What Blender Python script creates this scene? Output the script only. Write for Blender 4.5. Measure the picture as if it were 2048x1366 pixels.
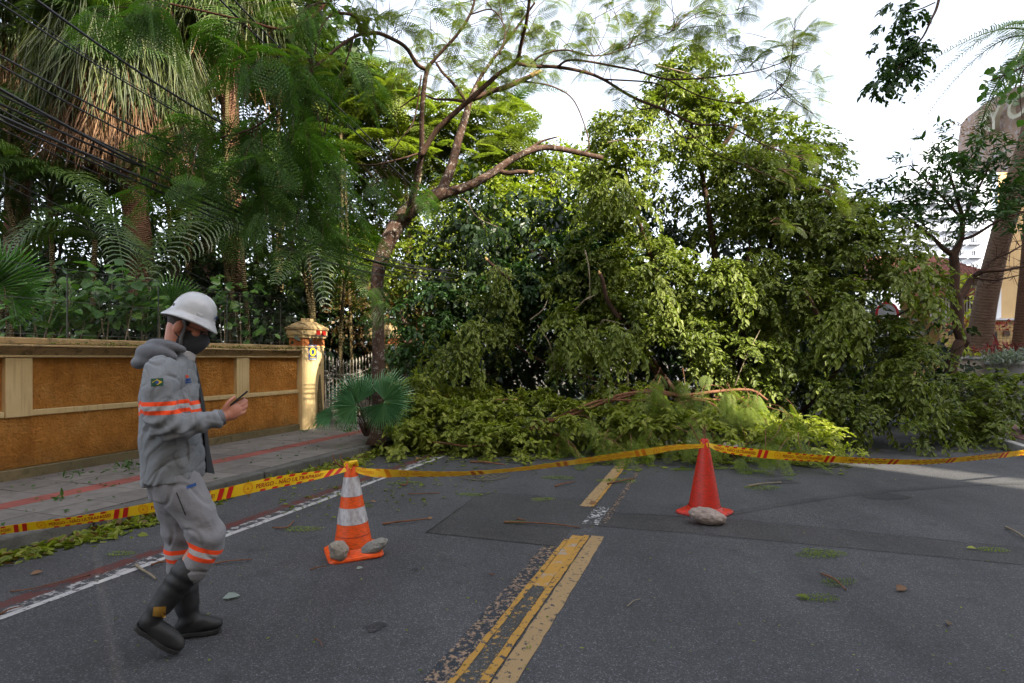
import bpy, bmesh, math, random
import numpy as np
from mathutils import Vector, Matrix, Quaternion

for o in list(bpy.data.objects):
    bpy.data.objects.remove(o, do_unlink=True)
scene = bpy.context.scene
COL = scene.collection
random.seed(7)
RNG = np.random.default_rng(7)
PI = math.pi

# ------------------------------------------------------------------ camera
FOC, CX, HOR, CAMH = 1150.0, 1024.0, 716.0, 1.5
cd = bpy.data.cameras.new('camera')
cam = bpy.data.objects.new('camera', cd)
COL.objects.link(cam)
cam.location = (0, 0, CAMH)
cam.rotation_euler = (math.radians(90), 0, 0)
cd.sensor_width = 36.0
cd.lens = 36.0 * FOC / 2048.0
cd.shift_y = (HOR - 683.0) / 2048.0
cd.clip_start = 0.05
cd.clip_end = 3000
scene.camera = cam

# ------------------------------------------------------------------ sky, sun, exposure
SUN_EL = math.radians(36)
SUN_AZ = math.atan2(0.62, -0.79)          # towards the sun, clockwise from +Y
w = bpy.data.worlds.new('World')
scene.world = w
w.use_nodes = True
wn = w.node_tree.nodes
wl = w.node_tree.links
for n in list(wn):
    wn.remove(n)
wo = wn.new('ShaderNodeOutputWorld')
bg = wn.new('ShaderNodeBackground')
sky = wn.new('ShaderNodeTexSky')
sky.sky_type = 'NISHITA'
sky.sun_disc = False
sky.sun_elevation = SUN_EL
sky.sun_rotation = SUN_AZ
sky.air_density = 1.0
sky.dust_density = 4.0
sky.ozone_density = 1.0
hz = wn.new('ShaderNodeHueSaturation')
hz.inputs['Saturation'].default_value = 0.42
wl.new(sky.outputs[0], hz.inputs['Color'])
wl.new(hz.outputs[0], bg.inputs[0])
bg.inputs[1].default_value = 0.15
wl.new(bg.outputs[0], wo.inputs[0])

sd_ = bpy.data.lights.new('sun', 'SUN')
sd_.energy = 4.2
sd_.angle = math.radians(0.55)
sd_.color = (1.0, 0.90, 0.72)
sun = bpy.data.objects.new('sun', sd_)
COL.objects.link(sun)
tosun = Vector((math.sin(SUN_AZ) * math.cos(SUN_EL), math.cos(SUN_AZ) * math.cos(SUN_EL), math.sin(SUN_EL)))
sun.rotation_euler = tosun.to_track_quat('Z', 'Y').to_euler()
sun.location = tosun * 60

vs = scene.view_settings
vs.view_transform = 'Standard'
vs.look = 'None'
vs.gamma = 1.0
vs.use_curve_mapping = False
vs.exposure = 2.0
cy = scene.cycles
cy.max_bounces = 7
cy.diffuse_bounces = 3
cy.glossy_bounces = 3
cy.transmission_bounces = 4
cy.transparent_max_bounces = 6
cy.use_denoising = True
cy.caustics_reflective = False
cy.caustics_refractive = False

# ------------------------------------------------------------------ place helpers
TH = math.radians(19.2)                    # the road heads this far right of the view
RD = np.array((math.sin(TH), math.cos(TH)))
RR = np.array((math.cos(TH), -math.sin(TH)))
TILT = -TH                                 # z-rotation that turns +Y onto the road


def at(u, v, D):
    return np.array(((u - CX) / FOC * D, D, CAMH + (HOR - v) / FOC * D))


def gp(u, v, z=0.0):
    D = FOC * (CAMH - z) / (v - HOR)
    return np.array(((u - CX) / FOC * D, D, z))


def rs(s, d, z=0.0):
    p = RD * s + RR * d
    return np.array((p[0], p[1], z))


def dplane(u, v, d):
    """point seen at u,v on the vertical plane that runs along the road at offset d"""
    k = (u - CX) / FOC
    D = d / (k * RR[0] + RR[1])
    return at(u, v, D)


# ------------------------------------------------------------------ mesh helpers
def link(o, parent=None, world=True):
    """world: the mesh is built in world coordinates, so the parent's own placing is undone"""
    COL.objects.link(o)
    if parent is not None:
        o.parent = parent
        if world:
            o.matrix_parent_inverse = parent.matrix_basis.inverted()
    return o


def tag(o, label=None, cat=None, group=None, kind=None):
    if label: o['label'] = label
    if cat: o['category'] = cat
    if group: o['group'] = group
    if kind: o['kind'] = kind
    return o


def empty(name, loc=(0, 0, 0), rz=0.0, label=None, cat=None, group=None, scale=1.0):
    o = bpy.data.objects.new(name, None)
    COL.objects.link(o)
    o.location = tuple(float(x) for x in loc)
    o.rotation_euler = (0, 0, rz)
    o.scale = (scale,) * 3
    o.empty_display_size = 0.1
    return tag(o, label, cat, group)


class MB:
    def __init__(self):
        self.v = []; self.f = []; self.n = 0; self.m = []; self.attr = {}

    def add(self, verts, faces, mi=0):
        b = self.n
        for p in verts:
            self.v.append((float(p[0]), float(p[1]), float(p[2])))
        self.n += len(verts)
        for f in faces:
            self.f.append(tuple(i + b for i in f)); self.m.append(mi)
        return self

    def box(self, c, s, rz=0.0, M=None, mi=0):
        x, y, z = s[0] / 2, s[1] / 2, s[2] / 2
        vs_ = [(-x, -y, -z), (x, -y, -z), (x, y, -z), (-x, y, -z), (-x, -y, z), (x, -y, z), (x, y, z), (-x, y, z)]
        ca, sa = math.cos(rz), math.sin(rz)
        out = []
        for p in vs_:
            if M is not None:
                q = M @ Vector(p)
                out.append((q[0] + c[0], q[1] + c[1], q[2] + c[2]))
            else:
                out.append((c[0] + ca * p[0] - sa * p[1], c[1] + sa * p[0] + ca * p[1], c[2] + p[2]))
        return self.add(out, [(3, 2, 1, 0), (4, 5, 6, 7), (0, 1, 5, 4), (1, 2, 6, 5), (2, 3, 7, 6), (3, 0, 4, 7)], mi)

    def tube(self, pts, rad, n=6, cap=True, mi=0):
        pts = np.asarray(pts, float)
        k = len(pts)
        rad = np.full(k, rad, float) if np.isscalar(rad) else np.asarray(rad, float)
        T = np.gradient(pts, axis=0)
        T /= np.linalg.norm(T, axis=1)[:, None] + 1e-9
        ref = np.array((0, 0, 1.0)) if abs(T[0][2]) < .9 else np.array((1.0, 0, 0))
        a = np.cross(T[0], ref); a /= np.linalg.norm(a)
        vs_ = []
        for i in range(k):
            a = a - T[i] * a.dot(T[i]); a /= np.linalg.norm(a) + 1e-9
            b = np.cross(T[i], a)
            for j in range(n):
                t = 2 * PI * j / n
                vs_.append(pts[i] + (a * math.cos(t) + b * math.sin(t)) * rad[i])
        fs = [(i * n + j, i * n + (j + 1) % n, (i + 1) * n + (j + 1) % n, (i + 1) * n + j) for i in range(k - 1) for j in range(n)]
        if cap:
            fs.append(tuple(range(n - 1, -1, -1)))
            fs.append(tuple((k - 1) * n + j for j in range(n)))
        return self.add(vs_, fs, mi)

    def lathe(self, prof, n=24, c=(0, 0, 0), cap=True, mi=0):
        vs_ = []
        for r, z in prof:
            for j in range(n):
                t = 2 * PI * j / n
                vs_.append((c[0] + r * math.cos(t), c[1] + r * math.sin(t), c[2] + z))
        k = len(prof)
        fs = [(i * n + j, i * n + (j + 1) % n, (i + 1) * n + (j + 1) % n, (i + 1) * n + j) for i in range(k - 1) for j in range(n)]
        if cap:
            fs.append(tuple(range(n - 1, -1, -1)))
            fs.append(tuple((k - 1) * n + j for j in range(n)))
        return self.add(vs_, fs, mi)

    def mesh(self, name, mats, smooth=False):
        me = bpy.data.meshes.new(name)
        me.from_pydata(self.v, [], self.f)
        if not isinstance(mats, (list, tuple)): mats = [mats]
        for m in mats: me.materials.append(m)
        if len(mats) > 1: me.polygons.foreach_set('material_index', self.m)
        if smooth: me.polygons.foreach_set('use_smooth', [True] * len(self.f))
        me.update()
        return me

    def build(self, name, mats, parent=None, smooth=False, bevel=0.0, seg=2, world=True):
        o = bpy.data.objects.new(name, self.mesh(name, mats, smooth))
        link(o, parent, world)
        if bevel:
            b = o.modifiers.new('bevel', 'BEVEL'); b.width = bevel; b.segments = seg; b.limit_method = 'ANGLE'; b.angle_limit = math.radians(35)
        return o


def sheet(name, pts, m, parent=None, kind=None):
    mb = MB(); mb.add(pts, [tuple(range(len(pts)))])
    o = mb.build(name, m, parent)
    if kind: o['kind'] = kind
    return o


def spline(pts, n=8):
    """Catmull-Rom through the points (rows may carry extra columns, e.g. radius)"""
    P = np.asarray(pts, float)
    if len(P) < 3:
        t = np.linspace(0, 1, n + 1)[:, None]
        return P[0] * (1 - t) + P[-1] * t
    Q = np.vstack((2 * P[0] - P[1], P, 2 * P[-1] - P[-2]))
    out = []
    for i in range(1, len(Q) - 2):
        p0, p1, p2, p3 = Q[i - 1:i + 3]
        for t in np.arange(n) / n:
            out.append(.5 * ((2 * p1) + (-p0 + p2) * t + (2 * p0 - 5 * p1 + 4 * p2 - p3) * t * t + (-p0 + 3 * p1 - 3 * p2 + p3) * t ** 3))
    out.append(P[-1])
    return np.array(out)


def np_mesh(name, V, F, mats, attrs=None, smooth=False):
    """F is an (n,4) or (n,3) int array"""
    me = bpy.data.meshes.new(name)
    V = np.asarray(V, np.float32); F = np.asarray(F, np.int32)
    k = F.shape[1]
    me.vertices.add(len(V)); me.vertices.foreach_set('co', V.ravel())
    me.loops.add(F.size); me.loops.foreach_set('vertex_index', F.ravel())
    me.polygons.add(len(F)); me.polygons.foreach_set('loop_start', np.arange(0, F.size, k, dtype=np.int32))
    if smooth: me.polygons.foreach_set('use_smooth', np.ones(len(F), bool))
    if not isinstance(mats, (list, tuple)): mats = [mats]
    for m in mats: me.materials.append(m)
    for nm, a in (attrs or {}).items():
        at_ = me.attributes.new(nm, 'FLOAT', 'POINT'); at_.data.foreach_set('value', np.asarray(a, np.float32))
    me.update(calc_edges=True)
    return me


def nrm(a):
    return a / (np.linalg.norm(a, axis=-1, keepdims=True) + 1e-9)


LEAF6 = np.array(((0, 0, 0, 0), (.34, .5, .10, 1), (.72, .36, .04, 1), (1, 0, -.10, .5), (.72, -.36, .04, 1), (.34, -.5, .10, 1)))
LEAF4 = np.array(((0, 0, 0, .2), (.45, .5, .08, 1), (1, 0, -.06, .3), (.45, -.5, .08, 1)))


def leaf_arrays(P, D, N, L, W, tint, shape=6):
    """n leaves: base P, direction D, normal N, length L, width ratio W"""
    n = len(P)
    D = nrm(D); S = nrm(np.cross(N, D)); N = np.cross(D, S)
    T = LEAF6 if shape == 6 else LEAF4
    L = np.broadcast_to(np.asarray(L, float), (n,)); W = np.broadcast_to(np.asarray(W, float), (n,))
    V = (P[:, None] + D[:, None] * (L[:, None] * T[:, 0])[..., None] + S[:, None] * ((L * W)[:, None] * T[:, 1])[..., None]
         + N[:, None] * ((L * np.minimum(W * 2.1, 1.0))[:, None] * T[:, 2])[..., None])
    k = len(T)
    b = (np.arange(n) * k)[:, None]
    if shape == 6:
        F = np.concatenate((b + np.array((0, 1, 2, 3)), b + np.array((0, 3, 4, 5))), 0)
    else:
        F = b + np.array((0, 1, 2, 3))
    return V.reshape(-1, 3), F, np.repeat(np.broadcast_to(tint, (n,)), k), np.tile(T[:, 3], n)


class Leaves:
    def __init__(self): self.parts = []

    def add(self, *a, **k):
        if len(a[0]): self.parts.append(leaf_arrays(*a, **k))

    def raw(self, V, F, t, r): self.parts.append((V, F, t, r))

    def mesh(self, name, m):
        off = 0; V = []; F = []; t = []; r = []
        for v, f, a, b in self.parts:
            V.append(v); F.append(f + off); t.append(a); r.append(b); off += len(v)
        return np_mesh(name, np.vstack(V), np.vstack(F), m, {'tint': np.concatenate(t), 'rim': np.concatenate(r)})

    def build(self, name, m, parent=None, stuff=True, world=True):
        o = bpy.data.objects.new(name, self.mesh(name, m)); link(o, parent, world)
        if stuff: o['kind'] = 'stuff'
        return o


def rnd_dirs(n, up=0.0):
    v = RNG.normal(size=(n, 3)); v[:, 2] += up
    return nrm(v)


# ------------------------------------------------------------------ materials
class NT:
    def __init__(self, name):
        self.m = bpy.data.materials.new(name); self.m.use_nodes = True
        self.t = self.m.node_tree; self.t.nodes.clear()
        self.out = self.n('ShaderNodeOutputMaterial')

    def n(self, kind, **kw):
        x = self.t.nodes.new(kind)
        for k, v in kw.items():
            if k.startswith('i_'):
                x.inputs[k[2:].replace('_', ' ')].default_value = v
            else:
                setattr(x, k, v)
        return x

    def l(self, a, b): self.t.links.new(a, b)

    def coord(self, kind='Object', scale=None):
        tc = self.n('ShaderNodeTexCoord')
        if scale is None: return tc.outputs[kind]
        mp = self.n('ShaderNodeMapping'); mp.inputs['Scale'].default_value = scale
        self.l(tc.outputs[kind], mp.inputs[0]); return mp.outputs[0]

    def noise(self, co, scale, detail=4, rough=.55):
        x = self.n('ShaderNodeTexNoise'); x.inputs['Scale'].default_value = scale
        x.inputs['Detail'].default_value = detail; x.inputs['Roughness'].default_value = rough
        self.l(co, x.inputs['Vector']); return x.outputs['Fac']

    def ramp(self, fac, stops, interp='LINEAR'):
        x = self.n('ShaderNodeValToRGB'); x.color_ramp.interpolation = interp
        e = x.color_ramp.elements
        while len(e) > 1: e.remove(e[-1])
        e[0].position = stops[0][0]; e[0].color = col4(stops[0][1])
        for p, c in stops[1:]:
            q = e.new(p); q.color = col4(c)
        self.l(fac, x.inputs[0]); return x.outputs[0]

    def mix(self, fac, a, b, blend='MIX'):
        x = self.n('ShaderNodeMix', data_type='RGBA', blend_type=blend)
        for s, v in ((0, fac), (6, a), (7, b)):
            if hasattr(v, 'links'): self.l(v, x.inputs[s])
            else: x.inputs[s].default_value = v if s == 0 else col4(v)
        return x.outputs[2]

    def math(self, op, a, b=0.0, c=0.0):
        x = self.n('ShaderNodeMath', operation=op)
        for s, v in ((0, a), (1, b), (2, c)):
            if hasattr(v, 'links'): self.l(v, x.inputs[s])
            else: x.inputs[s].default_value = v
        return x.outputs[0]

    def attr(self, name):
        x = self.n('ShaderNodeAttribute'); x.attribute_name = name; return x.outputs['Fac']

    def bsdf(self, col, rough=.7, bump=None, bstr=.3, bdist=.02, **kw):
        x = self.n('ShaderNodeBsdfPrincipled')
        if hasattr(col, 'links'): self.l(col, x.inputs['Base Color'])
        else: x.inputs['Base Color'].default_value = col4(col)
        if hasattr(rough, 'links'): self.l(rough, x.inputs['Roughness'])
        else: x.inputs['Roughness'].default_value = rough
        for k, v in kw.items(): x.inputs[k.replace('_', ' ')].default_value = v
        if bump is not None:
            b = self.n('ShaderNodeBump'); b.inputs['Strength'].default_value = bstr; b.inputs['Distance'].default_value = bdist
            self.l(bump, b.inputs['Height']); self.l(b.outputs[0], x.inputs['Normal'])
        return x.outputs[0]

    def done(self, sh):
        self.l(sh, self.out.inputs[0]); return self.m


def col4(c):
    return (c[0], c[1], c[2], 1.0) if len(c) == 3 else tuple(c)


def srgb(*c):
    return tuple(((x / 255) / 12.92 if x <= 10 else ((x / 255 + .055) / 1.055) ** 2.4) for x in c)


def surf(name, c1, c2, scale=3, rough=.7, bump=.3, bscale=40, bdist=.01, sc=(1, 1, 1), lo=.35, hi=.65, c3=None, s3=30, a3=.4, **kw):
    """two colours mixed by noise, an optional third in fine specks, noise bump"""
    t = NT(name); co = t.coord('Object', sc)
    c = t.ramp(t.noise(co, scale, 5, .6), ((lo, c1), (hi, c2)))
    if c3 is not None:
        c = t.mix(t.math('MULTIPLY', t.ramp(t.noise(co, s3, 3, .7), ((.52, (0, 0, 0)), (.66, (1, 1, 1)))), a3), c, c3)
    return t.done(t.bsdf(c, rough, t.noise(co, bscale, 6, .65) if bump else None, bump, bdist, **kw))


def leafmat(name, dark, mid, light, rim=None, rima=.6, trans=.3, rough=.42, tcol=None, spec=.45):
    t = NT(name)
    tint = t.attr('tint')
    oi = t.n('ShaderNodeObjectInfo')
    f = t.math('ADD', tint, t.math('MULTIPLY', t.math('SUBTRACT', oi.outputs['Random'], .5), .16))
    c = t.ramp(f, ((.0, dark), (.5, mid), (1.0, light)))
    if rim is not None:
        r = t.math('MULTIPLY', t.ramp(t.attr('rim'), ((.55, (0, 0, 0)), (.95, (1, 1, 1)))), rima)
        c = t.mix(r, c, rim)
    b = t.bsdf(c, rough, Specular_IOR_Level=spec)
    tr = t.n('ShaderNodeBsdfTranslucent')
    t.l(t.mix(1.0, c, tcol or (1.5, 1.7, .5), 'MULTIPLY'), tr.inputs[0])
    mx = t.n('ShaderNodeMixShader'); mx.inputs[0].default_value = trans
    t.l(b, mx.inputs[1]); t.l(tr.outputs[0], mx.inputs[2])
    return t.done(mx.outputs[0])
# =================================================================== SETTING
def asphalt_nodes(t, base=(.05, .05, .054), co=None):
    co = co or t.coord('Object')
    big = t.noise(co, .55, 5, .6)
    c = t.ramp(big, ((.3, tuple(x * .78 for x in base)), (.7, tuple(x * 1.18 for x in base))))
    rot = t.n('ShaderNodeMapping'); rot.inputs['Rotation'].default_value = (0, 0, TH); rot.inputs['Scale'].default_value = (1.0, .12, 1)
    t.l(co, rot.inputs[0])
    c = t.mix(.75, c, t.ramp(t.noise(rot.outputs[0], 1.5, 5, .6), ((.3, (.72, .72, .72)), (.7, (1.22, 1.22, 1.22)))), 'MULTIPLY')
    mot = t.noise(co, 3.2, 4, .6)
    c = t.mix(t.math('MULTIPLY', t.ramp(mot, ((.57, (0, 0, 0)), (.74, (1, 1, 1)))), .55), c, tuple(x * .45 for x in base))
    vo = t.n('ShaderNodeTexVoronoi'); vo.inputs['Scale'].default_value = 170
    t.l(co, vo.inputs['Vector'])
    hs = t.n('ShaderNodeSeparateColor'); t.l(vo.outputs['Color'], hs.inputs[0])
    sp = t.ramp(hs.outputs[0], ((.0, (.5, .5, .5)), (.6, (.9, .9, .9)), (.88, (1.3, 1.3, 1.3)), (.985, (3.0, 3.0, 3.1))))
    c = t.mix(.8, c, sp, 'MULTIPLY')
    return c, t.math('ADD', t.noise(co, 130, 3, .7), t.math('MULTIPLY', vo.outputs['Distance'], .6)), co


def asphalt(name, base):
    t = NT(name); c, h, co = asphalt_nodes(t, base)
    return t.done(t.bsdf(c, .72, h, .55, .006, Specular_IOR_Level=.35))


def paint(name, c, worn, thr, under=(.05, .05, .054), scale=14, c2=None, dirt=.35):
    """road paint worn through to the asphalt where noise falls below thr"""
    t = NT(name); a, h, co = asphalt_nodes(t, under)
    n = t.noise(co, scale, 7, .72)
    k = t.ramp(n, ((thr - .02, (0, 0, 0)), (thr + .03, (1, 1, 1))))
    p = t.mix(t.math('MULTIPLY', t.noise(co, 5, 6, .7), dirt), c, worn)
    if c2 is not None:
        p = t.mix(t.ramp(t.noise(co, 6, 5, .7), ((.54, (0, 0, 0)), (.64, (1, 1, 1)))), p, c2)
    return t.done(t.bsdf(t.mix(k, a, p), .7, h, .4, .005, Specular_IOR_Level=.3))


M = {}
M['asphalt'] = asphalt('asphalt', (.061, .061, .065))
M['patch'] = asphalt('asphalt_patch_mat', (.049, .0475, .048))
M['seam'] = surf('seam_mat', (.012, .011, .010), (.03, .028, .024), 8, .95, .4, 60)
M['pale_yellow'] = paint('pale_yellow_paint', (.33, .22, .105), (.18, .13, .075), .41, scale=24)
M['pale_worn'] = paint('worn_pale_paint', (.30, .20, .13), (.16, .11, .08), .53, (.026, .031, .038), 30)
M['yellow'] = paint('yellow_paint', (.40, .215, .040), (.24, .15, .05), .43, scale=26)
M['yellow_worn'] = paint('worn_yellow_paint', (.40, .22, .04), (.3, .18, .06), .585, (.06, .058, .055), 20)
M['yellow_grey'] = paint('flaking_yellow_paint', (.40, .215, .040), (.30, .18, .05), .37, (.10, .10, .10), 14, c2=(.27, .265, .26))
M['white'] = paint('white_paint', (.36, .35, .35), (.16, .15, .15), .53, scale=13)
M['white_line'] = paint('white_line_paint', (.44, .43, .43), (.22, .21, .21), .42, scale=18)
M['white_zebra'] = paint('worn_white_paint', (.5, .5, .5), (.3, .3, .3), .53, scale=16)
M['red_line'] = paint('red_line_paint', (.10, .030, .026), (.06, .03, .03), .46, scale=9)
M['earth'] = surf('earth', (.03, .024, .016), (.06, .05, .03), 2, .95, .5, 30)

ground = sheet('ground', [(-900, -900, -.03), (900, -900, -.03), (900, 900, -.03), (-900, 900, -.03)], M['earth'], kind='structure')
road = sheet('road', [rs(-30, -5.04), rs(-30, 4.6), rs(8.6, 4.45), rs(14, 5.2), rs(60, 5.2), rs(60, -5.04)], M['asphalt'], kind='structure')


def strip(name, s0, s1, d0, d1, m, z=.004, jit=.004, step=.09):
    n = max(2, int((s1 - s0) / step))
    ss = np.linspace(s0, s1, n)
    mb = MB(); vs_ = []
    for s in ss:
        vs_.append(rs(s, d0 + random.uniform(-jit, jit), z)); vs_.append(rs(s, d1 + random.uniform(-jit, jit), z))
    mb.add(vs_, [(2 * i, 2 * i + 1, 2 * i + 3, 2 * i + 2) for i in range(n - 1)])
    return mb.build(name, m, road)


# the divider in the middle of the road
strip('painted_line', -1.5, 4.42, -1.27, -1.155, M['pale_worn'], jit=.008)
strip('painted_line', -1.5, 4.62, -1.150, -1.115, M['yellow'], .008)
strip('painted_line', -1.5, 3.62, -1.113, -1.022, M['yellow_worn'], .006)
strip('painted_line', 3.62, 4.75, -1.113, -1.022, M['yellow_grey'], .006)
strip('painted_line', -1.5, 4.78, -1.020, -.972, M['yellow'], .008)
strip('painted_line', -1.5, 4.80, -.962, -.852, M['pale_yellow'], .004)
strip('painted_line', 5.72, 8.6, -1.27, -1.155, M['pale_yellow'])
strip('painted_line', 5.72, 8.6, -1.150, -1.12, M['yellow'], .008)
strip('painted_line', 5.12, 5.75, -1.11, -.97, M['white_zebra'])
strip('painted_line', 5.15, 8.6, -.955, -.90, M['pale_worn'])
# the edge line and the red line of the cycle strip
strip('painted_line', -2, 12.2, -3.90, -3.84, M['white_line'])
strip('painted_line', -2, 12.2, -4.00, -3.90, M['white'], .005)
strip('painted_line', -2, 12.2, -4.13, -4.00, M['red_line'])
# mended asphalt with tarred seams
def patch(pts, name='asphalt_patch', m='patch', z=.004):
    return sheet(name, [(p[0], p[1], z) for p in pts], M[m], road)


patch([gp(852, 1066), gp(1110, 1093), gp(1146, 1060), gp(1190, 1052), gp(1192, 1003), gp(965, 985)], z=.002)
patch([gp(1190, 1052), gp(1400, 1068), gp(2250, 1150), gp(2250, 1118), gp(1478, 1040), gp(1182, 1024)], z=.0025)
for a, b, w_ in (((852, 1066), (965, 985), .02), ((852, 1066), (1110, 1093), .012), ((965, 985), (1185, 1001), .014), ((1182, 1024), (1478, 1040), .016), ((1478, 1040), (2250, 1118), .014), ((1190, 1052), (1700, 1098), .006)):
    A, B = gp(*a)[:2], gp(*b)[:2]
    t_ = (B - A) / np.linalg.norm(B - A); nn = np.array((-t_[1], t_[0]))
    k = max(3, int(np.linalg.norm(B - A) / .12)); mb = MB(); vs_ = []
    for i in range(k + 1):
        c = A + (B - A) * i / k + nn * random.uniform(-.006, .006)
        h = w_ * random.uniform(.3, 1.0) / 2
        vs_ += [(*(c - nn * h), .0065), (*(c + nn * h), .0065)]
    mb.add(vs_, [(2 * i, 2 * i + 2, 2 * i + 3, 2 * i + 1) for i in range(k)])
    mb.build('tar_seam', M['seam'], road)

# oil stains and tyre marks
M['stain'] = asphalt('oil_stain_mat', (.036, .036, .038))
M['tyre'] = asphalt('tyre_mark_mat', (.050, .050, .052))
for (u, v, r, asp) in ((750, 1255, .055, 1.0), (1562, 964, .16, 1.0), (1760, 992, .2, 1.2), (830, 1140, .025, 1)):
    c = gp(u, v); n_ = 20; ph_ = random.uniform(0, 6)
    sheet('oil_stain', [(c[0] + asp * r * (1 + .25 * math.sin(3 * a + ph_) + .15 * math.sin(5 * a + 2 * ph_)) * math.cos(a), c[1] + r * (1 + .25 * math.sin(2 * a + ph_)) * math.sin(a), .0033) for a in np.arange(n_) * 2 * PI / n_], M['stain'], road)
for pts_ in ([(1460, 1028), (1560, 1010), (1680, 992), (1800, 980), (1950, 970), (2100, 966)],):
    S_ = spline(np.array([gp(*q)[:2] for q in pts_]), 6); T_ = nrm(np.gradient(S_, axis=0)); N_ = np.column_stack((-T_[:, 1], T_[:, 0])) * .05
    mb = MB(); k_ = len(S_); mb.add([(*q, .0036) for q in S_ + N_] + [(*q, .0036) for q in S_ - N_], [(i, k_ + i, k_ + i + 1, i + 1) for i in range(k_ - 1)])
    mb.build('tyre_mark', M['tyre'], road)

M['iron'] = surf('cast_iron', (.035, .03, .026), (.09, .08, .065), 12, .75, .5, 90)
mh = gp(968, 951)
man = empty('manhole_cover', mh, TILT, 'round cast iron manhole cover sunk in the asphalt under the tape', 'manhole cover')
mb = MB(); mb.lathe([(.335, .003), (.335, .006), (.30, .007), (.298, .003)], 40, cap=False); mb.build('frame', M['iron'], man, world=False)
mb = MB(); mb.lathe([(.29, .002), (.29, .006), (.0, .006)], 40, cap=False)
for i in range(-5, 6):
    for j in range(-5, 6):
        if i * i + j * j < 26 and (i + j) % 2 == 0: mb.box((i * .05, j * .05, .008), (.03, .03, .006))
mb.build('lid', M['iron'], man, world=False)

# ---------------------------------------------------------------- left pavement
def randcol(name, c1, c2, c3, bump=.5, rough=.85):
    t = NT(name); co = t.coord('Object'); oi = t.n('ShaderNodeObjectInfo')
    v = t.n('ShaderNodeVectorMath', operation='ADD'); t.l(co, v.inputs[0])
    cb = t.n('ShaderNodeCombineXYZ'); t.l(t.math('MULTIPLY', oi.outputs['Random'], 40.0), cb.inputs[0]); t.l(cb.outputs[0], v.inputs[1])
    c = t.ramp(t.noise(v.outputs[0], 4, 6, .65), ((.3, c1), (.7, c2)))
    c = t.mix(t.math('MULTIPLY', t.ramp(t.noise(v.outputs[0], 9, 6, .7), ((.5, (0, 0, 0)), (.7, (1, 1, 1)))), .6), c, c3)
    hsv = t.n('ShaderNodeHueSaturation'); t.l(c, hsv.inputs['Color'])
    t.l(t.math('ADD', t.math('MULTIPLY', oi.outputs['Random'], .35), .82), hsv.inputs['Value'])
    return t.done(t.bsdf(hsv.outputs[0], rough, t.noise(v.outputs[0], 60, 6, .7), bump, .006))


M['slab'] = randcol('paving_slab_mat', (.115, .103, .094), (.185, .170, .157), (.070, .062, .055))
M['redslab'] = randcol('red_slab_mat', (.20, .050, .040), (.26, .072, .057), (.12, .045, .037))
M['kerb'] = randcol('kerb_granite', (.065, .063, .058), (.13, .127, .118), (.022, .022, .020), 1.0)
M['joint'] = surf('paving_joint_mat', (.06, .054, .045), (.10, .09, .075), 6, .95, .4, 50)
PZ = .14
pav = sheet('pavement', [rs(-4, -5.2, PZ - .014), rs(14, -5.2, PZ - .014), rs(14, -12, PZ - .014), rs(-4, -12, PZ - .014)], M['joint'], kind='structure')


def pieces(name, mesh_of, cells, parent, dz=.002, tilt=.004):
    for (s, d, ls, ld, m) in cells:
        key = (round(ls, 3), round(ld, 3), m.name)
        if key not in mesh_of:
            mb = MB(); mb.box((0, 0, -.02), (ld, ls, .04)); mesh_of[key] = mb.mesh(name, m)
        o = bpy.data.objects.new(name, mesh_of[key]); link(o, parent, True)
        p = rs(s, d, PZ + random.uniform(-dz, dz)); o.location = p
        o.rotation_euler = (random.uniform(-tilt, tilt), random.uniform(-tilt, tilt), TILT)


cells = []
rows = [(-5.215, -5.62), (-5.62, -6.02), (-6.02, -6.27), (-6.27, -6.68), (-6.68, -7.08), (-7.08, -7.345)]
for r, (a, b) in enumerate(rows):
    red = r == 2
    s = 1.0
    while s < 12.6:
        cells.append((s + .24, (a + b) / 2, .472, abs(b - a) - (.006 if not red else .003), M['redslab'] if red else M['slab']))
        s += .48
pieces('paving_slab', {}, cells, pav)
km = {}
s = -1.5
while s < 12.5:
    ln = 1.0
    mb = MB(); mb.box((0, 0, -.10), (.165, ln - .012, .20))
    o = mb.build('kerb_stone', M['kerb'], pav, bevel=.018, seg=2)
    p = rs(s + ln / 2, -5.115 + random.uniform(-.008, .008), PZ + .004 + random.uniform(-.006, .006)); o.location = p
    o.rotation_euler = (random.uniform(-.006, .006), random.uniform(-.02, .02), TILT + random.uniform(-.008, .008)); s += ln

# ---------------------------------------------------------------- right pavement
M['pink'] = randcol('pink_paver_mat', (.21, .10, .095), (.28, .145, .135), (.13, .08, .075))
M['kerb_pale'] = randcol('pale_kerb_mat', (.30, .29, .28), (.42, .41, .39), (.16, .15, .14), .5)
pav2 = MB()
pav2.add([rs(6, 4.62, .11), rs(30, 5.4, .11), rs(30, 16, .11), rs(6, 16, .11)], [(0, 1, 2, 3)])
pav2 = tag(pav2.build('pavement', M['joint']), kind='structure')
mo = {}
for i in range(26):
    for j in range(8):
        key = 'p'
        if key not in mo:
            mb = MB(); mb.box((0, 0, -.015), (.392, .292, .03)); mo[key] = mb.mesh('paver', M['pink'])
        o = bpy.data.objects.new('paver', mo[key]); link(o, pav2, True)
        o.location = rs(7.2 + i * .30, 4.85 + j * .40 + .02 * i, .124 + random.uniform(-.001, .001)); o.rotation_euler = (0, 0, TILT)
for i in range(11):
    mb = MB(); mb.box((0, 0, -.08), (.15, .985, .16))
    o = mb.build('kerb_stone', M['kerb_pale'], pav2, bevel=.015)
    o.location = rs(6.2 + i, 4.54 + .02 * i, .128); o.rotation_euler = (0, 0, TILT - .02)

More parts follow.
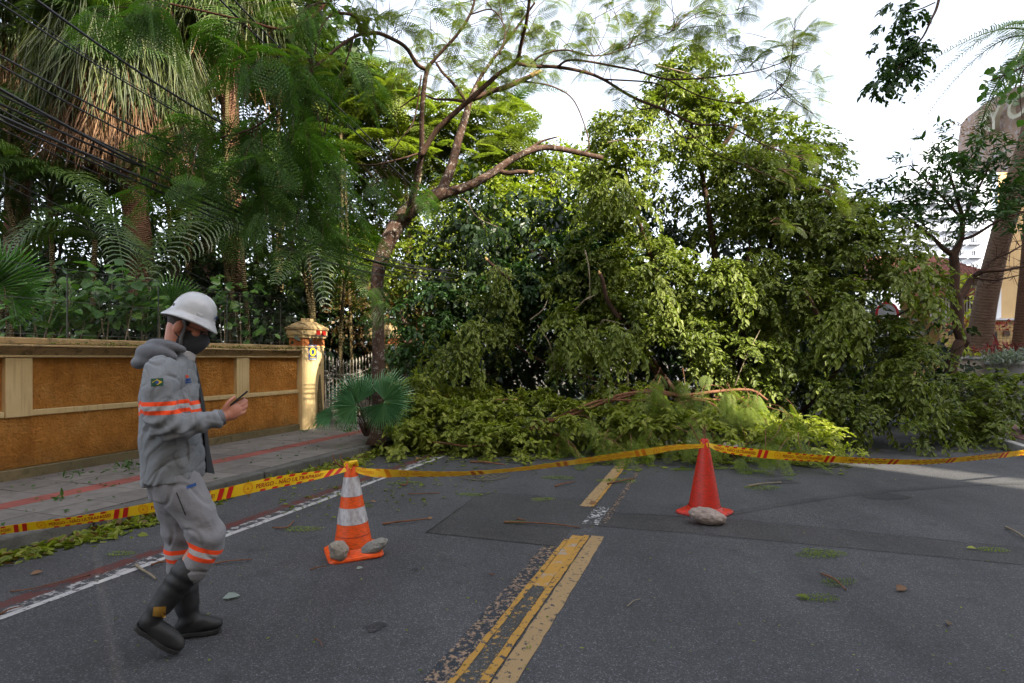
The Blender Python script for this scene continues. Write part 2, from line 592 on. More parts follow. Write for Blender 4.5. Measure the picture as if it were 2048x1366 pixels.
# ---------------------------------------------------------------- boundary wall
def roughcast(name):
    t = NT(name); co = t.coord('Object')
    n1 = t.noise(co, 2.6, 7, .72); n2 = t.noise(co, 26, 7, .7)
    c = t.ramp(n1, ((.25, (.48, .180, .030)), (.5, (.68, .290, .062)), (.75, (.78, .400, .120))))
    c = t.mix(t.ramp(n2, ((.30, (.8, .8, .8)), (.43, (0, 0, 0)))), c, (.20, .075, .016))
    c = t.mix(t.math('MULTIPLY', t.ramp(t.noise(t.coord('Object', (2.2, 2.2, .45)), 2.4, 6, .7), ((.48, (0, 0, 0)), (.66, (1, 1, 1)))), .4), c, (.30, .11, .022))
    dirt = t.n('ShaderNodeSeparateXYZ'); t.l(co, dirt.inputs[0])
    low = t.math('MULTIPLY', t.ramp(t.math('ADD', dirt.outputs[2], t.math('MULTIPLY', t.noise(co, 3, 5, .7), .6)), ((.48, (1, 1, 1)), (.78, (0, 0, 0)))), .6)
    c = t.mix(low, c, (.12, .075, .025))
    return t.done(t.bsdf(c, .95, t.math('ADD', t.noise(co, 30, 8, .72), t.math('MULTIPLY', t.noise(co, 11, 4, .6), .8)), 1.0, .09, Specular_IOR_Level=.15))


def cream(name, c1, c2, stain, a=.7, streak=True):
    t = NT(name); co = t.coord('Object'); sc = t.coord('Object', (9, 9, .5))
    c = t.ramp(t.noise(co, 2.2, 5, .6), ((.3, c1), (.7, c2)))
    st = t.math('MULTIPLY', t.ramp(t.noise(sc if streak else co, 3 if streak else 9, 6, .7), ((.5, (0, 0, 0)), (.68, (1, 1, 1)))), a)
    c = t.mix(st, c, stain)
    return t.done(t.bsdf(c, .85, t.noise(co, 55, 6, .65), .25, .008, Specular_IOR_Level=.2))


M['roughcast'] = roughcast('orange_roughcast')
M['cream'] = cream('cream_plaster', (.52, .37, .175), (.60, .45, .235), (.33, .23, .11), .55)
M['cap'] = cream('weathered_cap', (.34, .23, .11), (.46, .33, .17), (.09, .075, .045), .9, False)
M['plinth'] = cream('mossy_plinth', (.13, .105, .06), (.20, .15, .08), (.06, .06, .03), .7, False)
M['terracotta'] = cream('terracotta_band', (.40, .13, .04), (.46, .17, .06), (.22, .09, .04), .5)

W0, W1 = .3, 8.94
wall = empty('boundary_wall', rs(W0, -7.5, PZ), TILT, 'long orange roughcast garden wall with cream pilasters and moulded cap', 'wall')


def rbox(mb, s0, s1, d0, d1, z0, z1):
    c = rs((s0 + s1) / 2, (d0 + d1) / 2, (z0 + z1) / 2)
    mb.box(c, (abs(d1 - d0), abs(s1 - s0), z1 - z0), TILT)
    return mb


rbox(MB(), W0, W1, -7.44, -7.70, PZ - .05, 1.505).build('wall_core', M['roughcast'], wall)
rbox(MB(), W0, W1 - .002, -7.39, -7.438, .262, .832).build('lower_panel', M['roughcast'], wall)
rbox(MB(), W0, W1 - .002, -7.355, -7.436, PZ - .02, .255).build('plinth', M['plinth'], wall, bevel=.012)
edges = [W0, 1.03, 4.29, 7.56, W1]
pw = .135
for i in range(4):
    a = edges[i] + (pw if i else 0); b = edges[i + 1] - (pw if i < 3 else 0)
    rbox(MB(), a + .002, b - .002, -7.375, -7.437, .836, .905).build('mid_rail', M['cream'], wall, bevel=.008)
    rbox(MB(), a + .003, b - .003, -7.425, -7.4385, .91, 1.50).build('upper_panel', M['roughcast'], wall)
for s in edges[1:4]:
    rbox(MB(), s - pw, s + pw, -7.365, -7.439, .834, 1.50).build('pilaster', M['cream'], wall, bevel=.006)
capo = rbox(MB(), W0, W1 - .004, -7.355, -7.72, 1.507, 1.535).build('cap_fillet', M['cream'], wall, bevel=.006)
mb = MB()
prof = [(-7.37, 1.537), (-7.355, 1.56), (-7.32, 1.59), (-7.30, 1.61), (-7.30, 1.622), (-7.76, 1.622), (-7.76, 1.537)]
vs_ = [rs(W0, d, z) for d, z in prof] + [rs(W1 - .006, d, z) for d, z in prof]
k = len(prof)
mb.add(vs_, [(i, (i + 1) % k, (i + 1) % k + k, i + k) for i in range(k)] + [tuple(range(k))[::-1], tuple(range(k, 2 * k))])
mb.build('cap_moulding', M['cap'], wall)
# slabs of the coping
s = W0
while s < W1 - .1:
    e = min(s + 1.35, W1 - .01)
    o = rbox(MB(), s, e - .008, -7.27 + random.uniform(-.006, .006), -7.80, 1.625, 1.655 + random.uniform(-.004, .004)).build('coping_slab', M['cap'], wall, bevel=.01)
    s = e
rbox(MB(), W0, W1 - .01, -7.40, -7.70, 1.659, 1.735).build('cap_block', M['cap'], wall, bevel=.012)

# wire fence that stands on the wall
M['dark_wire'] = surf('dark_wire', (.03, .035, .03), (.06, .06, .05), 5, .5, 0)
fence = empty('wire_fence', rs(W0, -7.6, 1.735), TILT, 'dark chain link fence standing on the orange wall', 'fence')
for i in range(7):
    s = 1.2 + i * 1.25
    MB().tube([rs(s, -7.6, 1.73), rs(s, -7.6, 2.55)], .009, 6).build('post', M['dark_wire'], fence)
mb = MB()
for z in (1.78, 2.2, 2.6):
    mb.tube([rs(W0, -7.6, z), rs(W1, -7.6, z + .01)], .004, 4)
s = W0
while s < W1:
    for sg in (-1, 1):
        a = s; b = s + sg * .82
        z0, z1 = 1.78, 2.6
        if b > W1: z1 = z0 + (W1 - a); b = W1
        if b < W0: z1 = z0 + (a - W0); b = W0
        mb.add([rs(a, -7.6, z0), rs(a + .004, -7.6, z0), rs(b + .004, -7.601, z1), rs(b, -7.601, z1)], [(0, 1, 2, 3)])
    s += .075
tag(mb.build('chain_link', M['dark_wire'], fence), kind='stuff')

# ---------------------------------------------------------------- gate pillars, gate
def pillar(s0, s1, d0, d1, h, label, dent):
    c = rs((s0 + s1) / 2, (d0 + d1) / 2, PZ)
    p = empty('gate_pillar', c, TILT, label, 'pillar', 'gate pillars')
    sz, dz = s1 - s0, d0 - d1

    def ring(name, grow, z0, z1, m, bv=.008):
        rbox(MB(), s0 - grow, s1 + grow, d0 + grow, d1 - grow, z0, z1).build(name, m, p, bevel=bv)
    ring('shaft', 0, PZ - .03, 1.70 + h, M['cream'], .012)
    ring('neck_band', .012, 1.702 + h, 1.73 + h, M['cream'])
    ring('frieze', .004, 1.732 + h, 1.88 + h, M['terracotta'], .004)
    ring('moulding', .03, 1.882 + h, 1.93 + h, M['cream'])
    ring('moulding', .05, 1.932 + h, 2.04 + h, M['cream'], .02)
    ring('cornice', .065, 2.042 + h, 2.085 + h, M['cap'])
    mb = MB(); a = .062; b = -.10
    q0 = [rs(s0 - a, d0 + a, 2.087 + h), rs(s1 + a, d0 + a, 2.087 + h), rs(s1 + a, d1 - a, 2.087 + h), rs(s0 - a, d1 - a, 2.087 + h)]
    q1 = [rs(s0 - b, d0 + b, 2.20 + h), rs(s1 + b, d0 + b, 2.20 + h), rs(s1 + b, d1 - b, 2.20 + h), rs(s0 - b, d1 - b, 2.20 + h)]
    mb.add(q0 + q1, [(0, 1, 5, 4), (1, 2, 6, 5), (2, 3, 7, 6), (3, 0, 4, 7), (4, 5, 6, 7), (3, 2, 1, 0)])
    mb.build('capstone', M['cap'], p)
    ring('finial_block', -.14, 2.202 + h, 2.27 + h, M['cap'], .01)
    if dent:
        q = dplane(639.5, 729, d0 + .004)
        mb = MB(); mb.lathe([(.04, -.012), (.04, .002), (.032, .004), (0, .0)], 20)
        o = mb.build('doorbell_plate', M['cap'], p, world=True)
        o.matrix_world = Matrix.Translation(Vector(q)) @ Matrix.Rotation(TILT, 4, 'Z') @ Matrix.Rotation(PI / 2, 4, 'Y')
        o.matrix_parent_inverse = p.matrix_basis.inverted(); o.matrix_basis = Matrix.Translation(Vector(q)) @ Matrix.Rotation(TILT, 4, 'Z') @ Matrix.Rotation(PI / 2, 4, 'Y')
    return p


pillar(8.945, 9.585, -7.30, -7.60, 0, 'cream gate pillar with red warning lamps at the end of the orange wall', True)
pillar(11.92, 12.50, -7.30, -7.70, .10, 'shaded cream gate pillar behind the leaning tree trunk', False)

M['sign_blue'] = surf('sign_blue', (.012, .03, .16), (.016, .04, .2), 4, .35, 0)
M['sign_yellow'] = surf('sign_yellow', (.75, .56, .01), (.8, .62, .02), 4, .4, 0)
M['sign_white'] = surf('sign_white', (.6, .62, .66), (.7, .7, .72), 4, .4, 0)


def osign(uL, uR, vT, vB, d, label, top):
    A = dplane(uL, vT, d); B = dplane(uR, vT, d); C = dplane(uL, vB, d)
    c = (A + B) / 2; c[2] = (A[2] + C[2]) / 2
    w_ = np.linalg.norm((B - A)[:2]); h = A[2] - C[2]
    e = empty('security_sign', c, TILT, label, 'sign', 'security signs on the gate pillars')
    F = lambda y, z, x: (x, y, z)                       # local: x off the pillar, y along, z up

    def pl(name, y0, y1, z0, z1, x, m):
        mb = MB(); mb.box((x / 2, (y0 + y1) / 2, (z0 + z1) / 2), (x, y1 - y0, z1 - z0)); mb.build(name, m, e, world=False)
    pl('plate', -w_ / 2, w_ / 2, -h / 2, h / 2, .006, M['sign_blue'])
    if top: pl('header', -w_ * .44, w_ * .44, h * .28, h * .46, .0085, M['sign_white'])
    else: pl('header', -w_ * .40, w_ * .40, h * .42, h * .46, .0085, M['sign_white'])
    zc = .02 * h if not top else -.06 * h
    mb = MB(); n = 32; ro, ri = (w_ * .40, h * .27), (w_ * .20, h * .16)
    if top: ro, ri = (w_ * .36, h * .20), (w_ * .19, h * .12)
    vs_ = []
    for x in (.0062, .0095):
        for (a, b) in (ro, ri):
            for j in range(n):
                t = 2 * PI * j / n; vs_.append((x, a * math.cos(t), zc + b * math.sin(t)))
    fs = []
    for j in range(n):
        q = (j + 1) % n
        fs += [(2 * n + j, 2 * n + q, 3 * n + q, 3 * n + j), (j, q, 2 * n + q, 2 * n + j), (n + j, 3 * n + j, 3 * n + q, n + q)]
    mb.add(vs_, fs); mb.build('letter_o', M['sign_yellow'], e, world=False)
    pl('underline', -w_ * .36, w_ * .36, zc - h * .37, zc - h * .325, .009, M['sign_yellow'])
    pl('footer', -w_ * .42, w_ * .42, -h * .47, -h * .415, .009, M['sign_white'])


osign(617, 633, 689, 720, -7.296, 'blue sign with big yellow O on the sunlit pillar', False)
osign(778, 789.5, 691, 727, -7.296, 'blue sign with yellow O on the shaded pillar behind the trunk', True)

# warning lamps
M['red_glass'] = NT('red_lens'); _t = M['red_glass']
M['red_glass'] = _t.done(_t.bsdf((.42, .018, .012), .18, Transmission_Weight=.25, IOR=1.45))
M['dark_metal'] = surf('dark_metal', (.035, .033, .03), (.06, .055, .05), 8, .5, .1, 60)
c = dplane(642, 672, -7.16)
lamp = empty('warning_lamp', c, TILT, 'pair of red warning lamps on a bracket at the gate pillar', 'lamp')
mb = MB(); mb.box((0, 0, -.006), (.10, .30, .012)); mb.box((-.06, -.14, -.008), (.12, .03, .016)); mb.box((-.122, -.14, -.06), (.012, .08, .2)); mb.build('bracket', M['dark_metal'], lamp, world=False)
for y in (-.085, .085):
    mb = MB(); mb.lathe([(.05, 0), (.05, .012), (.046, .016)], 20, (0, y, 0)); mb.build('lamp_base', M['dark_metal'], lamp, world=False)
    mb = MB(); mb.lathe([(.042, .016), (.038, .095), (.034, .102), (.0, .104)], 20, (0, y, 0)); mb.build('lens', M['red_glass'], lamp, world=False, smooth=False)

M['gate'] = surf('pale_gate_metal', (.15, .135, .115), (.21, .19, .16), 9, .5, .15, 60, c3=(.12, .07, .04), s3=14, a3=.5)
gate = empty('entrance_gate', rs(10.75, -7.6, PZ), TILT, 'pale metal bar gate with spear tips between the two pillars', 'gate')
nb = 19
for i in range(nb):
    s = 9.66 + (11.86 - 9.66) * i / (nb - 1)
    f = abs(2 * i / (nb - 1) - 1)
    top = 1.36 + .2 * f ** 1.5
    mb = MB(); p0 = rs(s, -7.6, .2); p1 = rs(s, -7.6, top)
    mb.tube([p0, p1], .011, 6)
    mb.tube([p1, p1 + (0, 0, .012), p1 + (0, 0, .045), p1 + (0, 0, .11)], [.011, .02, .017, .001], 6)
    mb.build('bar', M['gate'], gate)
for z, sag in ((1.30, .2), (1.20, .2), (.30, 0)):
    pts = [rs(9.6 + 2.32 * t, -7.6, z - sag + sag * abs(2 * t - 1) ** 1.5 + .02) for t in np.linspace(0, 1, 17)]
    MB().tube(pts, .015, 6).build('rail', M['gate'], gate)
for s in (9.605, 11.905):
    MB().tube([rs(s, -7.6, .15), rs(s, -7.6, 1.5)], .022, 8).build('stile', M['gate'], gate)
# garden ground and drive behind the wall
gz = MB(); gz.add([rs(-6, -7.72, .30), rs(8.94, -7.72, .30), rs(8.94, -40, .5), rs(-6, -40, .5)], [(0, 1, 2, 3)])
tag(gz.build('garden_ground', M['earth']), kind='structure')
gz = MB(); gz.add([rs(8.9, -7.9, .136), rs(60, -5.1, .10), rs(60, -60, .3), rs(8.9, -40, .3)], [(0, 1, 2, 3)])
tag(gz.build('garden_ground', M['earth']), kind='structure')
# =================================================================== BUILDINGS ON THE RIGHT
M['tan'] = cream('tan_plaster', (.52, .36, .18), (.58, .41, .215), (.42, .29, .15), .4)
M['white_wall'] = surf('white_plaster', (.60, .62, .66), (.70, .72, .76), 1.5, .8, .1, 30)
M['window_glass'] = surf('window_glass', (.05, .06, .075), (.09, .10, .12), 2, .12, 0)
M['roof_red'] = surf('roof_tile_mat', (.20, .07, .05), (.32, .13, .10), 5, .8, .4, 30, c3=(.42, .26, .22), s3=9, a3=.7)
M['yellow_tile'] = None
t = NT('small_yellow_tiles'); co = t.coord('Object')
br = t.n('ShaderNodeTexBrick'); br.offset = 0; br.inputs['Scale'].default_value = 1.0
for k_, v_ in (('Brick Width', .11), ('Row Height', .11), ('Mortar Size', .012)): br.inputs[k_].default_value = v_
br.inputs['Color1'].default_value = col4((.50, .33, .12)); br.inputs['Color2'].default_value = col4((.56, .38, .15)); br.inputs['Mortar'].default_value = col4((.28, .2, .1))
sx = t.n('ShaderNodeSeparateXYZ'); cx = t.n('ShaderNodeCombineXYZ'); t.l(co, sx.inputs[0])
t.l(sx.outputs[0], cx.inputs[0]); t.l(sx.outputs[2], cx.inputs[1]); t.l(cx.outputs[0], br.inputs['Vector'])
M['yellow_tile'] = t.done(t.bsdf(br.outputs[0], .5))
M['pink_plaster'] = cream('pink_brown_plaster', (.46, .31, .24), (.54, .38, .31), (.68, .70, .78), .85, False)
M['letter'] = surf('cream_letter', (.66, .60, .46), (.72, .66, .52), 4, .5, 0)
M['grille'] = surf('dark_grille', (.05, .028, .02), (.08, .045, .03), 4, .6, 0)


def fbox(mb, u0, u1, v0, v1, D, th):
    """a block whose front face spans the given outline at depth D"""
    a = at(u0, v1, D); b = at(u1, v0, D)
    k = (u0 - CX) / FOC * th * 1.02 + .001          # oblique corner: the hidden flank runs back and outwards
    x0, x1, z0, z1 = a[0], b[0], a[2], b[2]
    mb.add([(x0, D, z0), (x1, D, z0), (x1 + k, D + th, z0), (x0 + k, D + th, z0), (x0, D, z1), (x1, D, z1), (x1 + k, D + th, z1), (x0 + k, D + th, z1)],
           [(3, 2, 1, 0), (4, 5, 6, 7), (0, 1, 5, 4), (1, 2, 6, 5), (2, 3, 7, 6), (3, 0, 4, 7)])
    return mb


tb = empty('corner_building', at(2100, 760, 18), 0, 'tan plastered building with tiled base and curved sign wall at the right edge', 'building')
fbox(MB(), 1996, 2500, 300, 641, 18, 8).build('wall', M['tan'], tb)
fbox(MB(), 1990, 2002.5, 545, 641, 17.9, .6).build('corner_post', M['white_wall'], tb)
fbox(MB(), 1880, 2500, 640, 760, 17.4, 1.2).build('tiled_base', M['yellow_tile'], tb)
fbox(MB(), 1980, 2500, 636.5, 640.2, 17.3, 1.3).build('ledge', M['white_wall'], tb)
g = fbox(MB(), 1969, 1995, 664, 702, 17.36, .05).build('vent', M['grille'], tb)
for i in range(9):
    v = 666 + i * 4
    fbox(MB(), 1970, 1994, v, v + 2, 17.33, .03).build('slat', M['dark_metal'], g)
fbox(MB(), 2008, 2019.5, 662, 671, 17.36, .05).build('vent', M['grille'], tb)
fbox(MB(), 2031, 2038, 678, 690, 17.36, .05).build('vent', M['grille'], tb)

# the curved sign wall: it comes towards the street from left to right
SA = at(1912, 300, 16.6); SB = at(2200, 300, 12.2)
sdir = (SB - SA)[:2]; slen = np.linalg.norm(sdir); sdir /= slen; snor = np.array((sdir[1], -sdir[0]))


def on_sign(u, v, off=0.0):
    k = (u - CX) / FOC
    A = np.array([[k, -sdir[0]], [1, -sdir[1]]])
    D, q = np.linalg.solve(A, SA[:2])
    return SA[:2] + sdir * q + snor * off, CAMH + (HOR - v) / FOC * D, q


out = [(1914, 345), (1916, 285), (1921, 252), (1932, 236), (1950, 222), (1972, 205), (1990, 193), (2012, 182), (2040, 171), (2090, 158), (2190, 150), (2195, 345)]
mb = MB(); n = len(out); vs_ = []
for off in (0, -.28):
    for (u, v) in out:
        p, z, q = on_sign(u, v); p = p + snor * off; vs_.append((p[0], p[1], z))
mb.add(vs_, [tuple(range(n)), tuple(range(2 * n - 1, n - 1, -1))] + [((i + 1) % n, i, i + n, (i + 1) % n + n) for i in range(n)])
sw = mb.build('sign_wall', M['pink_plaster'], tb)


def text_mesh(txt, size, ext, m, name='letter', bold=0.0, shear=0.0):
    cu = bpy.data.curves.new('t', 'FONT'); cu.body = txt; cu.size = size; cu.extrude = ext; cu.align_x = 'LEFT'; cu.offset = bold; cu.shear = shear
    cu.resolution_u = 4
    ob = bpy.data.objects.new('t', cu); COL.objects.link(ob)
    dg = bpy.context.evaluated_depsgraph_get(); dg.update()
    me = bpy.data.meshes.new_from_object(ob.evaluated_get(dg))
    bpy.data.objects.remove(ob, do_unlink=True); bpy.data.curves.remove(cu)
    me.materials.clear(); me.materials.append(m); me.name = name
    return me


for ch, u, v, size in (('K', 1971, 274, .62), ('Y', 1990, 264.5, .62), ('C', 2029.5, 245.0, .66)):
    p, z, q = on_sign(u, v, .14)
    me = text_mesh(ch, size * 1.22, .06, M['letter'], bold=.012)
    o = bpy.data.objects.new('letter', me); link(o, sw)
    R = Matrix(((sdir[0], 0, snor[0], p[0]), (sdir[1], 0, snor[1], p[1]), (0, 1, 0, z), (0, 0, 0, 1)))
    o.matrix_basis = R

# house with a tiled roof
hs = empty('tiled_house', at(1930, 750, 24), 0, 'white house with red tiled roof and porch railing behind the palm trunk', 'house')
fbox(MB(), 1800, 1995, 553, 576, 24, 4).build('fascia_wall', M['white_wall'], hs)
fbox(MB(), 1800, 1995, 576, 592, 23.2, .9).build('porch_roof', M['roof_red'], hs)
fbox(MB(), 1800, 1990, 592, 760, 25.4, 3).build('porch_wall', M['tan'], hs)
rb = MB(); A0 = at(1790, 553, 23.3); B0 = at(1996, 553, 23.3); top = at(1880, 514, 26.8)
rb.add([A0, B0, (B0[0], 26.8, top[2]), (A0[0], 26.8, top[2]), (A0[0], 26.8, A0[2]), (B0[0], 26.8, A0[2])], [(0, 1, 2, 3), (3, 2, 5, 4), (0, 3, 4), (1, 5, 2), (0, 4, 5, 1)])
rf = rb.build('roof', M['roof_red'], hs)
mb = MB(); nr, nc = 13, 40
for r in range(nr):
    f = (r + .5) / nr
    for c in range(nc):
        x = A0[0] + (B0[0] - A0[0]) * (c + .5) / nc
        y = 23.3 + 3.5 * f; z = A0[2] + (top[2] - A0[2]) * f
        w_ = (B0[0] - A0[0]) / nc
        mb.add([(x - w_ * .5, y - .16, z - .02), (x - w_ * .2, y - .16, z + .06), (x + w_ * .2, y - .16, z + .06), (x + w_ * .5, y - .16, z - .02),
                (x - w_ * .5, y + .16, z + .08), (x - w_ * .2, y + .16, z + .13), (x + w_ * .2, y + .16, z + .13), (x + w_ * .5, y + .16, z + .08)],
               [(0, 1, 5, 4), (1, 2, 6, 5), (2, 3, 7, 6), (0, 3, 2, 1)])
tag(mb.build('roof_tiles', M['roof_red'], rf), kind='stuff')
for i in range(22):
    u = 1862 + i * 6
    p = at(u, 640, 23.4); q = at(u, 588, 23.4)
    MB().tube([p, q], .02, 5).build('railing_bar', M['white_wall'], hs)

M['tower'] = surf('tower_paint', (.34, .37, .43), (.40, .43, .49), 1.5, .8, .1, 30)
# far tower block
tw = empty('tower_block', at(1860, 800, 75), 0, 'far pale blue white apartment tower behind the roof', 'building')
fbox(MB(), 1795, 1985, 352, 720, 75, 12).build('wall', M['tower'], tw)
fbox(MB(), 1830, 1985, 280, 355, 77, 10).build('upper_block', M['tower'], tw)
fbox(MB(), 1801, 1817, 341, 352, 76, 4).build('roof_box', M['tower'], tw)
for r in range(11):
    for c in range(6):
        u = 1803 + c * 28 + (r % 2) * 2; v = 366 + r * 27
        if v > 560: continue
        wn_ = fbox(MB(), u, u + 13, v, v + 9, 74.9, .3).build('window', M['window_glass'], tw)
        fbox(MB(), u + 6, u + 7, v, v + 9, 74.8, .08).build('mullion', M['tower'], wn_)
        fbox(MB(), u - 4, u + 18, v + 11, v + 14, 74.2, .8).build('balcony', M['tower'], tw)

# planters
M['planter_stone'] = surf('planter_stone', (.36, .31, .27), (.46, .41, .36), 2.5, .6, .2, 40)
M['planter_tile'] = surf('planter_pale_tile', (.40, .41, .42), (.50, .51, .52), 2, .45, .1, 30)
p1 = empty('stone_planter', at(1935, 760, 13), 0, 'low stone planter with the leaning palm trunk in it', 'planter')
fbox(MB(), 1886, 1976, 719, 850, 13, 2.6).build('wall', M['planter_stone'], p1)
fbox(MB(), 1884, 1977, 713.5, 718.6, 12.96, 2.7).build('rim', M['planter_tile'], p1, bevel=.01)
pc = at(2085, 722, 12.9)
p2 = empty('round_planter', (pc[0], pc[1], 0), 0, 'round pale planter with silvery plants at the right edge', 'planter')
mb = MB(); mb.lathe([(1.20, 0), (1.20, 1.36), (1.14, 1.36), (1.14, 1.2)], 56, (pc[0], pc[1], 0), cap=False); mb.build('wall', M['planter_tile'], p2)
mb = MB(); mb.lathe([(1.245, 1.362), (1.25, 1.40), (1.245, 1.425), (1.10, 1.425), (1.10, 1.362)], 56, (pc[0], pc[1], 0), cap=False); mb.build('rim', M['white_wall'], p2)
mb = MB(); mb.lathe([(1.139, 1.34), (.6, 1.40), (0, 1.45)], 30, (pc[0], pc[1], 0), cap=False); mb.build('soil', M['earth'], p2)

# round traffic sign half hidden by the leaves
M['sign_red'] = surf('sign_red', (.55, .012, .02), (.6, .016, .025), 4, .4, 0)
M['sign_face'] = surf('sign_face', (.52, .56, .62), (.58, .62, .68), 4, .4, 0)
c = at(1774, 627, 13.2)
ts = empty('traffic_sign', (c[0], c[1], 0), 0, 'round white traffic sign with red rim half hidden by the leaves', 'traffic sign')
R90 = Matrix.Rotation(PI / 2, 4, 'X')
for nm, prof, m in (('face', [(.22, -.004), (.22, .004), (0, .004)], M['sign_face']), ('red_rim', [(.27, -.006), (.27, .007), (.215, .007), (.215, -.006)], M['sign_red'])):
    mb = MB(); mb.lathe(prof, 40, cap=False); o = mb.build(nm, m, ts, world=False)
    o.matrix_basis = Matrix.Translation((0, 0, c[2])) @ R90
mb = MB(); mb.tube([(0, .03, 0), (0, .03, c[2] + .25)], .03, 8); mb.build('post', M['dark_metal'], ts, world=False)

# lamp seen between the trees
c = at(855, 700, 17)
sl = empty('garden_lamp', (c[0], c[1], 0), 0, 'dark lamp post with a short arm among the trees behind the gate', 'street lamp')
zt = at(855, 612, 17)[2]
mb = MB(); mb.tube([(0, 0, 0), (0, 0, zt)], .04, 8); mb.tube([(0, 0, zt), (.22, 0, zt + .05)], .03, 6); mb.build('pole', M['dark_metal'], sl, world=False)
mb = MB(); mb.box((.32, 0, zt + .09), (.34, .2, .09)); mb.build('lamp_head', M['planter_tile'], sl, world=False, bevel=.02)

# =================================================================== UNSEEN BLOCKS ADDED BEHIND THE CAMERA, SIZED FOR THE SHADE THEY CAST
SAZ = np.array((.62, -.79)); SAZ /= np.linalg.norm(SAZ); SPN = np.array((-SAZ[1], SAZ[0]))


def ac(t, c):
    return SAZ * t + SPN * c


def block(t0, t1, c0, c1, h, label, m):
    ctr = ac((t0 + t1) / 2, (c0 + c1) / 2)
    e = empty('shade_block', (*ctr, 0), math.atan2(SAZ[1], SAZ[0]), label, 'building')  # added out of view; heights and gaps shape the sunlight on the street
    mb = MB(); mb.box((0, 0, h / 2), (t1 - t0, c1 - c0, h)); mb.build('wall', m, e, world=False)
    mb = MB(); mb.box((0, 0, h + .2), (t1 - t0 + .5, c1 - c0 + .2, .4)); mb.build('roof_slab', M['white_wall'], e, world=False)
    nf = int(h / 3)
    for f in range(nf):
        c = c0 + 1.6
        while c < c1 - 1.6:
            mb = MB(); mb.box((-(t1 - t0) / 2 - .01, c - (c0 + c1) / 2, 1.6 + f * 3), (.06, 1.3, 1.3)); mb.build('window', M['window_glass'], e, world=False)
            c += 3.1
    return e


block(11, 23, -32, .2, 25.0, 'tall cream block added to shade the palms, far behind the photographer on the left', M['tan'])
block(11, 23, .22, 3.60, 21.0, 'cream block added for shade behind the photographer on the left', M['tan'])
block(11.5, 22, 3.62, 3.93, 15.8, 'narrow filler added between the shading blocks to aim sun at the pillar', M['white_wall'])  # added filler, tall enough that sun passes only to the pillar
block(11.5, 22, 7.72, 8.58, 11.4, 'low filler added between the shading blocks to let sun reach the heap', M['white_wall'])  # added filler, kept low so sun reaches the heap
block(11, 23, 3.95, 7.70, 16.6, 'tan block added for shade right behind the photographer', M['tan'])
block(11, 23, 9.45, 30, 16.8, 'white block added for shade behind the photographer on the right', M['white_wall'])
# =================================================================== VEGETATION
from mathutils import noise as mnoise
def bark(name, c1, c2, lichen=None, la=.8, sc=(1, 1, .35), rings=False):
    t = NT(name); co = t.coord('Object', sc)
    c = t.ramp(t.noise(co, 9, 7, .7), ((.3, c1), (.7, c2)))
    h = t.noise(co, 28, 7, .7)
    if rings:
        wv = t.n('ShaderNodeTexWave'); wv.bands_direction = 'Z'; wv.inputs['Scale'].default_value = 9; wv.inputs['Distortion'].default_value = 3; wv.inputs['Detail'].default_value = 3
        t.l(t.coord('Object'), wv.inputs[0]); h = t.math('ADD', h, t.math('MULTIPLY', wv.outputs['Fac'], 1.2))
        c = t.mix(t.math('MULTIPLY', wv.outputs['Fac'], .35), c, tuple(x * .4 for x in c1))
    if lichen:
        c = t.mix(t.math('MULTIPLY', t.ramp(t.noise(t.coord('Object'), 17, 6, .75), ((.55, (0, 0, 0)), (.62, (1, 1, 1)))), la), c, lichen)
    return t.done(t.bsdf(c, .9, h, .8, .02, Specular_IOR_Level=.2))


M['bark'] = bark('lichen_bark', (.042, .023, .017), (.095, .056, .040), (.30, .29, .26))
M['bark_dark'] = bark('brown_bark', (.045, .027, .02), (.10, .058, .04))
M['bark_red'] = bark('reddish_branch_bark', (.13, .055, .03), (.22, .11, .065))
M['bark_pale'] = bark('pale_branch_bark', (.19, .15, .10), (.30, .25, .18))
M['palm_trunk'] = bark('palm_trunk_bark', (.12, .062, .036), (.20, .105, .062), sc=(1, 1, 2), rings=True)
M['cane'] = bark('palm_cane', (.075, .058, .026), (.16, .125, .06), sc=(1, 1, .6), rings=True)
M['ficus'] = leafmat('variegated_leaf', (.030, .050, .006), (.076, .112, .012), (.155, .188, .030), (.31, .335, .095), .55, .32, .48, spec=.3)
M['heap_leaf'] = leafmat('heap_leaf_mat', (.070, .100, .012), (.150, .185, .022), (.26, .285, .045), (.36, .37, .09), .5, .36, .5, spec=.3)
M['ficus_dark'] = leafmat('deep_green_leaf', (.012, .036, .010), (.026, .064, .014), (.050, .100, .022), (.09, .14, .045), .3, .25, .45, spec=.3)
M['tree_leaf'] = leafmat('garden_leaf', (.050, .072, .008), (.110, .145, .014), (.20, .23, .028), None, 0, .40, .5, spec=.3)
M['jungle'] = leafmat('shade_toned_leaf', (.010, .022, .007), (.022, .042, .011), (.045, .075, .02), None, 0, .25, .42)  # near-black greens: deep shade put into the leaf colour
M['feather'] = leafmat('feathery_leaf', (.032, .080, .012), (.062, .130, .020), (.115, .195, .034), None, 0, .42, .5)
M['feather_lit'] = leafmat('sunlit_feathery_leaf', (.060, .088, .018), (.112, .142, .028), (.19, .21, .045), None, 0, .42, .5)  # lit copy of the feathery leaf, sunlight put into its colour
M['palm'] = leafmat('palm_leaf', (.018, .042, .010), (.042, .080, .018), (.095, .135, .032), None, 0, .3, .38)
M['fan'] = leafmat('fan_palm_leaf', (.036, .12, .046), (.075, .20, .085), (.20, .34, .17), None, 0, .30, .36)
M['fan_bright'] = leafmat('bright_fan_leaf', (.030, .095, .010), (.060, .165, .018), (.11, .23, .035), None, 0, .4, .4)
M['dead'] = leafmat('dry_frond', (.07, .034, .016), (.17, .088, .042), (.28, .165, .085), None, 0, .2, .7, tcol=(1.3, 1.0, .6))
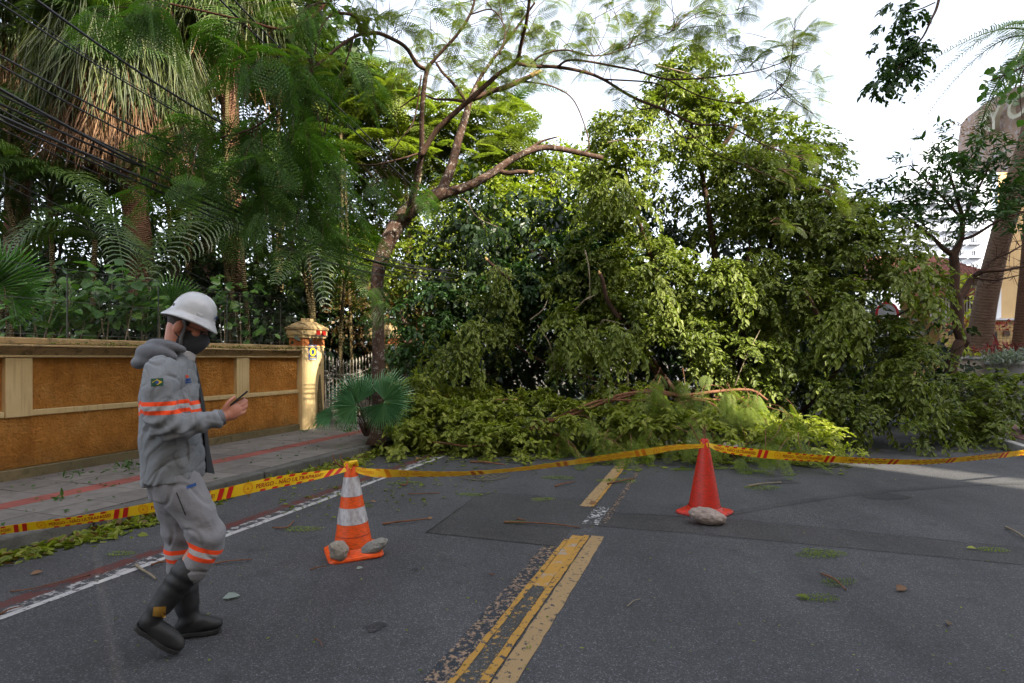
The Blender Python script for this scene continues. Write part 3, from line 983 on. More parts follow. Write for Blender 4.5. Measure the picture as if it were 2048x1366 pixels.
M['strand'] = leafmat('hanging_frond_strand', (.026, .036, .008), (.055, .075, .016), (.13, .14, .04), None, 0, .3, .5)
M['shrub'] = leafmat('broad_shrub_leaf', (.030, .080, .014), (.066, .150, .026), (.125, .22, .048), None, 0, .35, .36)
M['red_leaf'] = leafmat('red_leaf', (.10, .012, .014), (.20, .025, .03), (.34, .08, .05), None, 0, .3, .4, tcol=(1.5, .6, .5))
M['yellow_leaf'] = leafmat('yellow_green_leaf', (.16, .19, .02), (.32, .34, .03), (.5, .48, .06), None, 0, .35, .45)
M['silver_leaf'] = leafmat('silver_leaf', (.12, .15, .13), (.20, .24, .21), (.3, .34, .3), None, 0, .2, .6)
M['brown_leaf'] = leafmat('russet_leaf', (.06, .035, .012), (.12, .075, .022), (.20, .13, .045), None, 0, .35, .5, tcol=(1.5, 1.1, .5))

DOWN = np.array((0, 0, -1.0))


def sprays(LV, root, dirs, L, droop=.5, nt=5, nl=6, leaf=.11, W=.46, tint=.5, tvar=.22, shape=6, hang=.55):
    """leafy sprays: a drooping main twig with side twigs that carry the leaves"""
    n = len(root)
    if n == 0: return
    L = np.broadcast_to(np.asarray(L, float), (n,)); tint = np.broadcast_to(np.asarray(tint, float), (n,))
    dirs = nrm(dirs)
    side = nrm(np.cross(dirs, np.array((0, 0, 1.0)) + RNG.normal(size=(n, 3)) * .25))
    tj = (np.arange(nt) + .6) / nt
    sg = np.where(np.arange(nt) % 2 == 0, 1.0, -1.0)
    B = root[:, None] + dirs[:, None] * (L[:, None] * tj)[..., None] + DOWN * (L[:, None] * droop * tj ** 2)[..., None]
    tan = dirs[:, None] + DOWN * (2 * droop * tj)[None, :, None]
    td = nrm(tan * .7 + side[:, None] * sg[None, :, None] * RNG.uniform(.3, 1.0, (n, nt, 1)) + RNG.normal(size=(n, nt, 3)) * .22)
    tl = (L[:, None] * (.55 - .25 * tj))
    k = (np.arange(nl) + .5) / nl
    P = B[:, :, None] + td[:, :, None] * (tl[..., None] * k)[..., None] + DOWN * (tl[..., None] * .5 * k ** 2)[..., None]
    lsg = np.where(np.arange(nl) % 2 == 0, 1.0, -1.0)
    ls = nrm(np.cross(td, np.array((0, 0, 1.0)) + RNG.normal(size=(n, nt, 3)) * .3))
    D = td[:, :, None] * .55 + ls[:, :, None] * (lsg[None, None, :, None] * .75) + DOWN * hang + RNG.normal(size=(n, nt, nl, 3)) * .28
    N = np.array((0, 0, 1.0)) + dirs[:, None, None] * .5 + RNG.normal(size=(n, nt, nl, 3)) * .38
    cnt = n * nt * nl
    tt = np.clip(np.repeat(tint, nt * nl) + RNG.normal(size=cnt) * tvar, 0, 1)
    LV.add(P.reshape(-1, 3), D.reshape(-1, 3), N.reshape(-1, 3), leaf * RNG.uniform(.5, 1.3, cnt), W * RNG.uniform(.85, 1.15, cnt), tt, shape=shape)


CAV = []                                       # hollows in the fallen crown: u, v, half width, half height


def lobe(LV, u, v, D, ru, rv, dens=1.0, depth=None, L=.62, **kw):
    c = at(u, v, D); sx = ru / FOC * D; sz = rv / FOC * D; sy = depth or (sx + sz) / 2
    area = 4 * PI * ((sx * sy) ** 1.6 / 3 + (sx * sz) ** 1.6 / 3 + (sy * sz) ** 1.6 / 3) ** (1 / 1.6)
    n = max(6, int(area * 15 * dens))
    d = rnd_dirs(n, .25)
    r = RNG.uniform(.35, .92, n) ** .6
    P = c + d * np.array((sx, sy, sz)) * r[:, None] * .92
    if CAV:
        pu = CX + P[:, 0] / P[:, 1] * FOC; pv = HOR - (P[:, 2] - .18 - CAMH) / P[:, 1] * FOC
        keep = np.ones(n, bool)
        q = np.array([mnoise.noise(Vector(p * 1.25)) + .5 * mnoise.noise(Vector(p * 2.7 + 5)) for p in P]); keep &= q > -.17 + RNG.normal(size=n) * .05
        for cu, cv, cw, ch in CAV: keep &= ((pu - cu) / cw) ** 2 + ((pv - cv) / ch) ** 2 > RNG.uniform(.55, 1.1, n)
        d, P = d[keep], P[keep]; n = len(P)
        if n == 0: return c
    out = nrm(d * np.array((1 / sx, 1 / sy, 1 / sz)))
    t0 = kw.pop('tint', .5) + RNG.normal() * .10
    sprays(LV, P, out + np.array((0, 0, .1)), L * RNG.uniform(.6, 1.15, n), tint=np.clip(t0 + RNG.normal(size=n) * .14, .05, .95), **kw)
    return c


def branch_obj(pts, name, m, parent, n=7, sub=7, world=True):
    """pts rows: x,y,z,r"""
    S = spline(pts, sub)
    return MB().tube(S[:, :3], np.maximum(S[:, 3], .002), n).build(name, m, parent, smooth=True, world=world)


def pxl(rows, k=1.0):
    """rows of u, v, D, radius in pixels"""
    return np.array([(*at(u, v, D), r * k / FOC * D) for u, v, D, r in rows])


# ---------------------------------------------------------------- feathery (bipinnate) frond template
def feather_template(npin=11, nleaf=7, Lp=.42, lw=.36):
    P = []; D = []; N = []; Ls = []
    for i in range(npin):
        t = (i + 1.2) / (npin + .6)
        base = np.array((t, 0, -.10 * t * t))
        pl = Lp * (math.sin(PI * (t * .80 + .16)) ** .7)
        for sg in (1, -1):
            a = math.radians(62 - 22 * t)
            pd = np.array((math.cos(a), sg * math.sin(a), -.12))
            for k in range(nleaf):
                q = (k + .7) / nleaf
                pos = base + pd * pl * q + np.array((0, 0, -.12 * pl * q * q))
                for s2 in (1, -1):
                    b = math.radians(58)
                    ld = np.array((pd[0] * math.cos(b) - s2 * pd[1] * math.sin(b), pd[0] * s2 * math.sin(b) + pd[1] * math.cos(b), -.1))
                    P.append(pos); D.append(ld); N.append((0, 0, 1)); Ls.append(pl / nleaf * 1.35 * (1.1 - .5 * abs(q - .45)))
    return np.array(P), np.array(D), np.array(N, float), np.array(Ls), lw


FEA_HI = feather_template(10, 7, .42, .46)
FEA_MD = feather_template(10, 6, .34, .58)
FEA_HEAP = feather_template(9, 6, .34, .50)
FEA_LO = feather_template(7, 3, .5, .5)


def fronds(LV, T, pos, dirs, ups, scale, tint=.5, tv=.12):
    P, D, N, Ls, lw = T
    n = len(pos); X = nrm(dirs); Y = nrm(np.cross(ups, X)); Z = np.cross(X, Y)
    R = np.stack((X, Y, Z), 2)
    scale = np.broadcast_to(np.asarray(scale, float), (n,))
    droop = RNG.uniform(0, .5, n)
    Pl = P[None] * scale[:, None, None]
    Pw = np.einsum('nij,nkj->nki', R, Pl) + pos[:, None]
    Pw[:, :, 2] -= (droop * scale)[:, None] * (P[:, 0] ** 2)[None]
    Dw = np.einsum('nij,kj->nki', R, D); Nw = np.einsum('nij,kj->nki', R, N) + RNG.normal(size=(n, len(P), 3)) * .15
    Dw[:, :, 2] -= .25 * droop[:, None]
    tt = np.clip(np.repeat(np.broadcast_to(tint, (n,)) + RNG.normal(size=n) * tv, len(P)) + RNG.normal(size=n * len(P)) * .06, 0, 1)
    LV.add(Pw.reshape(-1, 3), Dw.reshape(-1, 3), Nw.reshape(-1, 3), (scale[:, None] * Ls[None]).ravel(), lw, tt, shape=4)
    return Pw


# ---------------------------------------------------------------- the street tree
tbase = gp(757, 886, PZ)
tree = empty('street_tree', tbase, 0, 'leaning feathery leaved street tree at the kerb with lichen on its trunk', 'tree')
branch_obj(pxl([(752, 892, 9.1, 26), (757, 850, 9.15, 17), (757, 760, 9.2, 15.5), (756, 640, 9.2, 14.5), (754, 570, 9.2, 15), (762, 520, 9.2, 17), (785, 465, 9.2, 20), (812, 425, 9.2, 20), (850, 403, 9.2, 18), (893, 380, 9.25, 16)], .84), 'trunk', M['bark'], tree, 12)
LIMBS = [
    [(880, 390, 9.25, 14), (903, 335, 9.3, 12), (917, 280, 9.3, 10.5), (931, 235, 9.3, 9), (941, 200, 9.3, 7), (958, 160, 9.3, 5), (985, 120, 9.3, 4), (1030, 60, 9.2, 3), (1070, 5, 9.0, 2.5)],
    [(885, 388, 9.25, 13), (940, 370, 9.3, 11), (985, 345, 9.4, 10.5), (1030, 315, 9.5, 8.5), (1075, 297, 9.6, 7.5), (1110, 296, 9.7, 7), (1160, 306, 9.8, 6.5), (1205, 316, 9.9, 6)],
    [(815, 440, 9.1, 10), (832, 362, 8.6, 8), (843, 305, 8.3, 7), (844, 220, 8.0, 6), (853, 146, 7.8, 6), (868, 120, 7.7, 4.5), (911, 73, 7.6, 4), (940, 29, 7.5, 3.4), (953, -15, 7.4, 3)],
    [(842, 312, 8.3, 7), (871, 264, 8.2, 7), (904, 231, 8.1, 6.8), (951, 190, 8.0, 6.4), (995, 150, 7.9, 6), (1032, 124, 7.8, 5.5), (1043, 84, 7.6, 4.6), (1054, 37, 7.4, 4.2), (1061, -20, 7.2, 4)],
    [(853, 140, 7.8, 5.5), (834, 128, 7.7, 5.4), (812, 95, 7.5, 5), (783, 77, 7.3, 4.8), (754, 66, 7.1, 4.6), (726, 66, 7.0, 4.5), (710, 33, 6.9, 4), (670, 22, 6.7, 3.6), (650, -8, 6.5, 3.3)],
    [(726, 66, 7.0, 4), (691, 84, 6.8, 3.8), (637, 128, 6.6, 3.6), (600, 161, 6.4, 3.4), (571, 205, 6.2, 3.1), (512, 253, 6.0, 2.7), (439, 275, 5.8, 2.2), (330, 284, 5.5, 1.4)],
    [(1030, 126, 7.8, 4.5), (1065, 132, 7.8, 4.4), (1113, 134, 7.8, 4.2), (1164, 143, 7.9, 4), (1205, 158, 7.9, 3.6), (1267, 195, 8.0, 3.4), (1333, 221, 8.0, 3.1), (1391, 248, 8.1, 2.8), (1454, 252, 8.2, 2.2), (1530, 290, 8.2, 1.6), (1640, 330, 8.2, 1)],
    [(945, 198, 9.3, 7), (985, 182, 9.3, 6.6), (1010, 175, 9.3, 6.4), (1040, 162, 9.3, 6), (1066, 150, 9.3, 5), (1078, 142, 9.3, 3)],
    [(932, 200, 9.3, 5), (920, 185, 9.3, 4.4), (900, 160, 9.2, 4), (885, 145, 9.2, 3.6), (872, 125, 9.2, 3)],
    [(928, 202, 9.3, 4), (900, 199, 9.4, 3.6), (870, 198, 9.6, 3), (840, 190, 9.8, 2.2), (800, 215, 10, 1.6)],
    [(1113, 134, 7.8, 3), (1150, 120, 7.7, 2.8), (1265, 140, 7.8, 2.6), (1333, 158, 7.9, 2.4), (1420, 155, 7.9, 2), (1520, 140, 7.9, 1.6), (1600, 110, 7.9, 1)],
    [(1333, 158, 7.9, 2), (1400, 192, 7.9, 1.9), (1480, 206, 7.9, 1.7), (1540, 190, 7.8, 1.6), (1575, 155, 7.8, 1.4), (1585, 100, 7.7, 1.1), (1590, 40, 7.7, .7)],
    [(1205, 158, 7.9, 2.2), (1322, 170, 8, 1.9), (1330, 215, 8, 1.8), (1345, 255, 8, 1.7), (1372, 276, 8.05, 1.6), (1430, 265, 8.1, 1.2)],
    [(1267, 195, 8.0, 2), (1280, 218, 8.0, 1.8), (1330, 222, 8.1, 1.6), (1420, 300, 8.2, 1.4), (1500, 335, 8.3, 1.2), (1600, 380, 8.3, .8)],
    [(1061, 128, 7.8, 2.6), (1085, 110, 7.7, 2.4), (1130, 100, 7.6, 2.2), (1190, 112, 7.6, 1.8), (1260, 95, 7.6, 1.3), (1350, 60, 7.5, .9)],
    [(940, 29, 7.5, 2), (985, 20, 7.3, 1.8), (1010, 60, 7.2, 1.6), (1000, 110, 7.2, 1.2)],
    [(1165, 310, 9.8, 1.8), (1178, 285, 9.8, 1.5), (1150, 205, 9.7, 1.8), (1110, 175, 9.6, 2.0), (1065, 165, 9.4, 2.4), (1040, 163, 9.3, 3)],
    [(1050, 303, 9.55, 5), (1068, 292, 9.6, 4), (1085, 282, 9.6, 3), (1117, 273, 9.6, 1.5)],
    [(995, 340, 9.45, 7), (1015, 346, 9.4, 6), (1040, 343, 9.4, 5.5), (1060, 345, 9.4, 4)],
    [(670, 22, 6.7, 2.6), (640, 60, 6.5, 2.2), (622, 150, 6.4, 2), (600, 240, 6.3, 1.8), (560, 330, 6.2, 1.2)],
    [(710, 66, 7.0, 2.2), (690, 130, 6.9, 2), (662, 200, 6.8, 1.8), (640, 300, 6.7, 1.6), (600, 400, 6.6, 1)],
    [(843, 305, 8.3, 3), (800, 318, 8.3, 2.6), (740, 330, 8.3, 2.2), (690, 320, 8.3, 1.6), (655, 290, 8.3, 1)],
    [(843, 150, 7.8, 2.2), (828, 240, 7.8, 1.8), (800, 280, 7.7, 1.6), (760, 340, 7.6, 1.2)],
]
for L_ in LIMBS:
    branch_obj(pxl(L_, .8), 'branch', M['bark'] if L_[0][3] > 9 else M['bark_dark'], tree, 7 if L_[0][3] > 4 else 5)
mb = MB(); LVf = Leaves(); LVh = Leaves()
# cut ends of the broken limbs
M['cutwood'] = surf('fresh_cut_wood', (.45, .27, .10), (.60, .40, .18), 30, .8, .3, 60)
for q_ in ([(1056, 345, 9.4, 4.5), (1062, 345, 9.4, 4.2), (1068, 343, 9.4, 2)], [(1113, 274, 9.6, 1.6), (1120, 272, 9.6, 1)]):
    branch_obj(pxl(q_), 'broken_end', M['cutwood'], tree, 6)
branch_obj(pxl([(1061, 152, 9.3, 5), (1072, 146, 9.3, 4.5), (1082, 141, 9.3, 2)]), 'broken_end', M['cutwood'], tree, 6)


def twig_cluster(root, tip, n, spread, sc, T, LV, tint=.45, r=.006, hang=.35):
    """a twig from root to tip with fronds along its outer part"""
    root = np.asarray(root, float); tip = np.asarray(tip, float)
    mid = (root + tip) / 2 + RNG.normal(size=3) * .08 * np.linalg.norm(tip - root) + np.array((0, 0, .06))
    S = spline(np.vstack((root, mid, tip)), 5)
    mb.tube(S, np.linspace(r, r * .35, len(S)), 4, cap=False)
    t = RNG.uniform(.3, 1, n); idx = (t * (len(S) - 1)).astype(int)
    pos = S[idx] + RNG.normal(size=(n, 3)) * .02
    ax = nrm(tip - root)
    d = ax * .5 + rnd_dirs(n) * np.array((1, 1, .5)) + DOWN * hang * RNG.uniform(.2, 1.4, (n, 1))
    fronds(LV, T, pos, d, np.array((0, 0, 1.0)) + RNG.normal(size=(n, 3)) * .3, sc * RNG.uniform(.7, 1.2, n), tint)


def cluster_px(u0, v0, D0, u1, v1, D1, k, n, su, sv, sc, T=FEA_HI, LV=None, tint=.45, hang=.35):
    for i in range(k):
        a = at(u0 + RNG.normal() * su * .3, v0 + RNG.normal() * sv * .3, D0); b = at(u1 + RNG.normal() * su, v1 + RNG.normal() * sv, D1 + RNG.normal() * .35)
        twig_cluster(a, b, n, 1, sc, T, LV or LVf, tint, hang=hang)


CL = [
    (439, 275, 5.8, 330, 285, 5.5, 5, 5, 45, 28, .36), (439, 275, 5.8, 380, 345, 5.5, 4, 4, 60, 35, .36), (512, 253, 6.0, 470, 350, 5.8, 5, 5, 60, 50, .38),
    (571, 205, 6.2, 540, 330, 6.0, 6, 5, 55, 60, .40), (600, 240, 6.3, 600, 420, 6.2, 7, 5, 60, 50, .40), (560, 330, 6.2, 520, 440, 6.0, 5, 5, 60, 30, .38),
    (640, 300, 6.7, 650, 420, 6.5, 6, 5, 50, 40, .42), (600, 400, 6.6, 690, 470, 6.4, 5, 4, 60, 25, .40), (637, 128, 6.6, 560, 110, 6.3, 5, 4, 40, 40, .38),
    (600, 161, 6.4, 480, 130, 6.0, 5, 5, 60, 40, .40), (637, 128, 6.6, 620, 200, 6.5, 5, 4, 30, 40, .36), (650, 10, 6.5, 600, 60, 6.3, 4, 5, 30, 40, .34),
    (330, 20, 6.0, 250, 40, 5.6, 5, 5, 60, 30, .36), (330, 20, 6.0, 190, 20, 5.5, 3, 4, 30, 25, .36), (480, 40, 6.2, 430, 90, 6.0, 3, 4, 40, 30, .36),
    (690, 320, 8.3, 700, 370, 8.0, 4, 4, 50, 40, .40), (760, 340, 7.6, 780, 400, 7.6, 3, 3, 30, 25, .36), (720, 150, 7.0, 730, 220, 7.0, 3, 4, 30, 40, .34),
    (755, 570, 9.1, 760, 610, 8.8, 3, 3, 25, 18, .34), (850, 400, 9.1, 860, 400, 8.8, 3, 3, 30, 14, .34), (960, 430, 9.6, 1000, 470, 9.2, 2, 3, 15, 12, .40),
]
for c_ in CL:
    cluster_px(*c_[:6], int(c_[6] * 1.2 + .5), *c_[7:])
branch_obj(pxl([(655, 4, 6.6, 3.4), (620, 36, 6.4, 3), (565, 58, 6.2, 2.8), (505, 45, 6.1, 2.5), (420, 25, 6.0, 2.2), (330, 5, 5.8, 2), (280, -15, 5.7, 1.6)]), 'branch', M['bark_red'], tree, 6)
branch_obj(pxl([(890, 385, 9.3, 2), (930, 400, 9.4, 1.6), (955, 435, 9.5, 1.3), (1010, 460, 9.5, .9)]), 'branch', M['bark_pale'], tree, 5)
# thin high canopy against the sky
high = []
for L_ in LIMBS[:16]:
    if L_[0][3] < 1.9: continue
    S = spline(pxl(L_), 3)
    for i in range(len(S) // 3, len(S)):
        p = S[i, :3]
        v_ = HOR - (p[2] - CAMH) / p[1] * FOC
        if v_ > 190: continue
        for q in range(1 + (i % 2)):
            tip = p + rnd_dirs(1)[0] * np.array((.8, .8, .5)) * RNG.uniform(.4, 1.0) + np.array((0, 0, .25))
            twig_cluster(p, tip, 2, 1, .30, FEA_MD, LVh, .5, .005, .1)
for i in range(80):
    u = RNG.uniform(760, 1480); v = RNG.uniform(-70, 125) * (1 - .25 * (u > 1250)); D = RNG.uniform(7.0, 10.0)
    a = at(u + RNG.normal() * 60, v + abs(RNG.normal()) * 40, D); b = at(u, v, D)
    twig_cluster(a, b, 2, 1, .32, FEA_MD, LVh, .5, .005, .1)
# sprigs at the tips on the right
for (u0, v0, u1, v1, D, k) in ((1580, 130, 1630, 95, 7.8, 2), (1500, 140, 1480, 90, 7.9, 3), (1420, 155, 1400, 110, 7.9, 2), (1540, 195, 1630, 195, 7.8, 4), (1560, 170, 1640, 225, 7.8, 4), (1440, 255, 1540, 270, 8.1, 4), (1530, 290, 1620, 300, 8.2, 5),
                               (1600, 320, 1650, 310, 8.2, 3), (1500, 335, 1480, 280, 8.2, 3), (1560, 350, 1640, 370, 8.3, 4), (1640, 380, 1690, 400, 8.4, 3), (1350, 60, 1440, 25, 7.5, 5), (1260, 95, 1300, 40, 7.5, 5), (1190, 112, 1180, 60, 7.6, 4), (1470, 20, 1500, 10, 7.6, 3), (1210, 190, 1225, 200, 8, 2), (1545, 440, 1600, 480, 8.6, 3)):
    cluster_px(u0, v0, D, u1, v1, D, k, 4, 22, 18, .22, FEA_HI, LVh, .30, .3)
tw_ = mb.build('twigs', M['bark_dark'], tree); tag(tw_, kind='stuff')
LVf.build('foliage', M['feather'], tree)
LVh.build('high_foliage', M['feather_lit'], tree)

# ---------------------------------------------------------------- the fallen tree across the road
fallen = empty('fallen_tree', gp(1430, 905), 0, 'huge fallen fig tree with variegated drooping leaves blocking the whole road', 'fallen tree')
FL = [  # u, v, D, ru, rv, tint; lit lobes painted lighter, shaded ones darker
    (1375, 180, 11.4, 66, 52, .62), (1350, 255, 11.2, 90, 66, .55), (1265, 292, 11.0, 76, 72, .6), (1450, 275, 11.3, 66, 62, .5), (1235, 372, 10.6, 54, 72, .72), (1560, 295, 11.2, 80, 55, .5),
    (1605, 352, 11.0, 72, 72, .5), (1345, 345, 11.3, 80, 66, .42), (1490, 372, 11.0, 96, 76, .42), (1590, 442, 10.8, 86, 66, .52), (1230, 472, 10.8, 66, 56, .4), (1665, 472, 10.6, 76, 56, .5),
    (1530, 505, 10.8, 80, 76, .5), (1290, 555, 10.8, 86, 70, .38), (1440, 605, 10.6, 100, 70, .42), (1560, 605, 10.6, 90, 84, .5), (1180, 565, 10.9, 76, 76, .35),
    (1060, 660, 10.8, 60, 66, .36), (960, 655, 10.5, 62, 60, .42), (900, 705, 10.2, 48, 42, .5), (1160, 680, 9.9, 74, 54, .62), (1250, 665, 10.3, 66, 60, .4), (1370, 690, 10.3, 84, 60, .36),
    (1480, 725, 10.2, 84, 66, .38), (1700, 520, 10.4, 86, 56, .5), (1775, 512, 10.2, 70, 44, .5), (1815, 590, 10.0, 34, 74, .48), (1688, 640, 9.9, 46, 66, .62), (1765, 700, 10.0, 74, 46, .42), (1825, 765, 9.8, 44, 80, .46),
    (1640, 785, 10.0, 104, 76, .36), (1740, 825, 9.6, 86, 62, .38), (1805, 882, 9.2, 46, 24, .52), (1550, 800, 10.2, 86, 56, .34), 
    (1420, 440, 11.4, 46, 46, .34), (1640, 560, 10.7, 70, 60, .42), (1720, 450, 10.8, 50, 40, .5)]
CAV += [(1000, 750, 95, 55), (1310, 735, 80, 55), (1385, 512, 34, 30), (1500, 690, 60, 26), (1730, 770, 80, 34), (1105, 645, 40, 36), (1590, 545, 36, 22), (1290, 480, 34, 26), (1640, 700, 34, 40), (1770, 620, 50, 30), (1180, 760, 60, 40), (1430, 790, 70, 30), (950, 600, 34, 26), (1660, 420, 22, 18), (1540, 400, 24, 18)]
LV = Leaves()
for (u, v, D, ru, rv, t_) in FL:
    lobe(LV, u, v - 18, D, ru * .86, rv * .80, dens=2.2, L=.46, droop=.45, leaf=.098, W=.50, tint=t_, hang=.42)
CAV.clear()
for (u, v, D, ru, rv, t_) in ((1925, 800, 10.2, 62, 40, .5), (2000, 795, 10.4, 62, 40, .5), (2070, 790, 10.6, 60, 42, .5), (1960, 850, 9.8, 54, 20, .45), (1880, 850, 9.6, 44, 30, .45)):
    lobe(LV, u, v, D, ru * .86, rv * .80, dens=1.6, L=.44, droop=.4, leaf=.105, W=.50, tint=t_, hang=.3)
CAV.append((-999, -999, 1, 1))
# long hanging sprays at the front
hs_ = []
for (u, v, D, k) in ((1235, 380, 10.2, 10), (1690, 640, 9.6, 14), (1120, 670, 9.6, 5), (1200, 680, 9.6, 8), (950, 665, 10.1, 8), (890, 715, 10, 6), (1480, 560, 10.2, 8), (1250, 670, 9.9, 4), (1330, 610, 10.1, 5), (1815, 560, 9.7, 8), (1800, 760, 9.5, 8), (1010, 580, 10.7, 8), (1700, 800, 9.5, 8)):
    p = np.array([at(u + RNG.normal() * 22, v - 15 + RNG.normal() * 20, D + RNG.normal() * .15) for _ in range(k)])
    d = RNG.normal(size=(k, 3)) * np.array((.6, .35, .1)) + np.array((0, -.45, .15))
    sprays(LV, p, d, RNG.uniform(.4, .8, k), droop=1.2, nt=9, nl=7, leaf=.105, W=.48, tint=.66, tvar=.15, hang=.8)
LV.build('crown', M['ficus'], fallen)
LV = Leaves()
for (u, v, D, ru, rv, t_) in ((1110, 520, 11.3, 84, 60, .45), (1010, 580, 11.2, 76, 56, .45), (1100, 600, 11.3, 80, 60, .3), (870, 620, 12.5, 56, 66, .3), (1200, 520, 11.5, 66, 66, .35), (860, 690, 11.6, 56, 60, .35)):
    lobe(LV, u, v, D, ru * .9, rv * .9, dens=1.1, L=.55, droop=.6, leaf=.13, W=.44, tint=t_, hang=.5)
LV.build('deep_green_crown', M['ficus_dark'], fallen)  # larger leaves in a deeper green of their own
CAV.clear()
# inside of the crown, seen through gaps; its shade is put in as dark leaf colour
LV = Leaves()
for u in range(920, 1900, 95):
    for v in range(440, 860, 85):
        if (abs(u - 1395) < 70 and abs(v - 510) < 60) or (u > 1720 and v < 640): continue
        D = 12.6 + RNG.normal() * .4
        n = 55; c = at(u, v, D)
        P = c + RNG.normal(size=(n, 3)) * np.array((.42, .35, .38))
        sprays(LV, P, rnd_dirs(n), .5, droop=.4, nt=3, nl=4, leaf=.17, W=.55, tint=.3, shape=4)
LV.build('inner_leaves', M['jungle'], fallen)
# limbs inside the crown
fr0 = at(1480, 905, 11.6)
for (u, v, D, r) in ((1370, 200, 11.4, .10), (1590, 330, 11.1, .09), (1250, 330, 11.0, .08), (1180, 560, 11.0, .07), (1060, 500, 11.3, .07), (1700, 520, 10.6, .08), (1850, 600, 10.1, .05), (1500, 480, 10.9, .09), (960, 640, 10.8, .05), (1930, 800, 10.3, .05)):
    b = at(u, v, D); m1 = fr0 * .62 + b * .38 + RNG.normal(size=3) * .22; m2 = fr0 * .25 + b * .75 + RNG.normal(size=3) * .25
    branch_obj([(*fr0, r), (*m1, r * .8), (*m2, r * .5), (*b, r * .2)], 'limb', M['bark_dark'], fallen, 8)
mb = MB()
for (A, B, C_) in (((1075, 650), (1100, 690), (1110, 740)), ((1195, 655), (1180, 680), (1150, 700)), ((1200, 650), (1210, 640), (1250, 650)), ((1060, 640), (1085, 620), (1095, 600)), ((1170, 500), (1178, 540), (1180, 600)), ((1150, 620), (1170, 600), (1190, 590)),
                   ((1310, 130), (1400, 155), (1450, 190)), ((1215, 285), (1260, 278), (1310, 282)), ((1470, 770), (1490, 720), (1520, 660)), ((1255, 740), (1260, 790), (1290, 830))):
    S = spline(np.array([at(*A, 9.8), at(*B, 9.7), at(*C_, 9.8)]), 6)
    mb.tube(S, np.linspace(.014, .006, len(S)), 5)
tag(mb.build('bare_twigs', M['bark_pale'], fallen), kind='stuff')

# heap of broken branches in front of it
M['heap_feather'] = leafmat('heap_feathery_leaf', (.075, .115, .018), (.14, .19, .030), (.23, .28, .055), None, 0, .42, .5, spec=.3)
heap = empty('branch_heap', gp(1150, 905), 0, 'low heap of broken leafy branches in front of the fallen tree', 'branch pile')
LV = Leaves()
HP = [(835, 842, 9.7, 56, 40, .6), (905, 852, 9.4, 66, 34, .55), (985, 850, 9.4, 76, 36, .5), (1075, 835, 9.7, 80, 40, .48), (1165, 852, 9.3, 80, 38, .52), (1285, 855, 9.1, 84, 38, .55), (1400, 872, 8.8, 70, 34, .6), (1500, 878, 8.7, 80, 34, .72), (1610, 890, 8.6, 64, 26, .72), (862, 800, 10.0, 36, 52, .55), (960, 815, 10.2, 60, 30, .5), (820, 872, 9.2, 46, 22, .5), (1240, 820, 9.9, 80, 34, .45), (1010, 880, 8.9, 60, 18, .5)]
for (u, v, D, ru, rv, t_) in HP:
    lobe(LV, u, v, D, ru, rv, dens=1.3, depth=.65, L=.42, droop=.4, leaf=.10, W=.5, tint=t_ + .15, hang=.3)
# keep the leaves above the asphalt
LV.parts = [(np.column_stack((v[:, :2], np.maximum(v[:, 2], .012 + .02 * RNG.random(len(v))))), f, a, b) for v, f, a, b in LV.parts]
LV.build('leaves', M['heap_leaf'], heap)
LV = Leaves(); mb = MB()
for (u, v, D, k, n) in ((1330, 790, 8.9, 6, 5), (1420, 820, 8.6, 8, 5), (1500, 830, 8.5, 8, 5), (1560, 850, 8.5, 6, 4), (1250, 880, 8.6, 6, 4), (1150, 890, 8.6, 5, 4), (1450, 900, 7.9, 6, 5), (1500, 930, 7.4, 4, 4), (1330, 915, 8.2, 5, 4), (1230, 915, 8.0, 5, 4), (1600, 920, 8.0, 3, 3)):
    for i in range(k):
        b = at(u + RNG.normal() * 35, v + RNG.normal() * 12, D + RNG.normal() * .2); b[2] = max(b[2], .05)
        a = b + np.array((RNG.normal() * .3, .45, .25 + .1 * RNG.random()))
        twig_cluster(a, b, n, 1, .34, FEA_HEAP, LV, .55, .006, .5)
LV.parts = [(np.column_stack((v[:, :2], np.maximum(v[:, 2], .01 + .012 * RNG.random(len(v))))), f, a, b) for v, f, a, b in LV.parts]
LV.build('feathery_leaves', M['heap_feather'], heap)
tag(mb.build('twigs', M['bark_red'], heap), kind='stuff')
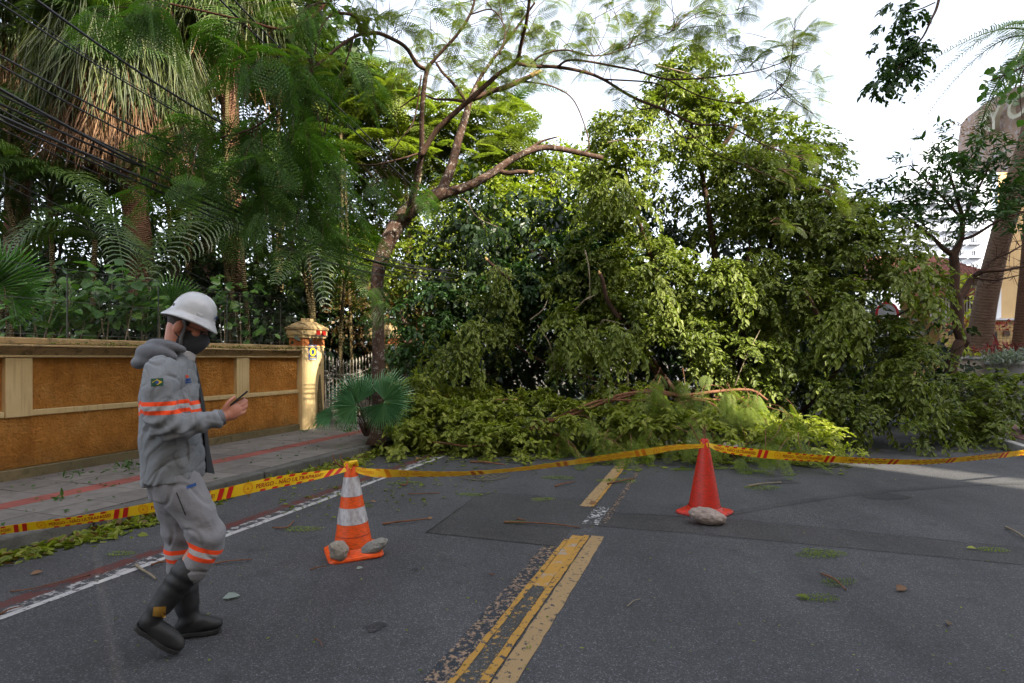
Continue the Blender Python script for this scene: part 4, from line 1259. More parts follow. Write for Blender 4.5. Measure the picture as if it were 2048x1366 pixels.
for L_ in ([(955, 846, 9.2, 3), (990, 858, 9.1, 5.5), (1040, 862, 9.0, 5), (1085, 845, 9.0, 4.5), (1125, 835, 9.0, 4), (1190, 812, 9.0, 3.4), (1240, 790, 9.0, 3.2), (1300, 785, 9, 3), (1380, 795, 9, 2.6), (1440, 800, 9, 2)],
           [(1040, 862, 9.0, 3.4), (1090, 858, 8.9, 3.2), (1140, 885, 8.8, 2.8), (1160, 920, 8.5, 2), (1165, 915, 8.4, 1.6)],
           [(1062, 842, 9.0, 3), (1110, 836, 9.0, 3), (1160, 815, 9, 3), (1210, 800, 9, 2.6), (1290, 800, 9, 2.2), (1330, 780, 9, 1.6)],
           [(1200, 808, 9.2, 3.4), (1260, 790, 9.2, 4), (1300, 782, 9.2, 4.4), (1370, 790, 9.1, 4), (1430, 783, 9.1, 3.4), (1500, 780, 9.1, 2.8), (1535, 800, 9.1, 2)],
           [(1280, 800, 9.1, 3), (1330, 812, 9.0, 2.8), (1390, 800, 8.9, 2.8), (1430, 812, 8.8, 2.6), (1450, 850, 8.6, 2)],
           [(1250, 800, 9.1, 2), (1300, 830, 9, 2), (1345, 850, 8.9, 1.6), (1395, 880, 8.7, 1)],
           [(858, 888, 8.9, 1.6), (880, 885, 8.8, 1.8), (930, 892, 8.7, 1.8), (970, 890, 8.7, 1.2)],
           [(960, 812, 9.6, 2.8), (1000, 800, 9.6, 3.2), (1028, 800, 9.5, 3)],
           [(865, 778, 10, 4), (885, 790, 9.9, 3.6), (893, 792, 9.8, 3)]):
    P_ = pxl(L_); P_[:, 2] = np.maximum(P_[:, 2], .03)
    branch_obj(P_, 'branch', M['bark_red'], heap, 6)

for q_ in ([(1024, 800, 9.5, 3.2), (1030, 800, 9.5, 3.1), (1034, 800, 9.5, 1.8)], [(889, 791, 9.85, 3.6), (895, 792, 9.8, 3.3), (899, 791, 9.8, 1.6)], [(950, 845, 9.2, 3.2), (943, 842, 9.2, 2.4)], [(862, 777, 10, 4.1), (857, 775, 10, 2.6)]):
    branch_obj(pxl(q_), 'broken_end', M['cutwood'], heap, 6)
for L_ in ([(1240, 640, 10.0, 5), (1215, 600, 9.9, 4.5), (1205, 560, 9.8, 4), (1200, 548, 9.8, 3.6)], [(1640, 640, 9.9, 5), (1620, 600, 9.8, 4.4), (1612, 585, 9.8, 4)], [(1440, 300, 10.9, 5), (1462, 270, 10.8, 4), (1470, 255, 10.8, 3.4)], [(1020, 560, 10.6, 4), (985, 530, 10.5, 3.2), (975, 520, 10.5, 3)]):
    branch_obj(pxl(L_), 'limb', M['bark_dark'], fallen, 7)
    u, v, D, r = L_[-1]; u0, v0, D0, _ = L_[-2]
    branch_obj(pxl([(u, v, D, r * 1.02), (u + (u - u0) * .25, v + (v - v0) * .25, D, r * .9), (u + (u - u0) * .5, v + (v - v0) * .6, D, r * .3)]), 'broken_end', M['cutwood'], fallen, 6)
# =================================================================== PALMS, GARDEN TREES, SHRUBS
def palm_frond_mesh(L, n, ll, lw, arch, hang, m, tint=.5, seed=0):
    """pinnate frond in local space: leaves the origin along +X, rises, then arches over"""
    r = np.random.default_rng(seed); lv = Leaves()
    t = np.linspace(0, 1, 13)
    rx = L * (t - .18 * t * t); rz = L * (arch * t - (arch + hang) * t ** 2.2)
    R = np.column_stack((rx, 0 * t, rz))
    V = []; F = []
    for i in range(13):                                       # rachis, a flat strip with a keel
        w_ = .018 * (1 - .8 * t[i]) * L
        V += [R[i] + (0, w_, 0), R[i] + (0, -w_, 0), R[i] + (0, 0, -w_)]
    for i in range(12):
        a = 3 * i
        F += [(a, a + 1, a + 4, a + 3), (a + 1, a + 2, a + 5, a + 4), (a + 2, a, a + 3, a + 5)]
    lv.raw(np.array(V), np.array(F), np.full(len(V), .75), np.full(len(V), 0.))
    k = np.linspace(.16, .99, n)
    base = np.column_stack([np.interp(k, t, R[:, j]) for j in range(3)])
    tan = nrm(np.column_stack([np.interp(k, t, np.gradient(R[:, j])) for j in range(3)]))
    for sg in (1, -1):
        le = ll * np.sin(PI * (k * .78 + .2)) ** .6 * r.uniform(.9, 1.1, n)
        sd = np.zeros((n, 3)); sd[:, 1] = sg
        d0 = nrm(tan * .55 + sd * .9 + np.array((0, 0, .25)) + r.normal(size=(n, 3)) * .07)
        nn = nrm(np.cross(d0, tan) * sg * -1)
        pts = [base]
        dd = d0.copy()
        for q in range(3):
            pts.append(pts[-1] + dd * (le / 3)[:, None]); dd = nrm(dd + np.array((0, 0, -.45 - .35 * q)))
        wd = [lw * .7, lw, lw * .7, .002]
        vv = []
        for q in range(4):
            wv = nrm(np.cross(nn, d0)) * wd[q] / 2
            vv += [pts[q] + wv, pts[q] - wv]
        V = np.stack(vv, 1).reshape(-1, 3)
        b = (np.arange(n) * 8)[:, None]
        F = np.concatenate([b + np.array((2 * q, 2 * q + 1, 2 * q + 3, 2 * q + 2)) for q in range(3)])
        lv.raw(V, F, np.repeat(np.clip(tint + r.normal(size=n) * .12, 0, 1), 8), np.zeros(n * 8))
    return lv.mesh('frond', m)


def fan_mesh(R, n, spanA, m, droop=.25, seed=0, tint=.5, stem=.5):
    """fan palm leaf: hub at the origin, blade opens along +X in the XY plane, stem runs back"""
    r = np.random.default_rng(seed); lv = Leaves(); V = []; F = []; T = []
    for i in range(n):
        a0 = -spanA + 2 * spanA * i / n; a1 = -spanA + 2 * spanA * (i + 1) / n; am = (a0 + a1) / 2
        Rl = R * (.88 + .12 * math.cos(am * .7)) * r.uniform(.93, 1.05)
        j = .56 * R
        z = lambda q: -droop * R * q ** 2.4 + r.normal() * .006
        tt = np.clip(tint + r.normal() * .12, 0, 1)
        b = len(V)
        wj = (a1 - a0) * .5
        V += [(0, 0, 0), (j * math.cos(a0), j * math.sin(a0), z(.56) - .012), (j * math.cos(a1), j * math.sin(a1), z(.56) - .012), (j * math.cos(am), j * math.sin(am), z(.56) + .02),
              (.8 * Rl * math.cos(am - wj * .45), .8 * Rl * math.sin(am - wj * .45), z(.8)), (.8 * Rl * math.cos(am + wj * .45), .8 * Rl * math.sin(am + wj * .45), z(.8)),
              (Rl * math.cos(am), Rl * math.sin(am), z(1.0) - droop * .5 * R)]
        F += [(b, b + 1, b + 3, b + 3), (b, b + 3, b + 2, b + 2), (b + 1, b + 4, b + 3, b + 3), (b + 3, b + 5, b + 2, b + 2), (b + 3, b + 4, b + 6, b + 5)]
        T += [tt, tt + .1, tt + .1, tt - .08, tt, tt, tt + .15]
    # from_pydata copes with the mix of triangles and quads
    fs = [tuple(dict.fromkeys(f)) for f in F]
    k = len(V); th = .011 * R / .45
    for q in range(5):
        x = -stem * q / 4 * R * 2; z = .22 * (q / 4) ** 1.5 * -R
        V += [(x, th, z), (x, -th, z), (x, 0, z - th)]; T += [.7] * 3
    for q in range(4):
        a = k + 3 * q
        fs += [(a, a + 3, a + 4, a + 1), (a + 1, a + 4, a + 5, a + 2), (a + 2, a + 5, a + 3, a)]
    me = bpy.data.meshes.new('leaf_blade'); me.from_pydata([tuple(map(float, p)) for p in V], [], fs); me.materials.append(m)
    at_ = me.attributes.new('tint', 'FLOAT', 'POINT'); at_.data.foreach_set('value', np.clip(np.array(T, np.float32), 0, 1))
    at_ = me.attributes.new('rim', 'FLOAT', 'POINT'); at_.data.foreach_set('value', np.zeros(len(V), np.float32))
    me.update(); return me


PF = [palm_frond_mesh(2.0, 44, .50, .030, .55, .55, M['palm'], .45 + .08 * i, i) for i in range(3)]
PF += [palm_frond_mesh(2.0, 40, .55, .028, .9, .9, M['palm'], .55, 7)]


def put(name, me, parent, loc, rot, sc=1.0):
    o = bpy.data.objects.new(name, me); link(o, parent, False)
    o.location = loc; o.rotation_euler = rot; o.scale = (sc,) * 3
    return o


def garden_palm(u, v, D, n, sc, label, trunk=True, stems=1, zbase=.3, group='garden palms behind the wall', tr=.05, name='garden_palm', rise=(.0, .7), base_u=None, mats=None):
    c = at(u, v, D)
    bx = at(base_u, v, D)[0] if base_u is not None else c[0]
    e = empty(name, (bx, c[1], zbase), 0, label, 'palm tree', group)
    top = np.array((c[0] - bx, 0, c[2] - zbase))
    for k in range(stems):
        off = np.array((RNG.normal() * .25, RNG.normal() * .25, 0)) * (k > 0); tp = top + np.array((RNG.normal() * .4, RNG.normal() * .4, -abs(RNG.normal()) * .6)) * (k > 0)
        P_ = np.array([(*(off * 1), tr), (*(off + (tp - off) * .5 + np.array((RNG.normal() * .06, 0, 0))), tr * .85), (*tp, tr * .8)])
        S = spline(P_, 5)
        if trunk: MB().tube(S[:, :3], S[:, 3], 8).build('trunk', M['cane'] if tr < .1 else M['palm_trunk'], e, smooth=True, world=False)
        nn = n if k == 0 else max(3, n // 2)
        for i in range(nn):
            a = 2 * PI * (i + RNG.uniform(-.3, .3)) / nn
            put('frond', (mats or PF)[int(RNG.integers(len(mats or PF)))], e, tp, (RNG.normal() * .25, -RNG.uniform(*rise), a), sc * RNG.uniform(.8, 1.15))
    return e


GP = [(455, 95, 12.0, 10, 1.15, 1, 'tall garden palm rising just right of the shaggy skirted palm', (.0, .9)),
      (560, 70, 13.5, 10, 1.2, 1, 'tall garden palm with drooping crown near the top centre left', (.0, .6)),
      (615, 500, 11.6, 10, .85, 2, 'clumping palm with sunlit fronds arching over the gate pillar', (.0, .7)),
      (470, 470, 11.0, 9, .95, 3, 'clumping palm behind the worker helmet with several canes', (.1, .9)),
      (380, 420, 12.0, 9, .95, 2, 'clumping palm right of the bare brown palm trunk', (.0, .8)),
      (100, 390, 10.0, 10, 1.0, 2, 'dark clumping palm in the shade left of the brown trunk', (.0, .8)),
      (20, 250, 10.5, 10, 1.1, 2, 'dark palm at the left edge below the cables', (.0, .8)),
      (560, 330, 14.0, 9, 1.1, 3, 'clump of slender palms with leaning canes behind the feathery twigs', (.1, 1.0)),
      (680, 180, 16.0, 9, 1.2, 2, 'bright palm behind the limbs of the street tree', (.1, .9)),
      (1020, 235, 20.0, 5, 1.0, 1, 'distant palm whose frond tips show against the white sky', (.3, 1.1)),
      (190, 480, 9.5, 8, .8, 1, 'young dark palm hanging its fronds above the orange wall', (-.2, .5)),
      (690, 560, 13.0, 8, .8, 1, 'small palm with drooping fronds behind the gate', (.0, .6))]
for (u, v, D, n, sc, st, lab, rise) in GP:
    garden_palm(u, v, D, n, sc, lab, stems=st, rise=rise)

# the palm with the shaggy skirt
FANS = [fan_mesh(.75, 52, 2.1, M['palm'], .30, i, .6) for i in range(2)]


def skirt_palm(path, crown, D, rad, label, dens=1.0, dead=1.0):
    b = at(path[0][0], path[0][1], D); e = empty('skirted_palm', (b[0], b[1], .3), 0, label, 'palm tree', 'shaggy fan palms')
    branch_obj(pxl([(u, v, D, r) for u, v, r in path]), 'trunk', M['palm_trunk'], e, 12)
    c = at(*crown, D)
    for i in range(20):
        a = 2 * PI * i / 20 + RNG.normal() * .1; el = RNG.uniform(-.6, .9)
        d = np.array((math.cos(a) * math.cos(el), math.sin(a) * math.cos(el), math.sin(el)))
        o = bpy.data.objects.new('frond', FANS[i % 2]); link(o, e, True)
        o.location = c + d * rad * .75
        o.rotation_euler = (RNG.normal() * .2, -el + RNG.uniform(.1, .5), a); o.scale = (RNG.uniform(.85, 1.15),) * 3
    for nm, m, n, r0, r1, z0, z1, l0, l1, t_ in (('hanging_strands', M['strand'], int(4200 * dens), .40, 1.08, -.45, .5, .5, 1.35, .5), ('dead_skirt', M['dead'], int(4600 * dens * dead), .12, .85, -1.15, -.1, .5, 1.0, .45)):
        LV = Leaves(); a = RNG.uniform(0, 2 * PI, n); r = rad * RNG.uniform(r0, r1, n); z = RNG.uniform(z0, z1, n) * rad
        P = c + np.column_stack((r * np.cos(a), r * np.sin(a), z))
        Dn = np.column_stack((np.cos(a) * .25, np.sin(a) * .25, -np.ones(n))) + RNG.normal(size=(n, 3)) * .16
        N = np.column_stack((np.cos(a), np.sin(a), np.full(n, .2))) + RNG.normal(size=(n, 3)) * .6
        LV.add(P, Dn, N, RNG.uniform(l0, l1, n) * rad * .72, .020, np.clip(t_ + RNG.normal(size=n) * .25, 0, 1), shape=6)
        LV.build(nm, m, e)
    return e


skirt_palm([(292, 640, 26), (285, 560, 25), (272, 430, 23), (262, 350, 23), (250, 220, 22), (246, 120, 20)], (243, 140), 10.5, 1.25, 'tall fan palm with green hanging strands over a shaggy brown skirt', 1.0, 1.3)
skirt_palm([(30, 640, 22), (35, 400, 21), (30, 160, 20), (28, 60, 20)], (20, 60), 12.0, 1.3, 'shaded fan palm with a dry brown skirt at the upper left edge', .3, 2.0)
skirt_palm([(470, 600, 18), (462, 300, 17), (455, -10, 16)], (440, 0), 12.5, 1.45, 'fan palm with long pale strands at the top left of the sky gap', .5, .25)

# fan palms: beside the street tree and above the wall
def fan_palm(base, leaves, label, mat_mesh, stemm, name='fan_palm', group=None, stub=True, cat='palm'):
    e = empty(name, base, 0, label, cat, group)
    if stub:
        for i in range(16):
            a = 2 * PI * i / 16 + RNG.normal() * .2; h = RNG.uniform(.12, .3)
            MB().tube([(0, 0, 0), (math.cos(a) * .07, math.sin(a) * .07, h * .5), (math.cos(a) * .13, math.sin(a) * .13, h)], [.035, .025, .008], 5).build('dry_leaf_base', M['bark_dark'], e, world=False)
    for (hub, dirv, nv, sc, me) in leaves:
        X = nrm(np.array(dirv, float)); Y = nrm(np.cross(np.array(nv, float), X)); Z = np.cross(X, Y)
        hub = np.asarray(hub, float) - np.array(base)
        o = bpy.data.objects.new('leaf_blade', me); link(o, e, False)
        o.matrix_basis = Matrix(((X[0] * sc, Y[0] * sc, Z[0] * sc, hub[0]), (X[1] * sc, Y[1] * sc, Z[1] * sc, hub[1]), (X[2] * sc, Y[2] * sc, Z[2] * sc, hub[2]), (0, 0, 0, 1)))
        S = spline(np.array([(0, 0, .1), (*(hub * .5 + np.array((0, 0, .12))), ), tuple(hub)]), 5)
        MB().tube(S, .009, 5, cap=False).build('leaf_stem', stemm, e, world=False)
    return e


FK = [fan_mesh(.50, 30, 1.45, M['fan'], .20, 10 + i, .5, .05) for i in range(2)]
FB = [fan_mesh(.5, 34, 1.9, M['fan_bright'], .15, 20 + i, .5, .05) for i in range(2)]
kb = gp(733, 872, PZ)
fan_palm(kb, [(at(716, 806, 8.75), (-.35, -.1, .85), (.3, -1, .25), 1.0, FK[0]), (at(712, 812, 8.6), (-.75, -.2, -.15), (-.1, -.9, .5), .88, FK[1]), (at(768, 800, 8.8), (.5, -.1, .75), (-.1, -1, .35), 1.02, FK[1]),
              (at(768, 806, 8.65), (.05, -.25, -.9), (0, -1, -.1), .92, FK[0]), (at(664, 826, 8.7), (-.9, -.1, -.25), (.1, -.5, .9), .72, FK[0]), (at(742, 788, 9.3), (.1, .5, .8), (.1, -.8, .5), .95, FK[1]), (at(700, 822, 9.0), (-.6, .5, -.4), (-.1, -.3, .9), .8, FK[1])],
         'green fan palm growing at the foot of the leaning street tree', FK, M['cane'])
for (u, v, D, ub, lab, blades) in (
        (0, 560, 7.6, 20, 'big bright fan palm leaf at the left edge above the wall', ((10, 565, (-.1, -.2, 1), 1.15), (-20, 580, (.5, -.2, .8), 1.2), (25, 600, (.9, -.1, .2), .9))),
        (350, 590, 9.3, 352, 'bright green fan palm right behind the helmet', ((345, 612, (0, -.1, 1), 1.1), (362, 615, (.8, -.2, .5), .8), (325, 618, (-.9, -.2, .4), .8))),
        (120, 640, 8.4, 125, 'low fan palm in the shade just above the wall cap', ((120, 655, (-.2, -.1, 1), .75), (95, 662, (-.9, -.1, .3), .7))),
        (150, 620, 8.7, 150, 'small fan palm with spiky leaf between the shrubs above the wall', ((140, 640, (-.6, -.1, .8), .75), (160, 650, (.6, -.2, .7), .6)))):
    b = at(ub, v, D); b[2] = .4
    fan_palm(b, [(at(a, c, D), dv, (dv[2] * .3, -1, .2), s_, FB[i % 2]) for i, (a, c, dv, s_) in enumerate(blades)], lab, FB, M['cane'], 'fan_palm', 'fan palms above the wall', stub=False)

# ---------------------------------------------------------------- garden trees
def leafy_tree(name, lobes, label, m, base, tr=.16, leaf=.16, dens=.5, shape=4, group='garden trees', L=.7, cat='tree', W=.5, barkm='bark_dark', nt=4, nl=4, hang=.4, droop=.45, deep=None):
    e = empty(name, (base[0], base[1], 0.1), 0, label, cat, group)
    LV = Leaves(); cs = []
    for (u, v, D, ru, rv, t_) in lobes:
        cs.append(lobe(LV, u, v, D, ru, rv, dens=dens, L=L, droop=droop, leaf=leaf, W=W, tint=t_, shape=shape, nt=nt, nl=nl, hang=hang, depth=deep))
    LV.build('crown', m, e)
    hub = np.mean(cs, 0); hub[2] = max(.8, min(c[2] for c in cs) - .6)
    b = np.array((base[0], base[1], .1))
    branch_obj([(*b, tr * 1.3), (*((b + hub) / 2 + np.array((.1, 0, 0))), tr), (*hub, tr * .85)], 'trunk', M[barkm], e, 9)
    for c in cs:
        branch_obj([(*hub, tr * .55), (*((hub + c) / 2 + RNG.normal(size=3) * .15), tr * .35), (*c, tr * .1)], 'limb', M[barkm], e, 6)
    return e


leafy_tree('garden_tree', [(880, 445, 17, 66, 56, .6), (960, 405, 17, 86, 60, .65), (1050, 440, 17, 86, 60, .6), (1140, 385, 18, 80, 60, .6), (960, 500, 16.5, 86, 60, .5), (850, 530, 16, 66, 56, .45), (1120, 335, 18, 56, 36, .6), (1060, 520, 16.5, 80, 60, .4), (1010, 340, 18, 60, 40, .7), (1180, 460, 17.5, 60, 60, .5)],
           'sunlit light green tree behind the leaning trunk', M['tree_leaf'], at(960, 700, 17.5)[:2], leaf=.16, dens=1.0)
leafy_tree('garden_tree', [(780, 480, 19, 70, 60, .6), (720, 420, 19, 70, 60, .6), (800, 400, 20, 70, 50, .65), (740, 540, 18, 70, 60, .5), (690, 500, 18, 60, 60, .45)],
           'mid green tree behind the gate left of the leaning trunk', M['tree_leaf'], at(745, 700, 19)[:2], leaf=.17, dens=.7)
leafy_tree('garden_tree', [(720, 620, 15.5, 56, 50, .4), (800, 590, 16.5, 60, 50, .5), (850, 570, 17.5, 60, 40, .5), (770, 640, 15.5, 50, 40, .35), (880, 640, 17, 50, 60, .5), (850, 640, 17.5, 60, 40, .6)],
           'russet leaved tree behind the two gate pillars', M['brown_leaf'], at(800, 720, 17.2)[:2], leaf=.13, dens=.36, tr=.1)
leafy_tree('garden_bush', [(850, 710, 13.5, 56, 56, .4), (900, 760, 13.2, 60, 56, .35), (830, 780, 13, 46, 40, .3), (960, 790, 13, 70, 50, .3)],
           'dark bush right of the shaded gate pillar', M['ficus_dark'], at(860, 790, 13.5)[:2], leaf=.14, dens=.7, group='dark garden bushes', cat='bush', tr=.06)
# layered feathery canopy far behind (flat tiers)
e = empty('tiered_tree', (*at(800, 700, 17)[:2], .1), 0, 'bright tree with flat feathery tiers high behind the street tree', 'tree', 'garden trees')
LV = Leaves(); mb = MB()
hub = at(820, 420, 17.5)
for (u, v, D, ru, k) in ((660, 130, 17, 70, 36), (720, 175, 17.5, 90, 46), (790, 215, 17, 90, 46), (700, 240, 18, 80, 36), (860, 260, 17.5, 80, 40), (960, 240, 18, 90, 46), (1000, 290, 18, 80, 40), (780, 300, 17, 90, 40), (900, 320, 17.5, 100, 46), (620, 190, 16.5, 60, 26), (700, 320, 18, 70, 30), (980, 200, 18.5, 50, 20)):
    c = at(u, v, D); rr = ru / FOC * D
    branch_obj([(*hub, .06), (*((hub + c) / 2 + np.array((0, 0, -.3))), .04), (*c, .015)], 'limb', M['bark_pale'], e, 5)
    k = int(k * .62)
    a = RNG.uniform(0, 2 * PI, k * 3); r = rr * np.sqrt(RNG.uniform(0, 1, k * 3))
    P = c + np.column_stack((r * np.cos(a), r * np.sin(a), RNG.normal(size=k * 3) * .12 - .12 * (r / rr) ** 2))
    fronds(LV, FEA_LO, P, np.column_stack((np.cos(a), np.sin(a), np.full(k * 3, -.05))) + RNG.normal(size=(k * 3, 3)) * .4, np.array((0, 0, 1.0)) + RNG.normal(size=(k * 3, 3)) * .15, RNG.uniform(.5, .8, k * 3), .55)
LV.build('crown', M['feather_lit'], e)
branch_obj([(*at(800, 705, 17), .2), (*at(815, 560, 17.3), .15), (*hub, .1)], 'trunk', M['bark'], e, 8)

for (u, lab) in ((640, 'far dark tree closing the view left of the gate'), (740, 'far dark tree closing the view through the gate'), (860, 'far dark tree right of the leaning trunk'), (1000, 'far dark tree behind the left part of the fallen crown'), (1180, 'far dark tree behind the middle of the fallen crown'), (1350, 'far dark tree behind the fallen crown right of the middle'), (1520, 'far dark tree behind the right part of the fallen crown'), (1690, 'far dark tree behind the right end of the fallen crown')):
    vv = (560, 640, 700) if u < 900 else (590, 660, 715)
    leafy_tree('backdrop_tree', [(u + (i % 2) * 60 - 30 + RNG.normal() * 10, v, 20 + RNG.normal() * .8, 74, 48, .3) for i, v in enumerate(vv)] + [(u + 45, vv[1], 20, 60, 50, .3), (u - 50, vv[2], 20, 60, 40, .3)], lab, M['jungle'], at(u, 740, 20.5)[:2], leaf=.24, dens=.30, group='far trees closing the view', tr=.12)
# dark thicket of trees at the back of the garden
for i, (u, w_, lab) in enumerate(((-60, 90, 'dark leafy tree filling the far left edge behind the palms'), (90, 100, 'dark leafy tree behind the left cables'), (240, 100, 'dark leafy tree behind the bare palm trunk'), (390, 100, 'dark leafy tree above the worker helmet'), (520, 90, 'dark leafy tree behind the slender palm canes'), (640, 70, 'dark leafy tree left of the gate'))):
    D = 16 + (i % 3) * 1.2
    lb = []
    for v in range(60 if i < 3 else 200, 660, 105):
        for du in (-60, 40):
            if RNG.random() < .12: continue
            lb.append((u + du + RNG.normal() * 22, v + RNG.normal() * 22, D + RNG.normal() * .8, 62, 56, .4))
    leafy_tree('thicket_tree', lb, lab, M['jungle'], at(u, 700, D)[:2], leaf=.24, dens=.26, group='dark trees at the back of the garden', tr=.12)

for i, (u, lab) in enumerate(((-30, 'dark hedge bush behind the wall at the far left'), (110, 'dark hedge bush behind the low fan palms'), (250, 'dark hedge bush behind the worker shoulder'), (400, 'dark hedge bush behind the helmet'), (530, 'dark hedge bush left of the cream pillar'))):
    leafy_tree('hedge_bush', [(u - 40, 560, 13, 60, 50, .3), (u + 40, 590, 13, 60, 50, .3), (u, 640, 12.6, 70, 46, .3), (u - 30, 690, 12.6, 60, 40, .3), (u + 50, 670, 12.8, 60, 40, .3)], lab, M['jungle'], at(u, 720, 13)[:2], leaf=.2, dens=.45, group='hedge at the back of the garden', cat='bush', tr=.05)
for (s_, d_, lab) in ((6.0, -13.5, 'broad crown added above the frame to darken the garden at the left'), (11.0, -12.0, 'broad crown added above the frame to darken the garden behind the gate')):  # crowns added out of view to keep sky light off the garden
    c0 = rs(s_, d_, 10.5); e = empty('shade_tree', (c0[0], c0[1], .3), 0, lab, 'tree', 'shade trees added above the garden')
    n = 700; P = c0 + rnd_dirs(n) * np.array((3.6, 3.6, 1.3)) * RNG.uniform(.2, 1, (n, 1)) ** .5
    LV = Leaves(); sprays(LV, P, rnd_dirs(n), .8, droop=.3, nt=3, nl=4, leaf=.3, W=.6, shape=4, tint=.4); LV.build('crown', M['jungle'], e)
    branch_obj([(c0[0], c0[1], .3, .2), (c0[0] + .15, c0[1], 5, .17), (c0[0], c0[1], 10, .1)], 'trunk', M['bark_dark'], e, 9)
# broad leaved shrubs above the wall
def broad_shrub(pts, label, D, n, leaf, m=None, name='broad_leaf_shrub', W=.8, spread=(.22, .25, .16), base_u=None):
    us = [p[0] for p in pts]; c = at(sum(us) / len(us), 700, D)
    e = empty(name, (c[0], c[1], .35), 0, label, 'shrub', 'shrubs above the wall')
    LV = Leaves()
    b = np.array((c[0], c[1], .35))
    for (u, v) in pts:
        q = at(u, v, D + RNG.normal() * .15)
        branch_obj([(*b, .018), (*((b + q) / 2 + RNG.normal(size=3) * .1), .013), (*q, .005)], 'stem', M['bark_pale'], e, 5)
        P = q + RNG.normal(size=(n, 3)) * np.array(spread)
        Dr = RNG.normal(size=(n, 3)) * np.array((.8, .5, .3)) + np.array((0, -.5, -.35))
        N = np.array((0, -.7, .7)) + RNG.normal(size=(n, 3)) * .4
        LV.add(P, Dr, N, leaf * RNG.uniform(.6, 1.2, n), W, np.clip(.5 + RNG.normal(size=n) * .25, 0, 1), shape=6)
    LV.build('leaves', m or M['shrub'], e)
    return e


broad_shrub([(225, 560), (195, 590), (250, 600), (215, 620), (270, 590), (180, 610)], 'broad leaved shrub above the wall left of the helmet', 8.6, 26, .19)
broad_shrub([(285, 605), (320, 610), (300, 580), (275, 630), (240, 650)], 'shrub with lobed leaves touching the back of the helmet brim', 8.9, 22, .17)
broad_shrub([(440, 600), (470, 620), (450, 590), (500, 650), (480, 590)], 'green vine shrub right of the helmet above the wall', 10.3, 26, .15)
broad_shrub([(60, 590), (90, 620), (40, 620), (110, 600), (70, 650)], 'slender leaved shrub near the left edge above the wall', 8.0, 20, .22, W=.32)
broad_shrub([(150, 590), (140, 560), (170, 640), (120, 570)], 'upright shrub between the two low fan palms', 8.3, 18, .2, W=.42)
broad_shrub([(540, 640), (560, 660), (520, 660), (580, 650), (500, 670)], 'dark low shrub left of the cream pillar', 11.2, 26, .14, m=M['jungle'])

# hanging branch at the top right and leaves at the right edge
hb = empty('overhanging_branch', at(1880, -40, 6.0), 0, 'leafy branch hanging into the white sky at the top right', 'branch')
branch_obj(pxl([(1890, -60, 6.1, 3), (1875, 10, 6.05, 2.6), (1862, 40, 6, 2.2), (1845, 75, 6, 1.8), (1815, 110, 6, 1.4), (1790, 150, 6, .8)]), 'stem', M['bark_dark'], hb, 6)
branch_obj(pxl([(1870, 5, 6.05, 1.4), (1840, 18, 6, 1.2), (1810, 25, 6, .8)]), 'stem', M['bark_dark'], hb, 5)
LV = Leaves()
for (u, v, n, s) in ((1815, 20, 10, 22), (1795, 45, 5, 12), (1830, 85, 8, 22), (1805, 95, 12, 24), (1800, 130, 14, 24), (1785, 160, 9, 18), (1850, 85, 4, 12), (1835, 120, 6, 16), (1760, 165, 3, 8)):
    P = np.array([at(u + RNG.normal() * s, v + RNG.normal() * s * .7, 6.0 + RNG.normal() * .12) for _ in range(n)])
    sprays(LV, P, RNG.normal(size=(n, 3)) * np.array((.8, .5, .4)) + np.array((-.4, 0, -.2)), .14, droop=.6, nt=4, nl=5, leaf=.062, W=.55, tint=.4)
LV.build('leaves', M['ficus_dark'], hb)
eb = empty('edge_twig', at(2070, 120, 5.0), 0, 'twig with round green leaves in front of the sign wall', 'branch')
LV = Leaves()
for (u, v) in ((1985, 135), (1965, 152), (1972, 172), (1962, 188), (2000, 180), (2008, 190), (2015, 195), (2022, 170), (2030, 160), (2040, 150), (2045, 170), (2035, 200), (2046, 235), (2040, 130), (2030, 120), (2046, 110), (1993, 150), (2015, 145), (2000, 160), (2030, 180), (2044, 190), (2060, 150), (2060, 200), (2012, 130), (2024, 140)):
    P = np.array([at(u + RNG.normal() * 3, v + RNG.normal() * 3, 5.0 + RNG.normal() * .1) for _ in range(2)])
    LV.add(P, RNG.normal(size=(2, 3)) * np.array((.7, .3, .5)) + np.array((-.3, 0, -.6)), np.array((0, -1, .4)) + RNG.normal(size=(2, 3)) * .3, .07, .85, .5, shape=6)
LV.build('leaves', M['shrub'], eb)
branch_obj(pxl([(2090, 90, 5.0, 2), (2050, 130, 5, 1.6), (2010, 150, 5, 1.2), (1970, 165, 5, .8)]), 'stem', M['bark_dark'], eb, 5)
branch_obj(pxl([(2050, 130, 5, 1.4), (2040, 180, 5, 1.0), (2044, 235, 5, .6)]), 'stem', M['bark_dark'], eb, 5)

